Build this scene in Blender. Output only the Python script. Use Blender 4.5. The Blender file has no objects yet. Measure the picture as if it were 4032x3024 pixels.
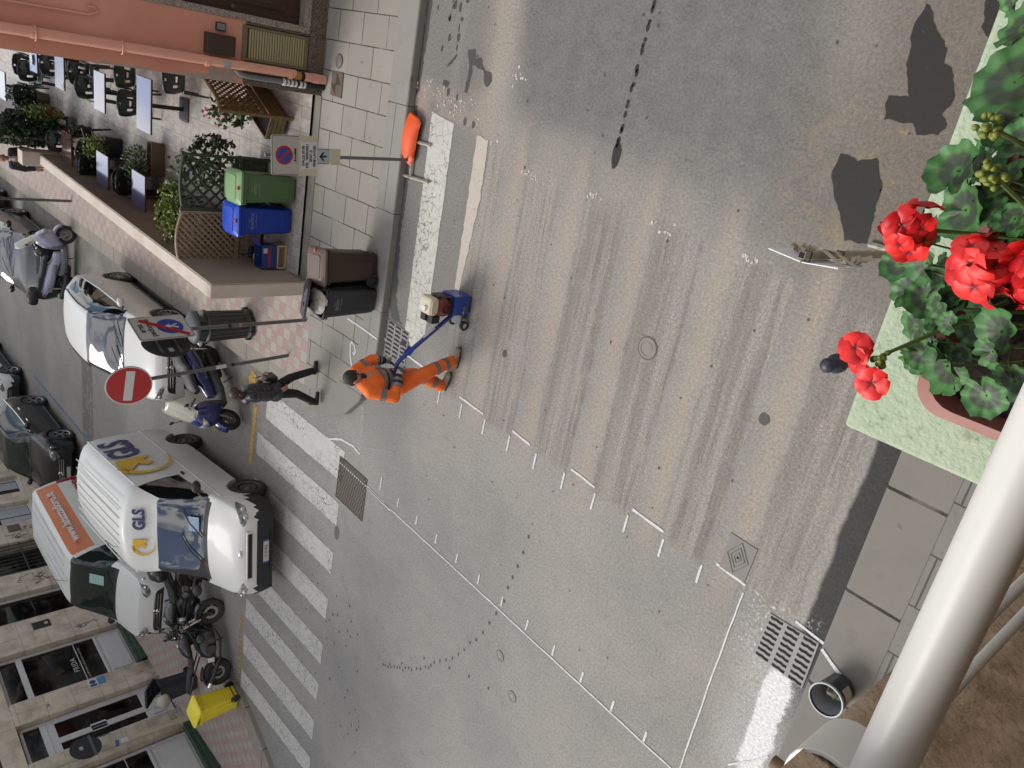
import bpy, bmesh, math, random
from mathutils import Vector, Matrix, noise as mnoise
R = math.radians
rnd = random.Random(11)
scn = bpy.context.scene
COL = scn.collection
CAMZ, SL, XF = 6.35, .055, -10.0
def gz(x): return max(0.0, SL * (XF - x))

# ---------------------------------------------------------------- camera
cam = bpy.data.cameras.new("camera"); cam_o = bpy.data.objects.new("camera", cam); COL.objects.link(cam_o)
cam.sensor_fit = 'HORIZONTAL'; cam.sensor_width = 36.0; cam.lens = 3028 / 4032 * 36
cam.clip_start = .05; cam.clip_end = 2000
_R = ((.65005514, .38297504, -.65632189), (.17872096, -.91653590, -.35779988), (-.73857101, .11529118, -.66424454))
m = Matrix.Identity(4)
for i in range(3):
    m[i][0] = _R[i][0]; m[i][1] = -_R[i][1]; m[i][2] = -_R[i][2]
m[2][3] = CAMZ
cam_o.matrix_world = m
scn.camera = cam_o

# ---------------------------------------------------------------- sky, sun, exposure
SUN_EL, SUN_AZ = R(47), R(206)           # azimuth clockwise from +Y
world = bpy.data.worlds.new("World"); scn.world = world; world.use_nodes = True
wt = world.node_tree; wt.nodes.clear()
wo = wt.nodes.new("ShaderNodeOutputWorld"); wb = wt.nodes.new("ShaderNodeBackground"); wb.inputs[1].default_value = .10
sky = wt.nodes.new("ShaderNodeTexSky"); sky.sky_type = 'NISHITA'; sky.sun_disc = False
sky.sun_elevation = SUN_EL; sky.sun_rotation = SUN_AZ; sky.dust_density = 1.5
tc = wt.nodes.new("ShaderNodeTexCoord")
mp = wt.nodes.new("ShaderNodeMapping"); mp.inputs['Scale'].default_value = (1, 1, 1.6)
n1 = wt.nodes.new("ShaderNodeTexNoise"); n1.inputs['Scale'].default_value = 6.5; n1.inputs['Detail'].default_value = 7; n1.inputs['Roughness'].default_value = .58
cr = wt.nodes.new("ShaderNodeMapRange"); cr.interpolation_type = 'SMOOTHSTEP'
cr.inputs[1].default_value = .43; cr.inputs[2].default_value = .56
mx = wt.nodes.new("ShaderNodeMix"); mx.data_type = 'RGBA'; mx.inputs[7].default_value = (8.2, 8.0, 7.7, 1)
wt.links.new(tc.outputs['Generated'], mp.inputs[0]); wt.links.new(mp.outputs[0], n1.inputs[0]); wt.links.new(n1.outputs[0], cr.inputs[0])
wt.links.new(cr.outputs[0], mx.inputs[0]); wt.links.new(sky.outputs[0], mx.inputs[6]); wt.links.new(mx.outputs[2], wb.inputs[0]); wt.links.new(wb.outputs[0], wo.inputs[0])
sun = bpy.data.lights.new("sun", 'SUN'); sun.energy = 1.7; sun.angle = R(30); sun.color = (1, .96, .9)
so = bpy.data.objects.new("sun", sun); COL.objects.link(so)
sd = Vector((math.sin(SUN_AZ) * math.cos(SUN_EL), math.cos(SUN_AZ) * math.cos(SUN_EL), math.sin(SUN_EL)))
so.rotation_euler = sd.to_track_quat('Z', 'Y').to_euler(); so.location = (0, 0, 60)
scn.view_settings.view_transform = 'Standard'; scn.view_settings.look = 'None'
scn.view_settings.exposure = .95; scn.view_settings.gamma = 1
try:
    scn.cycles.max_bounces = 6; scn.cycles.transparent_max_bounces = 16
except Exception: pass

# ---------------------------------------------------------------- node helper
def lin(c):
    return tuple((x / 12.92 if x <= .04045 else ((x + .055) / 1.055) ** 2.4) for x in c)
def S(r, g, b, k=.66):                   # a colour read off the photo (0..255) as an albedo
    return tuple(x * k for x in lin((r / 255, g / 255, b / 255)))
class NT:
    def __init__(s, name):
        s.m = bpy.data.materials.new(name); s.m.use_nodes = True; s.t = s.m.node_tree
        s.b = s.t.nodes['Principled BSDF']; s.out = s.t.nodes['Material Output']; s._pos = None
    def n(s, ty, **k):
        o = s.t.nodes.new(ty)
        for a, v in k.items(): setattr(o, a, v)
        return o
    def put(s, sock, v):
        if v is None: return
        if isinstance(v, bpy.types.NodeSocket): s.t.links.new(v, sock)
        else:
            if hasattr(sock.default_value, '__len__') and not hasattr(v, '__len__'): v = (v,) * len(sock.default_value)
            if hasattr(v, '__len__') and len(v) == 3 and len(sock.default_value) == 4: v = tuple(v) + (1,)
            sock.default_value = v
    def math(s, op, a, b=None, c=None, clamp=False):
        o = s.n('ShaderNodeMath', operation=op); o.use_clamp = clamp
        s.put(o.inputs[0], a); s.put(o.inputs[1], b)
        if c is not None: s.put(o.inputs[2], c)
        return o.outputs[0]
    def add(s, a, b): return s.math('ADD', a, b)
    def sub(s, a, b): return s.math('SUBTRACT', a, b)
    def mul(s, *a):
        r = a[0]
        for b in a[1:]: r = s.math('MULTIPLY', r, b)
        return r
    def mx(s, a, b): return s.math('MAXIMUM', a, b)
    def inv(s, a): return s.math('SUBTRACT', 1.0, a)
    def step(s, v, a, b):                # smooth 0..1 while v goes a..b (a may exceed b)
        o = s.n('ShaderNodeMapRange', interpolation_type='SMOOTHSTEP'); s.put(o.inputs[0], v)
        if a < b: o.inputs[1].default_value = a; o.inputs[2].default_value = b
        else:
            o.inputs[1].default_value = b; o.inputs[2].default_value = a; o.inputs[3].default_value = 1; o.inputs[4].default_value = 0
        return o.outputs[0]
    def band(s, v, a, b, w): return s.mul(s.step(v, a - w, a + w), s.step(v, b + w, b - w))
    def mix(s, f, a, b, blend='MIX'):
        o = s.n('ShaderNodeMix', data_type='RGBA', blend_type=blend); s.put(o.inputs[0], f); s.put(o.inputs[6], a); s.put(o.inputs[7], b)
        return o.outputs[2]
    def pos(s):
        if s._pos is None:
            g = s.n('ShaderNodeTexCoord'); s._pos = g.outputs['Object']
        return s._pos
    def xyz(s, v=None):
        o = s.n('ShaderNodeSeparateXYZ'); s.put(o.inputs[0], v if v is not None else s.pos()); return o.outputs
    def vec(s, x, y, z=0.0):
        o = s.n('ShaderNodeCombineXYZ'); s.put(o.inputs[0], x); s.put(o.inputs[1], y); s.put(o.inputs[2], z); return o.outputs[0]
    def noise(s, scale, detail=3, rough=.55, v=None, col=False):
        o = s.n('ShaderNodeTexNoise'); s.put(o.inputs['Vector'], v if v is not None else s.pos())
        o.inputs['Scale'].default_value = scale; o.inputs['Detail'].default_value = detail; o.inputs['Roughness'].default_value = rough
        return o.outputs[1 if col else 0]
    def map(s, scale, v=None, rot=(0, 0, 0), loc=(0, 0, 0)):
        o = s.n('ShaderNodeMapping'); s.put(o.inputs[0], v if v is not None else s.pos())
        o.inputs['Scale'].default_value = scale; o.inputs['Rotation'].default_value = rot; o.inputs['Location'].default_value = loc
        return o.outputs[0]
    def voro(s, scale, feature='F1', v=None, out=0, rnd=1.0):
        o = s.n('ShaderNodeTexVoronoi', feature=feature); s.put(o.inputs['Vector'], v if v is not None else s.pos())
        o.inputs['Scale'].default_value = scale; o.inputs['Randomness'].default_value = rnd
        return o.outputs[out]
    def brick(s, v, w, h, mortar=.01, off=.5, smooth=.1, c1=(0, 0, 0), c2=(1, 1, 1), cm=(.5, .5, .5), bias=0):
        o = s.n('ShaderNodeTexBrick'); s.put(o.inputs['Vector'], v); o.offset = off
        s.put(o.inputs[1], c1); s.put(o.inputs[2], c2); s.put(o.inputs[3], cm)
        o.inputs['Scale'].default_value = 1; o.inputs['Mortar Size'].default_value = mortar; o.inputs['Mortar Smooth'].default_value = smooth
        o.inputs['Brick Width'].default_value = w; o.inputs['Row Height'].default_value = h; o.inputs['Bias'].default_value = bias
        return o.outputs       # Color, Fac
    def bump(s, h, strength=.3, dist=.01):
        o = s.n('ShaderNodeBump'); o.inputs['Strength'].default_value = strength; o.inputs['Distance'].default_value = dist
        s.put(o.inputs['Height'], h); s.t.links.new(o.outputs[0], s.b.inputs['Normal'])
    def fin(s, col=None, rough=None, metal=None, alpha=None, ior=None, coat=None, spec=None, sheen=None):
        s.put(s.b.inputs['Base Color'], col); s.put(s.b.inputs['Roughness'], rough); s.put(s.b.inputs['Metallic'], metal)
        s.put(s.b.inputs['Alpha'], alpha); s.put(s.b.inputs['IOR'], ior)
        if coat is not None: s.b.inputs['Coat Weight'].default_value = coat; s.b.inputs['Coat Roughness'].default_value = .06
        if spec is not None: s.put(s.b.inputs['Specular IOR Level'], spec)
        return s.m
MATS = {}
def mat(name, c, rough=.5, metal=0.0, var=.08, vs=6.0, bump=0, bs=40.0, coat=None, ior=None, spec=None, dirt=0):
    """plain surface with a little uneven tone, dust and relief"""
    if name in MATS: return MATS[name]
    t = NT(name)
    f = t.noise(vs, 4)
    k = t.math('MULTIPLY_ADD', f, 2 * var, 1 - var)
    v = t.vec(k, k, k)
    col = t.mix(1.0, c, v, 'MULTIPLY')
    if dirt:
        d = t.step(t.noise(vs * .6, 6, .65), .5, .75)
        col = t.mix(t.mul(d, dirt), col, (.10, .09, .075))
    r = t.math('MULTIPLY_ADD', t.noise(vs * 2.3, 3), .16, rough - .08, clamp=True)
    if bump: t.bump(t.noise(bs, 3), bump, .006)
    MATS[name] = t.fin(col, r, metal, coat=coat, ior=ior, spec=spec)
    return MATS[name]

# ---------------------------------------------------------------- mesh helper
class MB:
    def __init__(s): s.v = []; s.f = []; s.m = []; s.cur = 0
    def mi(s, i): s.cur = i; return s
    def add(s, vs, fs, X=None):
        o = len(s.v)
        s.v += [tuple(X @ Vector(p)) if X is not None else tuple(p) for p in vs]
        for f in fs: s.f.append([i + o for i in f]); s.m.append(s.cur)
        return s
    def box(s, c, d, X=None, rz=0, tap=1.0):
        x, y, z = d[0] / 2, d[1] / 2, d[2] / 2
        p = [(-x, -y, -z), (x, -y, -z), (x, y, -z), (-x, y, -z), (-x * tap, -y * tap, z), (x * tap, -y * tap, z), (x * tap, y * tap, z), (-x * tap, y * tap, z)]
        cc, ss = math.cos(rz), math.sin(rz)
        p = [(c[0] + a * cc - b * ss, c[1] + a * ss + b * cc, c[2] + e) for a, b, e in p]
        return s.add(p, [(3, 2, 1, 0), (4, 5, 6, 7), (0, 1, 5, 4), (1, 2, 6, 5), (2, 3, 7, 6), (3, 0, 4, 7)], X)
    def b2(s, a, b, X=None):             # box from corner to corner
        return s.box([(a[i] + b[i]) / 2 for i in range(3)], [abs(b[i] - a[i]) for i in range(3)], X)
    def tube(s, pts, r, n=8, closed=False, cap=True, flat=None):
        pts = [Vector(p) for p in pts]; N = len(pts); rs = r if isinstance(r, (list, tuple)) else [r] * N
        rings = []; up = None
        for i, p in enumerate(pts):
            if closed: d = pts[(i + 1) % N] - pts[i - 1]
            else: d = pts[min(i + 1, N - 1)] - pts[max(i - 1, 0)]
            d.normalize()
            if up is None:
                up = Vector((0, 0, 1)) if abs(d.z) < .9 else Vector((1, 0, 0))
            a = up - d * up.dot(d)
            if a.length < 1e-5: a = Vector((0, 1, 0))
            a.normalize(); b = d.cross(a); up = a
            fa, fb = flat if flat else (1, 1)
            rings.append([p + (a * math.cos(t) * fa + b * math.sin(t) * fb) * rs[i] for t in [2 * math.pi * k / n for k in range(n)]])
        vs = [q for g in rings for q in g]; fs = []
        M = N if closed else N - 1
        for i in range(M):
            j = (i + 1) % N
            for k in range(n): fs.append((i * n + k, i * n + (k + 1) % n, j * n + (k + 1) % n, j * n + k))
        if cap and not closed: fs += [tuple(range(n - 1, -1, -1)), tuple((N - 1) * n + k for k in range(n))]
        return s.add(vs, fs)
    def cyl(s, a, b, r, r2=None, n=16, cap=True): return s.tube([a, b], [r, r if r2 is None else r2], n, cap=cap)
    def lathe(s, prof, c=(0, 0, 0), n=24, X=None, arc=2 * math.pi):
        vs, fs = [], []; P = len(prof)
        for k in range(n):
            t = arc * k / n
            for r, z in prof: vs.append((c[0] + r * math.cos(t), c[1] + r * math.sin(t), c[2] + z))
        for k in range(n):
            for i in range(P - 1):
                a, b = k * P + i, ((k + 1) % n) * P + i
                fs.append((a, b, b + 1, a + 1))
        return s.add(vs, fs, X)
    def prism(s, pts, h0, h1, X=None):   # polygon in xy, extruded along z
        n = len(pts)
        vs = [(x, y, h0) for x, y in pts] + [(x, y, h1) for x, y in pts]
        fs = [tuple(range(n - 1, -1, -1)), tuple(range(n, 2 * n))] + [(i, (i + 1) % n, n + (i + 1) % n, n + i) for i in range(n)]
        return s.add(vs, fs, X)
    def grid(s, rows, closed=False):
        n = len(rows[0]); vs = [p for r in rows for p in r]; fs = []
        for i in range(len(rows) - 1):
            for k in range(n if closed else n - 1):
                fs.append((i * n + k, i * n + (k + 1) % n, (i + 1) * n + (k + 1) % n, (i + 1) * n + k))
        return s.add(vs, fs)
    def ball(s, c, r, n=12, k=8, X=None):
        r = r if hasattr(r, '__len__') else (r, r, r); vs = [(c[0], c[1], c[2] - r[2])]; fs = []
        for i in range(1, k):
            a = -math.pi / 2 + math.pi * i / k
            for j in range(n):
                t = 2 * math.pi * j / n
                vs.append((c[0] + r[0] * math.cos(a) * math.cos(t), c[1] + r[1] * math.cos(a) * math.sin(t), c[2] + r[2] * math.sin(a)))
        vs.append((c[0], c[1], c[2] + r[2])); L = len(vs) - 1
        for j in range(n):
            fs.append((0, 1 + (j + 1) % n, 1 + j)); fs.append((L, 1 + (k - 2) * n + j, 1 + (k - 2) * n + (j + 1) % n))
            for i in range(k - 2):
                a = 1 + i * n + j; b = 1 + i * n + (j + 1) % n
                fs.append((a, b, b + n, a + n))
        return s.add(vs, fs, X)
    def build(s, name, m, parent=None, smooth=False, bevel=0, seg=2, sub=0, fixn=True):
        me = bpy.data.meshes.new(name); me.from_pydata(s.v, [], s.f)
        ms = m if isinstance(m, (list, tuple)) else [m]
        for x in ms: me.materials.append(x)
        if len(ms) > 1: me.polygons.foreach_set('material_index', s.m)
        if fixn:
            bm = bmesh.new(); bm.from_mesh(me); bmesh.ops.recalc_face_normals(bm, faces=bm.faces); bm.to_mesh(me); bm.free()
        o = bpy.data.objects.new(name, me); COL.objects.link(o)
        if parent: o.parent = parent
        if smooth:
            me.polygons.foreach_set('use_smooth', [True] * len(me.polygons))
        if bevel:
            b = o.modifiers.new('bevel', 'BEVEL'); b.width = bevel; b.segments = seg; b.limit_method = 'ANGLE'; b.angle_limit = R(35)
        if sub:
            b = o.modifiers.new('sub', 'SUBSURF'); b.levels = sub; b.render_levels = sub
        if smooth and not sub:
            try: me.set_sharp_from_angle(angle=R(42))
            except Exception: pass
        return o
def tag(o, label, cat, group=None, kind=None):
    if label: o['label'] = label
    if cat: o['category'] = cat
    if group: o['group'] = group
    if kind: o['kind'] = kind
    return o
def thing(name, label, cat, loc=(0, 0, 0), rz=0, group=None, pitch=0, roll=0):
    o = bpy.data.objects.new(name, None); COL.objects.link(o); o.empty_display_size = .2
    o.location = loc; o.rotation_euler = (roll, pitch, rz)
    return tag(o, label, cat, group)
def struct(o): o['kind'] = 'structure'; return o
def dup(root, loc, rz=None, label=None):
    def cp(o, p):
        c = o.copy(); COL.objects.link(c)
        if p: c.parent = p
        for ch in [x for x in bpy.data.objects if x.parent == o and x != c]: cp(ch, c)
        return c
    r = cp(root, None); r.location = loc
    if rz is not None: r.rotation_euler[2] = rz
    if label: r['label'] = label
    return r
def text(name, body, size, m, parent, X, ext=.002, align='CENTER', sx=1.0, bold=0.0, space=1.0):
    """lettering as real mesh lying in the local xy plane of X"""
    cu = bpy.data.curves.new(name, 'FONT'); cu.body = body; cu.size = size; cu.extrude = ext; cu.align_x = align; cu.align_y = 'CENTER'; cu.offset = bold; cu.space_character = space
    cu.resolution_u = 3
    t = bpy.data.objects.new('tmp', cu); COL.objects.link(t)
    dg = bpy.context.evaluated_depsgraph_get(); me = bpy.data.meshes.new_from_object(t.evaluated_get(dg))
    bpy.data.objects.remove(t)
    me.transform(X @ Matrix.Diagonal((sx, 1, 1, 1))); me.materials.clear(); me.materials.append(m)
    o = bpy.data.objects.new(name, me); COL.objects.link(o)
    if parent: o.parent = parent
    return o
def frame(o, x, y):                      # matrix from origin, x axis, y axis
    x = Vector(x).normalized(); z = x.cross(Vector(y)).normalized(); y = z.cross(x)
    M = Matrix.Identity(4)
    for i in range(3): M[i][0] = x[i]; M[i][1] = y[i]; M[i][2] = z[i]; M[i][3] = o[i]
    return M
def sheet(name, polys, m, dz=.004, kind='structure', cut=True, thick=0):
    """flat marking lying on the sloping ground"""
    bm = bmesh.new()
    for pts in polys:
        vs = [bm.verts.new((x, y, 0)) for x, y in pts]
        try: bm.faces.new(vs)
        except Exception: pass
    bmesh.ops.triangulate(bm, faces=bm.faces)
    if cut:
        bmesh.ops.bisect_plane(bm, geom=bm.verts[:] + bm.edges[:] + bm.faces[:], plane_co=(XF, 0, 0), plane_no=(1, 0, 0))
    for v in bm.verts: v.co.z = gz(v.co.x) + dz
    bmesh.ops.recalc_face_normals(bm, faces=bm.faces)
    for f in bm.faces:
        if f.normal.z < 0: f.normal_flip()
    me = bpy.data.meshes.new(name); bm.to_mesh(me); bm.free(); me.materials.append(m)
    o = bpy.data.objects.new(name, me); COL.objects.link(o)
    if kind: o['kind'] = kind
    return o
def rough_poly(pts, step=.05, amp=.012, seed=0, freq=9):
    out = []; n = len(pts)
    for i in range(n):
        a, b = Vector(pts[i]), Vector(pts[(i + 1) % n]); L = (b - a).length; k = max(1, int(L / step))
        nrm = Vector((-(b - a).y, (b - a).x)) / max(L, 1e-6)
        for j in range(k):
            p = a + (b - a) * (j / k)
            d = mnoise.noise(Vector((p.x * freq, p.y * freq, seed))) + .5 * mnoise.noise(Vector((p.x * freq * 3, p.y * freq * 3, seed + 7)))
            p = p + nrm * d * amp
            out.append((p.x, p.y))
    return out
def ribbon(pts, w, seed=0, amp=.006):
    """rough painted or chalked line as a polygon"""
    pts = [Vector(p) for p in pts]; L, Rr = [], []
    dense = []
    for i in range(len(pts) - 1):
        k = max(1, int((pts[i + 1] - pts[i]).length / .06))
        dense += [pts[i].lerp(pts[i + 1], j / k) for j in range(k)]
    dense.append(pts[-1])
    polys = []; prev = None
    for i, p in enumerate(dense):
        d = (dense[min(i + 1, len(dense) - 1)] - dense[max(i - 1, 0)]).normalized(); nn = Vector((-d.y, d.x))
        h = w / 2 * (1 + .5 * mnoise.noise(Vector((p.x * 14, p.y * 14, seed))))
        q = p + nn * amp * mnoise.noise(Vector((p.x * 5, p.y * 5, seed + 3)))
        cur = (q + nn * h, q - nn * h)
        if prev: polys.append([tuple(prev[0]), tuple(cur[0]), tuple(cur[1]), tuple(prev[1])])
        prev = cur
    return polys
# ================================================================ ground materials
def asphalt():
    t = NT('asphalt'); p = t.xyz(); x, y = p[0], p[1]
    big = t.noise(.55, 5, .6); med = t.noise(5, 5, .65); grain = t.noise(34, 3, .8); fine = t.noise(120, 1, .6)
    wob = t.mul(t.sub(t.noise(1.6, 4), .5), .16); wob2 = t.mul(t.sub(t.noise(9, 3), .5), .10)
    xs = t.add(t.add(x, wob), wob2); ys = t.add(t.add(y, t.mul(wob, 1.5)), wob2)
    base = t.mix(t.step(big, .3, .7), S(146, 145, 142), S(163, 160, 154))
    base = t.mix(t.mul(t.step(med, .52, .8), .35), base, S(120, 119, 117))
    # side street: a touch browner
    side = t.step(x, -10.5, -14)
    base = t.mix(t.mul(side, .7), base, t.mix(t.step(big, .35, .65), S(138, 134, 128), S(154, 149, 141)))
    # darker untouched asphalt of the upper carriageway, browner near our kerb
    dk = t.mul(t.step(ys, -1.5, .1), t.band(t.add(xs, t.mul(ys, .25)), -7.15, -3.2, .35))
    base = t.mix(t.mul(dk, .88), base, t.mix(t.step(med, .3, .7), S(104, 104, 104), S(121, 120, 118)))
    gutter = t.mul(t.step(xs, -8.0, -8.5), t.step(y, -6, -3.6))
    base = t.mix(t.mul(gutter, .7), base, S(116, 115, 112))
    mid = t.mul(t.step(t.math('ABSOLUTE', t.add(xs, 7.93)), .42, .2), t.step(y, -4, -3))
    base = t.mix(t.mul(mid, .6), base, S(116, 115, 113))
    br = t.mul(t.step(t.add(xs, t.mul(wob, 3)), -4.0, -2.6), t.step(ys, -1.9, -.4))
    base = t.mix(t.mul(br, .85), base, t.mix(med, S(98, 92, 86), S(130, 122, 112)))
    # swept dust lane up the road
    ln = t.mul(t.band(xs, -7.75, -7.3, .22), t.step(ys, -1.0, -.3))
    base = t.mix(t.mul(ln, .75), base, S(168, 160, 149))
    dl = t.mul(t.band(ys, -.62, -.2, .12), t.band(xs, -9.2, -7.2, .2)); base = t.mix(t.mul(dl, t.step(med, .25, .6), .8), base, S(163, 152, 142))
    # milled strips where the old crossing was scraped off
    u = t.math('FRACT', t.add(xs, 8.72))
    ytop = t.math('MULTIPLY_ADD', xs, -.10, -1.46)
    rel = t.sub(ys, ytop)
    iny = t.mul(t.step(rel, .06, -.06), t.step(ys, -4.14, -3.98))
    inx = t.band(xs, -7.5, -2.06, .06)
    strip = t.mul(t.band(u, .03, .60, .035), iny, inx)
    gv = t.mix(.05, t.pos(), t.noise(2.5, 3, col=True)); groove = t.noise(1, 3, .6, v=t.map((6.5, .28, 1), v=gv)); groove2 = t.noise(1, 2, .5, v=t.map((11, .2, 1), v=gv, loc=(3, 0, 0)))
    sc = t.mix(t.step(groove, .35, .62), S(130, 127, 122), S(158, 155, 149))
    sc = t.mix(t.mul(t.band(groove2, .50, .53, .03), t.step(t.noise(2.5, 3), .36, .55), .75), sc, S(86, 83, 79))
    rg = t.math('MULTIPLY_ADD', t.noise(58, 3, .85), 2.6, -.3); sc = t.mix(1.0, sc, t.vec(rg, rg, rg), 'MULTIPLY')
    base = t.mix(t.mul(strip, .9), base, sc)
    edge = t.mul(t.mx(t.band(u, .015, .035, .012), t.band(u, .585, .61, .012)), iny, inx, t.step(t.noise(3, 3), .38, .55)); base = t.mix(t.mul(edge, .22), base, S(92, 88, 84))
    fade = t.mul(t.step(rel, .7, .0), t.step(ys, -4.6, -3.9))
    dust = t.mul(t.mx(t.band(u, .76, .99, .13), t.mul(strip, .25)), fade, t.band(xs, -7.4, -2.0, .2)); base = t.mix(t.mul(dust, .72), base, S(172, 161, 149))
    halo = t.mul(t.band(rel, -.15, .42, .18), t.band(xs, -7.5, -4.4, .25), t.band(u, .05, .75, .25)); base = t.mix(t.mul(halo, .55), base, S(160, 155, 148))
    # yellow old paint film near our kerb
    yl = t.mul(t.step(t.noise(4, 6, .75), .45, .75), t.band(xs, -3.5, -2.5, .2), t.band(ys, -.75, .35, .25)); base = t.mix(t.mul(yl, .5), base, S(170, 150, 105))
    # new black asphalt seam along our kerb
    seam = t.mul(t.step(t.add(x, t.mul(t.sub(t.noise(2.2, 3), .5), .10)), -2.04, -1.99), t.step(y, -1.6, -2.1), t.step(y, -5.6, -4.2)); base = t.mix(t.mul(seam, .93), base, S(52, 52, 53))
    # trench patch across the side street
    tr = t.mul(t.band(x, -22.9, -22.0, .04), t.step(y, -8, -9)); base = t.mix(t.mul(tr, t.step(med, .3, .55), .7), base, S(96, 93, 88))
    oil = t.mul(t.band(xs, -15.5, -13.0, .5), t.step(t.noise(2.2, 4), .45, .7), t.step(ys, -8.5, -6.5)); base = t.mix(t.mul(oil, .5), base, S(88, 84, 78))
    dirtg = t.mul(t.band(ys, -7.0, -5.7, .3), t.step(x, -11.5, -13), t.step(t.noise(1.5, 5), .35, .6)); base = t.mix(t.mul(dirtg, .55), base, S(104, 97, 87))
    # spilt white paint by the drain
    ax = t.add(x, t.math('MULTIPLY_ADD', y, -.55, -2.75 + 2.08 + .17)); blob = t.mul(t.step(t.math('ABSOLUTE', t.add(t.add(x, 2.03), t.mul(wob, 1.2))), .24, .03), t.band(ys, -5.9, -4.55, .2))
    halo2 = t.mul(t.step(t.math('ABSOLUTE', t.add(x, 2.15)), .5, .1), t.band(ys, -6.0, -4.5, .3))
    pn_ = t.noise(20, 6, .8); base = t.mix(t.mul(t.mx(t.step(t.add(blob, t.mul(t.sub(pn_, .5), 1.3)), .35, .75), t.mul(halo2, t.step(t.noise(60, 3, .8), .35, .7), .45)), .95), base, S(238, 240, 243))
    pf = t.mul(t.step(t.noise(26, 4, .75), .52, .68), t.band(xs, -2.6, -1.9, .1), t.band(ys, -4.7, -3.95, .1)); base = t.mix(pf, base, S(215, 217, 222))
    g = t.math('MULTIPLY_ADD', grain, 1.5, .27); g2 = t.math('MULTIPLY_ADD', fine, .8, .62); gg = t.mul(g, g2)
    base = t.mix(1.0, base, t.vec(gg, gg, gg), 'MULTIPLY')
    spk = t.step(t.voro(60), .12, .05); base = t.mix(t.mul(spk, t.step(t.noise(19, 2), .55, .62), .6), base, S(200, 198, 192))
    t.bump(t.add(t.mul(grain, .5), t.mul(t.mul(groove, strip), .9)), .55, .012)
    return t.fin(base, t.math('MULTIPLY_ADD', med, .2, .72), spec=.3)
M_ASPH = asphalt()
def stripe_paint():
    t = NT('road_paint_white'); cr_ = t.voro(7, 'DISTANCE_TO_EDGE', v=t.map((1, 1, 1), v=t.mix(.06, t.pos(), t.noise(8, 3, col=True))))
    crack = t.mul(t.step(cr_, .035, .006), t.step(t.noise(1.3, 3), .36, .5))
    wear = t.step(t.noise(17, 6, .72), .55, .63); wear = t.mul(wear, t.step(t.noise(1.1, 3), .42, .62))
    thin = t.mul(t.step(t.noise(3.1, 5, .7), .5, .72), .45)
    c = t.mix(t.noise(9, 4), S(196, 195, 190), S(219, 217, 211)); c = t.mix(thin, c, S(165, 163, 158))
    c = t.mix(t.mul(crack, .75), c, S(110, 106, 100))
    t.bump(t.noise(90, 2), .3, .004)
    return t.fin(c, .65, alpha=t.inv(t.mul(wear, .92)))
M_STRIPE = stripe_paint()
def thin_paint(name, c, lo=.42, hi=.6, sc=26, alpha=1.0):
    t = NT(name); a = t.mul(t.step(t.noise(sc, 5, .7), lo, hi), alpha)
    return t.fin(t.mix(t.noise(8, 3), c, tuple(v * .85 for v in c)), .7, alpha=a)
M_CHALK = thin_paint('chalk', S(238, 240, 242), .25, .5, 60)
M_CHALKF = thin_paint('chalk_faint', S(215, 217, 220), .35, .7, 30, .55)
M_YELLOW = thin_paint('road_paint_yellow', S(218, 170, 82), .30, .5, 22)
M_BLUEM = thin_paint('blue_marker', S(120, 150, 190), .35, .6, 12, .7)
M_WET = thin_paint('wet_asphalt', S(40, 38, 35), .18, .42, 16, .88)
M_WETF = thin_paint('damp_asphalt', S(88, 87, 85), .15, .4, 12, .85)
M_FLAKE = mat('paint_flakes', S(216, 212, 204), .8)
def slabs(name, c1, c2, w, h, loc, joint=(70, 66, 60), off=.5, jw=.008, vx=None, dark=.35):
    t = NT(name); v = t.map((1, 1, 1), loc=loc)
    if vx: v = t.map((1, 1, 1), loc=loc, rot=(0, 0, vx))
    v = t.mix(.006, v, t.noise(6, 3, col=True))
    b = t.brick(v, w, h, jw, off, .2, (0.1, .1, .1), (.9, .9, .9))
    k = t.math('MULTIPLY_ADD', t.noise(2.3, 6, .65), .6, t.mul(b[0], .4))
    c = t.mix(k, c1, c2)
    st = t.step(t.noise(4.5, 6, .7), .55, .8); c = t.mix(t.mul(st, dark), c, S(104, 99, 90))
    sp = t.step(t.voro(3.2), .16, .1); c = t.mix(t.mul(sp, t.step(t.noise(7, 2), .5, .6), .5), c, S(90, 88, 84))
    jo = t.mul(b[1], t.step(t.noise(2, 3), .25, .5)); c = t.mix(jo, c, S(*joint))
    t.bump(t.sub(t.noise(70, 3), t.mul(b[1], 1.5)), .35, .006)
    return t.fin(c, .8, spec=.3)
M_SLAB = slabs('paving_slabs', S(150, 146, 138), S(172, 168, 160), .60, .423, (.1, .30, 0))
M_KERBX = slabs('kerb_stone', S(140, 138, 133), S(165, 163, 158), 3.0, 1.45, (.3, .52, 0), jw=.006)
M_KERBY = slabs('kerb_stone_side', S(146, 139, 127), S(170, 164, 152), .85, 5.0, (.3, 2.0, 0), off=.0, jw=.009, dark=.5)
M_BIGSLAB = slabs('stone_slabs', S(118, 116, 112), S(146, 143, 137), 3.0, 1.0, (.9, .42, 0), jw=.016, joint=(60, 57, 50))
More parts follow.
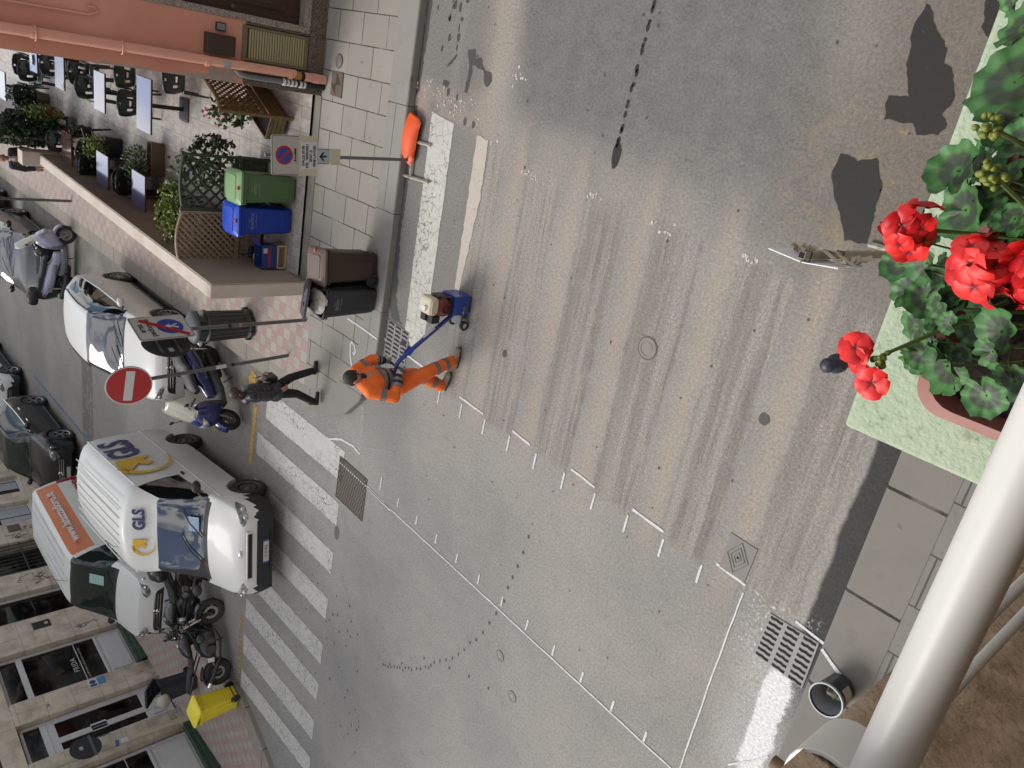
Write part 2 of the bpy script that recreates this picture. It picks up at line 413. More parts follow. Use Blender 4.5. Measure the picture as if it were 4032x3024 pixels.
def pink_tiles():
    t = NT('chequered_tiles'); v = t.map((1, 1, 1), loc=(.05, .02, 0)); p = t.xyz(v); s = .2
    cx = t.math('FLOOR', t.math('DIVIDE', p[0], s)); cy = t.math('FLOOR', t.math('DIVIDE', p[1], s))
    par = t.math('FRACT', t.mul(t.add(cx, cy), .5)); par = t.step(par, .2, .3)
    fx = t.math('FRACT', t.math('DIVIDE', p[0], s)); fy = t.math('FRACT', t.math('DIVIDE', p[1], s))
    ed = t.mx(t.mx(t.step(fx, .03, .01), t.step(fx, .97, .99)), t.mx(t.step(fy, .03, .01), t.step(fy, .97, .99)))
    gx = t.math('FRACT', t.mul(fx, 4)); gy = t.math('FRACT', t.mul(fy, 4)); gr = t.mx(t.step(gx, .1, .04), t.step(gy, .1, .04))
    k = t.noise(3, 5, .6); rnd_ = t.noise(1, 0, v=t.map((9.7, 9.7, 9.7), v=t.vec(cx, cy)))
    pink = t.mix(k, S(172, 144, 138), S(194, 166, 159)); pale = t.mix(k, S(168, 165, 154), S(192, 188, 177))
    c = t.mix(par, pink, pale); c = t.mix(t.mul(t.step(rnd_, .45, .7), .3), c, S(205, 190, 180))
    c = t.mix(t.mul(gr, t.step(t.noise(1.2, 2), .42, .55), .45), c, S(128, 112, 104)); c = t.mix(t.mul(ed, .6), c, S(126, 116, 108))
    c = t.mix(t.mul(t.step(t.noise(2.2, 6, .7), .52, .8), .45), c, S(122, 112, 102))
    t.bump(t.sub(t.noise(80, 2), t.add(ed, gr)), .3, .004)
    return t.fin(c, .75, spec=.3)
M_PINK = pink_tiles()
def terrace_tiles():
    t = NT('terrace_tiles'); v = t.map((1, 1, 1), loc=(.13, .1, 0))
    b1 = t.brick(v, .135, .066, .002, .5, .1, (0, 0, 0), (1, 1, 1)); b2 = t.brick(t.map((1, 1, 1), loc=(.13, .1, 0)), .40, .40, .005, 0, .1)
    rn = t.noise(1, 1, v=t.map((23, 41, 1), v=v)); k = t.mix(.5, b1[0], t.vec(rn, rn, rn))
    kk = t.xyz(k)[0]
    c = t.mix(t.step(kk, .15, .85), S(172, 164, 156), S(203, 197, 191)); c = t.mix(t.mul(b1[1], .3), c, S(160, 152, 144))
    c = t.mix(t.mul(b2[1], .8), c, S(112, 105, 98)); c = t.mix(t.mul(t.step(t.noise(1.4, 4), .45, .8), .3), c, S(150, 138, 126))
    return t.fin(c, .5, spec=.4)
M_TERR = terrace_tiles()
M_CONC = mat('concrete', S(142, 137, 126), .9, var=.22, vs=3, bump=.3, bs=60, dirt=.35)

# ================================================================ ground meshes
gxs = [-160, -90, -60, -45, -36, -30, -26, -22, -18, -14, -12, -10, -5, 0, 12, 60]
g = MB(); g.grid([[(x, y, gz(x)) for y in (-160, -60, -30, -16, -8, 0, 8, 30, 160)] for x in gxs])
struct(g.build('road', M_ASPH))
KO = [(-9.1, 40), (-9.1, -3.0), (-9.1, -4.0), (-9.17, -4.5), (-9.42, -5.02), (-9.8, -5.42), (-10.3, -5.68), (-10.8, -5.78), (-11.6, -5.78), (-20, -5.78), (-70, -5.76)]
KI = [(-9.56, 40), (-9.56, -3.0), (-9.56, -3.95), (-9.62, -4.3), (-9.85, -4.72), (-10.2, -5.08), (-10.6, -5.3), (-10.95, -5.41), (-11.6, -5.42), (-20, -5.41), (-70, -5.40)]
def kerb(name, KO, KI, m, i0, i1, h=.12):
    k = MB(); rows = []
    for i in range(i0, i1 + 1):
        o, n_ = Vector(KO[i]), Vector(KI[i]); d = (n_ - o).normalized()
        a = o + d * .012; zo = gz(o.x)
        rows.append([(o.x, o.y, zo - .05), (o.x, o.y, zo + h - .014), (a.x, a.y, gz(a.x) + h), (n_.x, n_.y, gz(n_.x) + h)])
    k.grid(rows); return struct(k.build(name, m))
kerb('kerb', KO, KI, M_KERBX, 0, 7); kerb('kerb', KO, KI, M_KERBY, 7, 10)
# pavements behind the kerbs
sheet('pavement', [[(-11.3, 40), (-9.56, 40), (-9.56, -3.95), (-9.62, -4.3), (-9.85, -4.72), (-10.2, -5.08), (-10.6, -5.3), (-10.95, -5.41), (-11.05, -5.41), (-11.05, -3.7), (-11.3, -3.7)]], M_SLAB, .12)
sheet('tiled_pavement', [[(-11.05, -3.6), (-11.05, -5.41), (-11.6, -5.42), (-20, -5.41), (-70, -5.40), (-70, -3.6)]], M_PINK, .12)
sheet('terrace_floor', [[(-45, 14), (-11.46, 14), (-11.46, -3.7), (-45, -3.7)]], M_TERR, .165)
st = MB(); st.b2((-11.47, -3.62, .1), (-11.26, -.69, .205)); struct(st.build('terrace_step', M_CONC, bevel=.008))
# our own pavement under the window
ko = MB(); ko.grid([[(-1.79, y, -.05), (-1.79, y, .075), (-1.765, y, .09), (-1.31, y, .094)] for y in [-40 + i * .5 for i in range(0, 157)]]); struct(ko.build('kerb', M_BIGSLAB))
def ourpave():
    t = NT('pavement_near'); v = t.mix(.01, t.map((1, 1, 1), loc=(.31, .41, 0)), t.noise(5, 3, col=True))
    b = t.brick(v, .62, .47, .008, .5); c = t.mix(t.noise(3, 6, .7), S(116, 115, 111), S(150, 148, 143))
    c = t.mix(t.mul(t.step(t.noise(14, 4, .7), .55, .72), .5), c, S(96, 94, 90)); c = t.mix(t.mul(b[1], .8), c, S(66, 63, 58))
    t.bump(t.sub(t.noise(60, 3), t.mul(b[1], 2)), .4, .006); return t.fin(c, .85)
g = MB(); g.grid([[(-1.31, -40, .09), (-1.31, 40, .09)], [(6, -40, .09), (6, 40, .09)]]); struct(g.build('pavement', ourpave()))
# pavement in front of the shops
SO = [(-70, -13.62), (-30, -13.60), (-20, -13.58), (-13.0, -13.55), (-12.5, -13.62), (-12.0, -13.85), (-11.2, -14.35), (-10.4, -15.1), (-9.9, -16.2), (-9.6, -20), (-9.6, -60)]
SI = [(-70, -13.98), (-30, -13.97), (-20, -13.95), (-13.0, -13.93), (-12.62, -13.99), (-12.2, -14.18), (-11.5, -14.65), (-10.78, -15.35), (-10.3, -16.3), (-10.0, -20), (-10.0, -60)]
kerb('kerb', [(a, b) for a, b in SO], SI, M_KERBY, 0, 10, .11)
sheet('tiled_pavement', [SI + [(-10, -60), (-70, -60)]], M_PINK, .11)

# ================================================================ markings
def marks(name, polys, m, dz=.005): return sheet(name, polys, m, dz)
marks('crossing_stripe', [rough_poly([(-8.68, -.52), (-8.18, -.60), (-8.14, -3.53), (-8.36, -3.78), (-8.62, -3.56)], amp=.014, seed=1)], M_STRIPE)
M_STRIPE2 = thin_paint('road_paint_dusty', S(206, 198, 186), .2, .42, 20)
marks('crossing_stripe', [rough_poly([(-7.69, -.66), (-7.46, -.68), (-7.44, -1.4), (-7.52, -2.2), (-7.56, -2.62), (-7.66, -2.62)], amp=.02, seed=2)], M_STRIPE2)
for i, (a, b) in enumerate([(-6.12, -6.72), (-7.13, -7.6), (-8.14, -8.61), (-9.14, -9.62), (-10.18, -10.67), (-11.1, -11.57), (-12.05, -12.56), (-13.02, -13.5)]):
    xl = -12.72 if i else -12.45
    if i == 7: pts = [(-9.8, a), (-9.8, b), (xl, b), (xl, a)]
    else: pts = [(-9.82, a - .02), (-9.82, b), (xl, b + .02), (xl, a + .02)]
    marks('crossing_stripe', [rough_poly(pts, amp=.016, seed=10 + i)], M_STRIPE, .005)
M_MILL = thin_paint('scraped_paint', S(150, 146, 140), .5, .62, 30, .9)
# chalk setting-out
def chalk(name, pts, w, faint=False, seed=0, dz=.008): return sheet(name, ribbon(pts, w, seed), M_CHALKF if faint else M_CHALK, dz)
chalk('chalk_line', [(-9.1, -3.86), (-7.9, -3.92)], .03, seed=1)
for a, b in ((-7.2, -6.68), (-6.1, -5.76), (-5.05, -4.66), (-4.1, -3.66), (-3.0, -2.65)): chalk('chalk_line', [(a, -3.99), (b, -4.02)], .028, seed=a)
for i in range(10): chalk('chalk_tick', [(-7.63 + .4985 * i + .005, -4.16 - .004 * i + .10), (-7.63 + .4985 * i, -4.18 - .004 * i - .10)], .026, seed=i)
chalk('chalk_line', [(-10.18, -6.39), (-8.6, -6.42), (-2.76, -6.51)], .02, seed=3)
chalk('chalk_line', [(-9.1, -6.405), (-8.35, -6.43)], .05, seed=31)
for i in range(12): chalk('chalk_tick', [(-8.7 + .5035 * i + .005, -6.18 - .021 * i + (.15 if i == 0 else .07)), (-8.7 + .5035 * i, -6.2 - .021 * i - .07)], .026, seed=20 + i)
chalk('chalk_line', [(-2.65, -4.1), (-2.67, -5.3), (-2.67, -6.5)], .016, seed=5)
chalk('chalk_line', [(-2.21, -5.93), (-2.02, -5.7), (-1.89, -5.51)], .02, seed=6)
chalk('chalk_scrawl', [(-9.46, -5.1), (-9.39, -5.52), (-9.39, -5.9)], .09, True, 7); chalk('chalk_scrawl', [(-9.38, -5.96), (-9.59, -5.92), (-9.97, -5.98), (-10.34, -6.14)], .035, False, 8)
chalk('chalk_scrawl', [(-9.67, -5.53), (-9.86, -5.76)], .03, True, 9); chalk('chalk_scrawl', [(-9.55, -5.63), (-9.68, -5.77)], .04, True, 10); chalk('chalk_scrawl', [(-9.22, -5.77), (-8.75, -5.58), (-8.48, -5.5)], .03, True, 11)
chalk('chalk_line', [(-9.98, -3.83), (-9.3, -3.85), (-9.12, -3.86)], .026, seed=12, dz=.127)
chalk('chalk_scrawl', [(-9.65, -4.61), (-9.74, -4.49), (-9.80, -4.36), (-9.82, -4.2), (-9.79, -4.15), (-9.70, -4.19), (-9.66, -4.27), (-9.69, -4.33), (-9.74, -4.30)], .035, seed=13, dz=.127)
chalk('chalk_line', [(-1.78, -4.08), (-1.62, -4.17), (-1.5, -4.22)], .03, seed=14, dz=.1)
chalk('chalk_line', [(-2.1, -4.05), (-1.8, -4.08)], .028, seed=15)
sheet('blue_marking', ribbon([(-27.7, -11.96), (-25.4, -11.93), (-23.07, -11.92), (-22.2, -11.85)], .12, 4), M_BLUEM, .007)
sheet('yellow_line', [rough_poly([(-12.80, -6.6), (-12.92, -6.6), (-12.99, -7.94), (-12.87, -7.92)], amp=.01, seed=5)], M_YELLOW, .007)
sheet('yellow_line', [rough_poly([(-13.05, -5.93), (-12.82, -6.05), (-12.86, -6.4), (-12.98, -6.4), (-13.0, -6.25), (-13.13, -6.3), (-13.22, -6.17)], amp=.015, seed=6)], M_YELLOW, .007)
sheet('yellow_line', [rough_poly([(-14.28, -7.71), (-14.5, -7.96), (-14.74, -7.69), (-14.63, -7.3), (-14.4, -7.3)], amp=.015, seed=7)], M_YELLOW, .007)
sheet('yellow_line', [rough_poly([(-12.94, -11.6), (-12.82, -11.6), (-12.76, -13.5), (-12.88, -13.5)], amp=.02, seed=8)], thin_paint('road_paint_yellow_worn', S(205, 165, 95), .4, .6, 10), .007)
# water stains and drips
def stain(pts, m=M_WET, seed=0, amp=.022): return sheet('water_stain', [rough_poly(pts, .03, amp, seed, 12)], m, .0045)
def drop(x, y, rx, ry, seed): return [(x + rx * math.cos(t) * (1 + .3 * mnoise.noise(Vector((math.cos(t) * 1.5, math.sin(t) * 1.5, seed)))), y + ry * math.sin(t) * (1 + .3 * mnoise.noise(Vector((math.cos(t) * 1.5, math.sin(t) * 1.5, seed + 9))))) for t in [2 * math.pi * k / 14 for k in range(14)]]
stain([(-2.81, 1.09), (-2.72, 1.01), (-2.67, .92), (-2.55, .8), (-2.54, .7), (-2.47, .68), (-2.38, .49), (-2.42, .36), (-2.38, .3), (-2.40, .21), (-2.55, .19), (-2.61, .27), (-2.83, .26), (-2.86, .44), (-2.7, .45), (-2.78, .61), (-2.82, .76), (-2.85, .92)], seed=1)
stain([(-3.09, -.04), (-3.12, -.19), (-3.04, -.35), (-2.92, -.52), (-2.82, -.69), (-2.64, -.67), (-2.66, -.4), (-2.69, -.19), (-2.79, -.02), (-2.93, -.07)], seed=2)
stain([(-2.42, 1.3), (-2.38, .96), (-2.25, .84), (-2.1, .84), (-2.05, 1.3)], seed=3)
stain([(-8.12, .28), (-7.97, .3), (-7.95, .2), (-7.84, .22), (-7.78, .13), (-7.72, .08), (-7.62, .08), (-7.58, -.02), (-7.66, -.1), (-7.73, -.02), (-7.78, .08), (-7.88, .1), (-7.98, .12), (-7.98, -.05), (-8.02, -.22), (-8.06, -.2), (-8.05, .1)], M_WETF, 4, .02)
stain([(-8.34, .22), (-8.31, .2), (-8.4, .1), (-8.5, .05), (-8.48, .08)], M_WETF, 5, .01)
sheet('water_drips', [drop(-5.42 + rnd.uniform(-.01, .01), -.48, .06, .13, 3)] + [drop(-5.37 - .004 * i + rnd.uniform(-.008, .008), y, .022, rnd.uniform(.02, .05), i) for i, y in enumerate([.95, .9, .79, .74, .63, .58, .53, .36, .32, .21, .17, .04, 0, -.08, -.21, -.24, -.33, -.37])], M_WET, .0045)
tr = [(-7.92, -9.18), (-7.66, -9.02), (-7.46, -8.88), (-7.24, -8.71), (-6.93, -8.44), (-6.75, -8.21), (-6.4, -7.82), (-6.19, -7.51), (-6.01, -7.19), (-5.82, -6.79), (-5.74, -6.54), (-5.66, -6.28), (-5.62, -6.07), (-5.58, -5.86), (-5.53, -5.65), (-5.5, -5.42), (-5.47, -5.17), (-5.44, -4.92)]
dd = []
for i in range(len(tr) - 1):
    a, b = Vector(tr[i]), Vector(tr[i + 1]); k = 3 if i < 6 else (2 if i < 9 else 1)
    for j in range(k): q = a.lerp(b, j / k); dd.append(drop(q.x + rnd.uniform(-.015, .015), q.y + rnd.uniform(-.02, .02), .017 if i < 8 else .022, .03, i))
for x, y in [(-6.0, -7.85), (-5.59, -7.73), (-6.42, -8.03), (-7.8, -9.05), (-7.97, -9.2), (-7.5, -8.8), (-7.0, -8.3)]: dd.append(drop(x, y, .018, .03, x))
for i in range(46): dd.append(drop(rnd.uniform(-10.6, -8.3), rnd.uniform(-11.6, -8.8), rnd.uniform(.01, .025), rnd.uniform(.015, .035), i))
for i in range(14): dd.append(drop(rnd.uniform(-8.9, -8.2), rnd.uniform(.2, .85), rnd.uniform(.012, .035), rnd.uniform(.02, .06), i + 50))
dd += [drop(-8.47, -.15, .07, .05, 2), drop(-8.40, -.24, .03, .05, 4), drop(-7.97, -.54, .035, .045, 6), drop(-7.8, -.55, .035, .045, 8), drop(-8.2, -.28, .02, .04, 1), drop(-6.5, -3.1, .04, .05, 1), drop(-3.0, -2.4, .06, .06, 5)]
for i in range(60): dd.append(drop(rnd.uniform(-8, -2.6), rnd.uniform(-6.2, 1), rnd.uniform(.008, .018), rnd.uniform(.008, .02), i + 90))
sheet('water_drips', dd, M_WETF, .0045)
stain([(-9.1, -.5), (-9.02, -.5), (-9.0, -1.2), (-9.04, -2.2), (-8.98, -2.7), (-8.95, -3.1), (-8.86, -3.35), (-8.7, -3.5), (-9.0, -3.5), (-9.1, -3.3)], M_WETF, 9, .04)
stain([(-9.1, 1.6), (-8.98, 1.6), (-9.0, .4), (-9.03, -.3), (-9.1, -.4)], M_WETF, 10, .03)
sheet('water_stain', [drop(-9.79, -7.71, .085, .13, 3)], thin_paint('damp_spot', S(112, 112, 114), .05, .2, 9, .8), .0045)
flk = []
for (x, y, r, n) in [(-8.75, -.28, .22, 26), (-8.1, -.36, .2, 24), (-6.63, -.93, .06, 16), (-5.6, -.95, .06, 10), (-3.6, -1.07, .07, 10), (-7.11, .1, .12, 10), (-7.37, -.72, .06, 6), (-4.65, -1.05, .1, 8)]:
    for i in range(n): flk.append(drop(x + rnd.gauss(0, r), y + rnd.gauss(0, r * .35), rnd.uniform(.004, .018), rnd.uniform(.004, .022), i + x))
sheet('paint_flakes', flk, M_FLAKE, .006)

# ================================================================ iron covers and drains (each its own thing)
M_IRON = mat('cast_iron', S(142, 141, 140), .6, .2, var=.2, vs=9, bump=.3, bs=90, dirt=.3)
M_RUST = mat('rusty_iron', S(112, 98, 86), .75, .2, var=.25, vs=8, bump=.3, bs=80, dirt=.4)
M_HOLE = mat('dark_hole', (.006, .006, .006), .9)
def drain(name, label, quad, z, rows, cols, seed):
    P = [Vector(q) for q in quad]           # four corners, going round
    def at(u, v): q = P[0].lerp(P[1], u).lerp(P[3].lerp(P[2], u), v); return q
    c = (P[0] + P[1] + P[2] + P[3]) / 4
    t = thing(name, label, 'drain', (c.x, c.y, z))
    m = MB(); m.prism([(q.x - c.x, q.y - c.y) for q in P], -.03, .008); m.build('grating', M_IRON, t, bevel=.006)
    h = MB()
    for r in range(rows):
        for k in range(cols):
            u0 = (k + .12) / cols; u1 = (k + .88) / cols; v0 = (r + .27) / rows; v1 = (r + .75) / rows
            us = [u0, u0 + (u1 - u0) * .25, u0 + (u1 - u0) * .5, u0 + (u1 - u0) * .75, u1]; jg = [0, .06, -.05, .06, 0]
            up = [at(u, v0 + jg[i] / rows) for i, u in enumerate(us)]; dn = [at(u, v1 + jg[i] / rows) for i, u in enumerate(us)]
            vs = [(q.x - c.x, q.y - c.y, .0095) for q in up + dn[::-1]]
            n = len(vs); h.add(vs, [tuple(range(n))])
    h.build('slots', M_HOLE, t); return t
drain('storm_drain', 'square iron storm drain dusted with white paint, by the near kerb', [(-2.34, -4.12), (-1.84, -4.10), (-1.83, -4.62), (-2.36, -4.61)], .004, 8, 3, 1)
drain('storm_drain', 'iron storm drain under the chalk line, beside the worker by the far kerb', [(-9.04, -3.52), (-8.50, -3.55), (-8.50, -4.05), (-9.06, -4.06)], .004, 8, 3, 2)
t = thing('mesh_grate', 'rusty diamond mesh grate let into the end of the zebra crossing', 'grate', (-9.51, -6.67, .004))
m = MB(); m.b2((-.42, -.38, -.02), (.42, .38, .001)); m.build('pan', mat('grate_pan', S(134, 129, 122), .9, dirt=.3), t)
m = MB()
for i in range(-13, 14):
    for s in (1, -1):
        pts = []
        x0 = i * .066
        for k in range(0, 29):
            yy = -.38 + .76 * k / 28; xx = x0 + s * yy * .62
            if -.42 <= xx <= .42: pts.append((xx, yy))
        if len(pts) > 1: m.tube([(pts[0][0], pts[0][1], .006 + .002 * s), (pts[-1][0], pts[-1][1], .006 + .002 * s)], .0055, 4)
m.build('mesh', M_RUST, t)
m = MB()
for a, b in (((-.43, -.39), (.43, -.39)), ((.43, -.39), (.43, .39)), ((.43, .39), (-.43, .39)), ((-.43, .39), (-.43, -.39))): m.tube([(a[0], a[1], .004), (b[0], b[1], .004)], .008, 4)
m.build('rim', M_RUST, t)
def round_cover(label, x, y, r, dz=0, m_=M_IRON, sx=1):
    t = thing('manhole_cover', label, 'manhole cover', (x, y, gz(x) + dz))
    b = MB(); b.lathe([(0, .006), (r * .55, .006), (r * .58, .002), (r * .75, .002), (r * .78, .008), (r, .008), (r, -.01)], n=22); b.build('lid', m_, t, True)
    b = MB(); b.lathe([(r * 1.0, -.01), (r * 1.0, .004), (r * 1.14, .004), (r * 1.14, -.01)], n=22); b.build('rim', M_RUST, t)
round_cover('small round valve cover in the asphalt, closest to the chalk line', -5.51, -7.1, .07); round_cover('small round valve cover in the asphalt, nearest the lower edge of the road', -5.15, -7.51, .072)
round_cover('little oval cover in the pavement below the louvred shutter', -10.89, -.15, .09, .122)
round_cover('round cover scored into the scraped strip in mid-road', -4.44, -2.25, .11, 0, mat('dusty_iron', S(150, 146, 140), .9, bump=.3))
def square_cover(label, quad, dz, m_, pat):
    P = [Vector(q) for q in quad]; c = sum(P, Vector((0, 0))) / 4; t = thing('inspection_cover', label, 'manhole cover', (c.x, c.y, gz(c.x) + dz))
    b = MB(); b.prism([(q.x - c.x, q.y - c.y) for q in P], -.02, .006); b.build('plate', m_, t, bevel=.004)
    b = MB(); w = abs(P[1].x - P[0].x) / 2 * .85; h = abs(P[2].y - P[1].y) / 2 * .85
    for k in range(pat):
        f = (k + 1) / pat
        for sx in (-1, 1):
            b.tube([(0, sx * h * f, .008), (sx * w * f * .9, 0, .008)], .006, 4); b.tube([(0, -sx * h * f, .008), (sx * w * f * .9, 0, .008)], .006, 4)
    b.build('tread', m_, t)
    b = MB(); b.lathe([(0, .009), (.012, .009), (.014, .006)], n=10); b.build('keyhole', M_HOLE, t)
square_cover('rusty rectangular inspection cover in the pavement below the downpipe', [(-11.08, -.29), (-10.73, -.30), (-10.73, -.65), (-11.08, -.64)], .122, M_RUST, 4)
square_cover('dusty square telecom cover in the road near the corner of the chalk lines', [(-2.96, -3.6), (-2.65, -3.61), (-2.67, -4.0), (-2.96, -4.0)], .003, mat('dusty_iron2', S(143, 141, 138), .85, var=.12, bump=.3), 3)
# ================================================================ buildings
def stucco(name, c1, c2, sc=2.0, bumpk=.25, bs=55, patch=None, stain=.2):
    t = NT(name); c = t.mix(t.step(t.noise(sc, 6, .62), .3, .7), c1, c2)
    d = t.step(t.noise(sc * 2.2, 6, .7), .55, .8); c = t.mix(t.mul(d, stain), c, tuple(v * .6 for v in c1))
    if patch: c = patch(t, c)
    t.bump(t.noise(bs, 4, .6), bumpk, .008); return t.fin(c, .88, spec=.25)
def red_patch(t, c):
    p = t.xyz(); y = t.add(p[1], t.mul(t.sub(t.noise(5, 4), .5), .14)); z = t.add(p[2], t.mul(t.sub(t.noise(4, 4), .5), .22))
    m1 = t.mul(t.band(y, -.68, -.545, .015), t.band(z, 1.54, 1.90, .03)); m2 = t.mul(t.step(y, -.655, -.675), t.band(z, 1.5, 3.3, .1))
    m3 = t.mul(t.step(y, -.61, -.64), t.band(z, 1.5, 2.1, .05))
    return t.mix(t.mx(m1, t.mx(m2, m3)), c, t.mix(t.noise(9, 4), S(168, 157, 148), S(196, 184, 174)))
M_RED = stucco('salmon_stucco', S(199, 140, 120, .86), S(212, 156, 136, .86), 1.2, .15, 70, red_patch, .12)
M_REDPIPE = mat('salmon_paint', S(212, 154, 134, .88), .6, var=.08, vs=3, bump=.1, bs=30)
def granite(name, c1, c2, c3, sc=70):
    t = NT(name); v = t.voro(sc, out=1); k = t.xyz(v)[0]; c = t.mix(t.step(k, .2, .8), c1, c2); c = t.mix(t.step(t.noise(sc * .8, 3, .6), .52, .62), c, c3)
    c = t.mix(t.mul(t.step(t.noise(2.5, 5), .5, .8), .35), c, tuple(x * .6 for x in c1)); return t.fin(c, .5, spec=.4)
M_GRAN = granite('granite_dark', S(98, 88, 78), S(140, 128, 116), S(74, 66, 60))
M_GRANL = granite('granite_light', S(142, 132, 122), S(182, 172, 160), S(118, 108, 98))
def wood(name, c1, c2, sc=(1, 12, 12), rough=.5):
    t = NT(name); n = t.noise(2.5, 5, .65, v=t.map(sc)); c = t.mix(t.step(n, .3, .7), c1, c2); t.bump(n, .2, .004); return t.fin(c, rough)
M_DOOR = wood('door_wood', S(52, 30, 20), S(82, 50, 34), (10, 10, 1))
M_CREAM = stucco('cream_render', S(214, 200, 186), S(228, 217, 205), 2.0, .12, 80, None, .25)
M_INSHADE = stucco('shade_toned_render', S(174, 158, 142), S(188, 174, 158), 1.6, .2, 120, None, .15)  # taupe tone has the inner face's shade mixed into its colour
M_OLIVE = mat('olive_paint', S(122, 112, 82), .45, var=.06); M_LOUV = mat('louvre_paint', S(172, 162, 124), .45, var=.06)
M_STEEL = mat('galvanised_steel', S(122, 126, 128), .45, .6, var=.12, vs=14); M_PLGREY = mat('grey_plastic_pipe', S(120, 124, 126), .5, var=.08)
M_BLACKP = mat('black_plastic', S(38, 39, 41), .5, var=.15); M_DARKM = mat('dark_metal', S(46, 46, 48), .5, .3)
M_WHITE = mat('white_plastic', S(225, 226, 226), .4, var=.03)
xf = -11.29
hs = thing('corner_house', 'salmon pink corner house with granite base, brown door and terracotta downpipe', 'house', (xf, -.69, .1))
def H(m, name, mt, **k):
    o = m.build(name, mt, None, **k); return o
def child(o, par):                        # keep world placement, become a part
    o.parent = par; o.matrix_parent_inverse = Matrix.Translation(-Vector(par.location)); return o
w = MB(); w.b2((-24, -.69, 1.43), (xf, .16, 10)); w.b2((-24, .16, 3.35), (xf, 1.7, 10)); w.b2((-24, 1.7, .1), (xf, 9, 10)); w.b2((-24, -.69, .1), (xf - .35, 9, 10)); child(w.build('wall', M_RED), hs)
w = MB(); w.b2((xf - .3, -.692, .1), (xf - .003, -.38, 1.43)); w.b2((xf - .3, -.38, .1), (xf - .003, .10, .46)); w.b2((xf - .3, .10, .1), (xf - .003, 1.7, .46)); w.b2((xf - .3, .10, .46), (xf - .003, .135, 1.43)); child(w.build('plinth', M_GRAN, bevel=.006), hs)
w = MB(); w.b2((xf - .28, .135, .46), (xf + .012, .225, 3.35)); w.b2((xf - .28, 1.6, .46), (xf + .012, 1.7, 3.35)); w.b2((xf - .28, .225, 3.24), (xf + .012, 1.6, 3.35)); w.b2((xf - .28, .225, .46), (xf + .02, 1.6, .56)); child(w.build('door_surround', M_GRANL, bevel=.008), hs)
w = MB(); w.b2((xf - .22, .225, .56), (xf - .16, 1.6, 3.24))
for y0, y1 in ((.36, .86), (.98, 1.5)):
    for z0, z1 in ((.8, 1.55), (1.72, 3.0)): w.b2((xf - .16, y0, z0), (xf - .125, y1, z1)); w.b2((xf - .125, y0 + .06, z0 + .06), (xf - .115, y1 - .06, z1 - .06))
dr = child(w.build('door', M_DOOR, bevel=.012), hs)
w = MB(); w.lathe([(0, .045), (.03, .04), (.035, .02), (.02, .0), (0.02, -.01)], (0, 0, 0), 14, frame((xf - .16, .29, 1.57), (0, 1, 0), (0, 0, 1))); k = w.build('door_knob', mat('brass_dull', S(120, 112, 86), .4, .7), None, True); k.parent = dr; k.matrix_parent_inverse = hs.matrix_parent_inverse; k.matrix_parent_inverse = Matrix.Translation(-Vector(hs.location)) @ Matrix.Identity(4); k.matrix_parent_inverse = (Matrix.Translation(Vector(hs.location)) @ dr.matrix_parent_inverse).inverted() @ Matrix.Translation(-Vector((0, 0, 0)))
w = MB(); w.b2((xf - .05, -.37, .475), (xf + .02, -.33, 1.47)); w.b2((xf - .05, .05, .475), (xf + .02, .09, 1.47)); w.b2((xf - .05, -.33, .475), (xf + .02, .05, .53)); w.b2((xf - .05, -.33, 1.40), (xf + .02, .05, 1.47)); w.b2((xf - .06, -.37, .47), (xf - .02, .09, 1.47)); sh = child(w.build('shutter_frame', M_OLIVE, bevel=.006), hs)
w = MB()
for i in range(22):
    z = .55 + i * .0385; w.box((xf + .008, -.14, z), (.022, .38, .03))
lv = child(w.build('louvres', M_LOUV, bevel=.006), hs)
# salmon downpipe with its broken shoe, grey waste pipe
yp = -.455
w = MB(); w.cyl((xf + .075, yp + .015, .68), (xf + .075, yp - .015, 9.5), .062, n=18)
for z in (.74, 1.95, 4.0): w.cyl((xf + .075, yp, z), (xf + .075, yp, z + .05), .07, n=18)
w.cyl((xf + .075, yp, .2), (xf + .08, yp, .55), .066, .064, n=18, cap=False); w.cyl((xf + .08, yp, .3), (xf + .08, yp, .42), .072, n=18, cap=False)
child(w.build('downpipe', M_REDPIPE, None, True), hs)
w = MB(); w.cyl((xf + .075, yp, .60), (xf + .075, yp, .70), .060, n=16); child(w.build('downpipe_collar', mat('ochre_plastic', S(178, 124, 62), .6), None, True), hs)
w = MB(); w.cyl((xf + .075, yp, .21), (xf + .075, yp, .60), .045, n=12); child(w.build('downpipe_core', M_BLACKP, None, True), hs)
w = MB(); w.tube([(xf - .03, yp - .04, 1.56), (xf + .04, yp - .06, 1.55), (xf + .06, yp - .10, 1.50), (xf + .06, yp - .115, 1.40), (xf + .06, yp - .115, .85)], .038, 12); child(w.build('waste_pipe', M_PLGREY, None, True), hs)
w = MB()
for i, z in enumerate((.86, .80, .74, .68, .6, .54)): w.cyl((xf + .06, yp - .115, z), (xf + .06, yp - .115, z - .035), .048 if i % 2 else .053, n=12)
child(w.build('waste_pipe_clamp', M_WHITE, None, True), hs)
w = MB(); w.cyl((xf + .06, yp - .115, .2), (xf + .06, yp - .115, .84), .042, n=12); child(w.build('waste_pipe_foot', M_BLACKP, None, True), hs)
for z in (3.05, 4.0):
    w = MB(); w.tube([(xf + .075 + .075 * math.cos(a), yp - .005 + .085 * math.sin(a), z) for a in [math.pi * (-.5 + i / 8) for i in range(9)]], .008, 6); child(w.build('pipe_bracket', M_REDPIPE, None, True), hs)
w = MB(); w.b2((xf, -.35, 1.6), (xf + .12, -.09, 2.0)); child(w.build('letterbox', mat('brown_metal', S(70, 58, 52), .5, .2, var=.1), bevel=.012), hs)
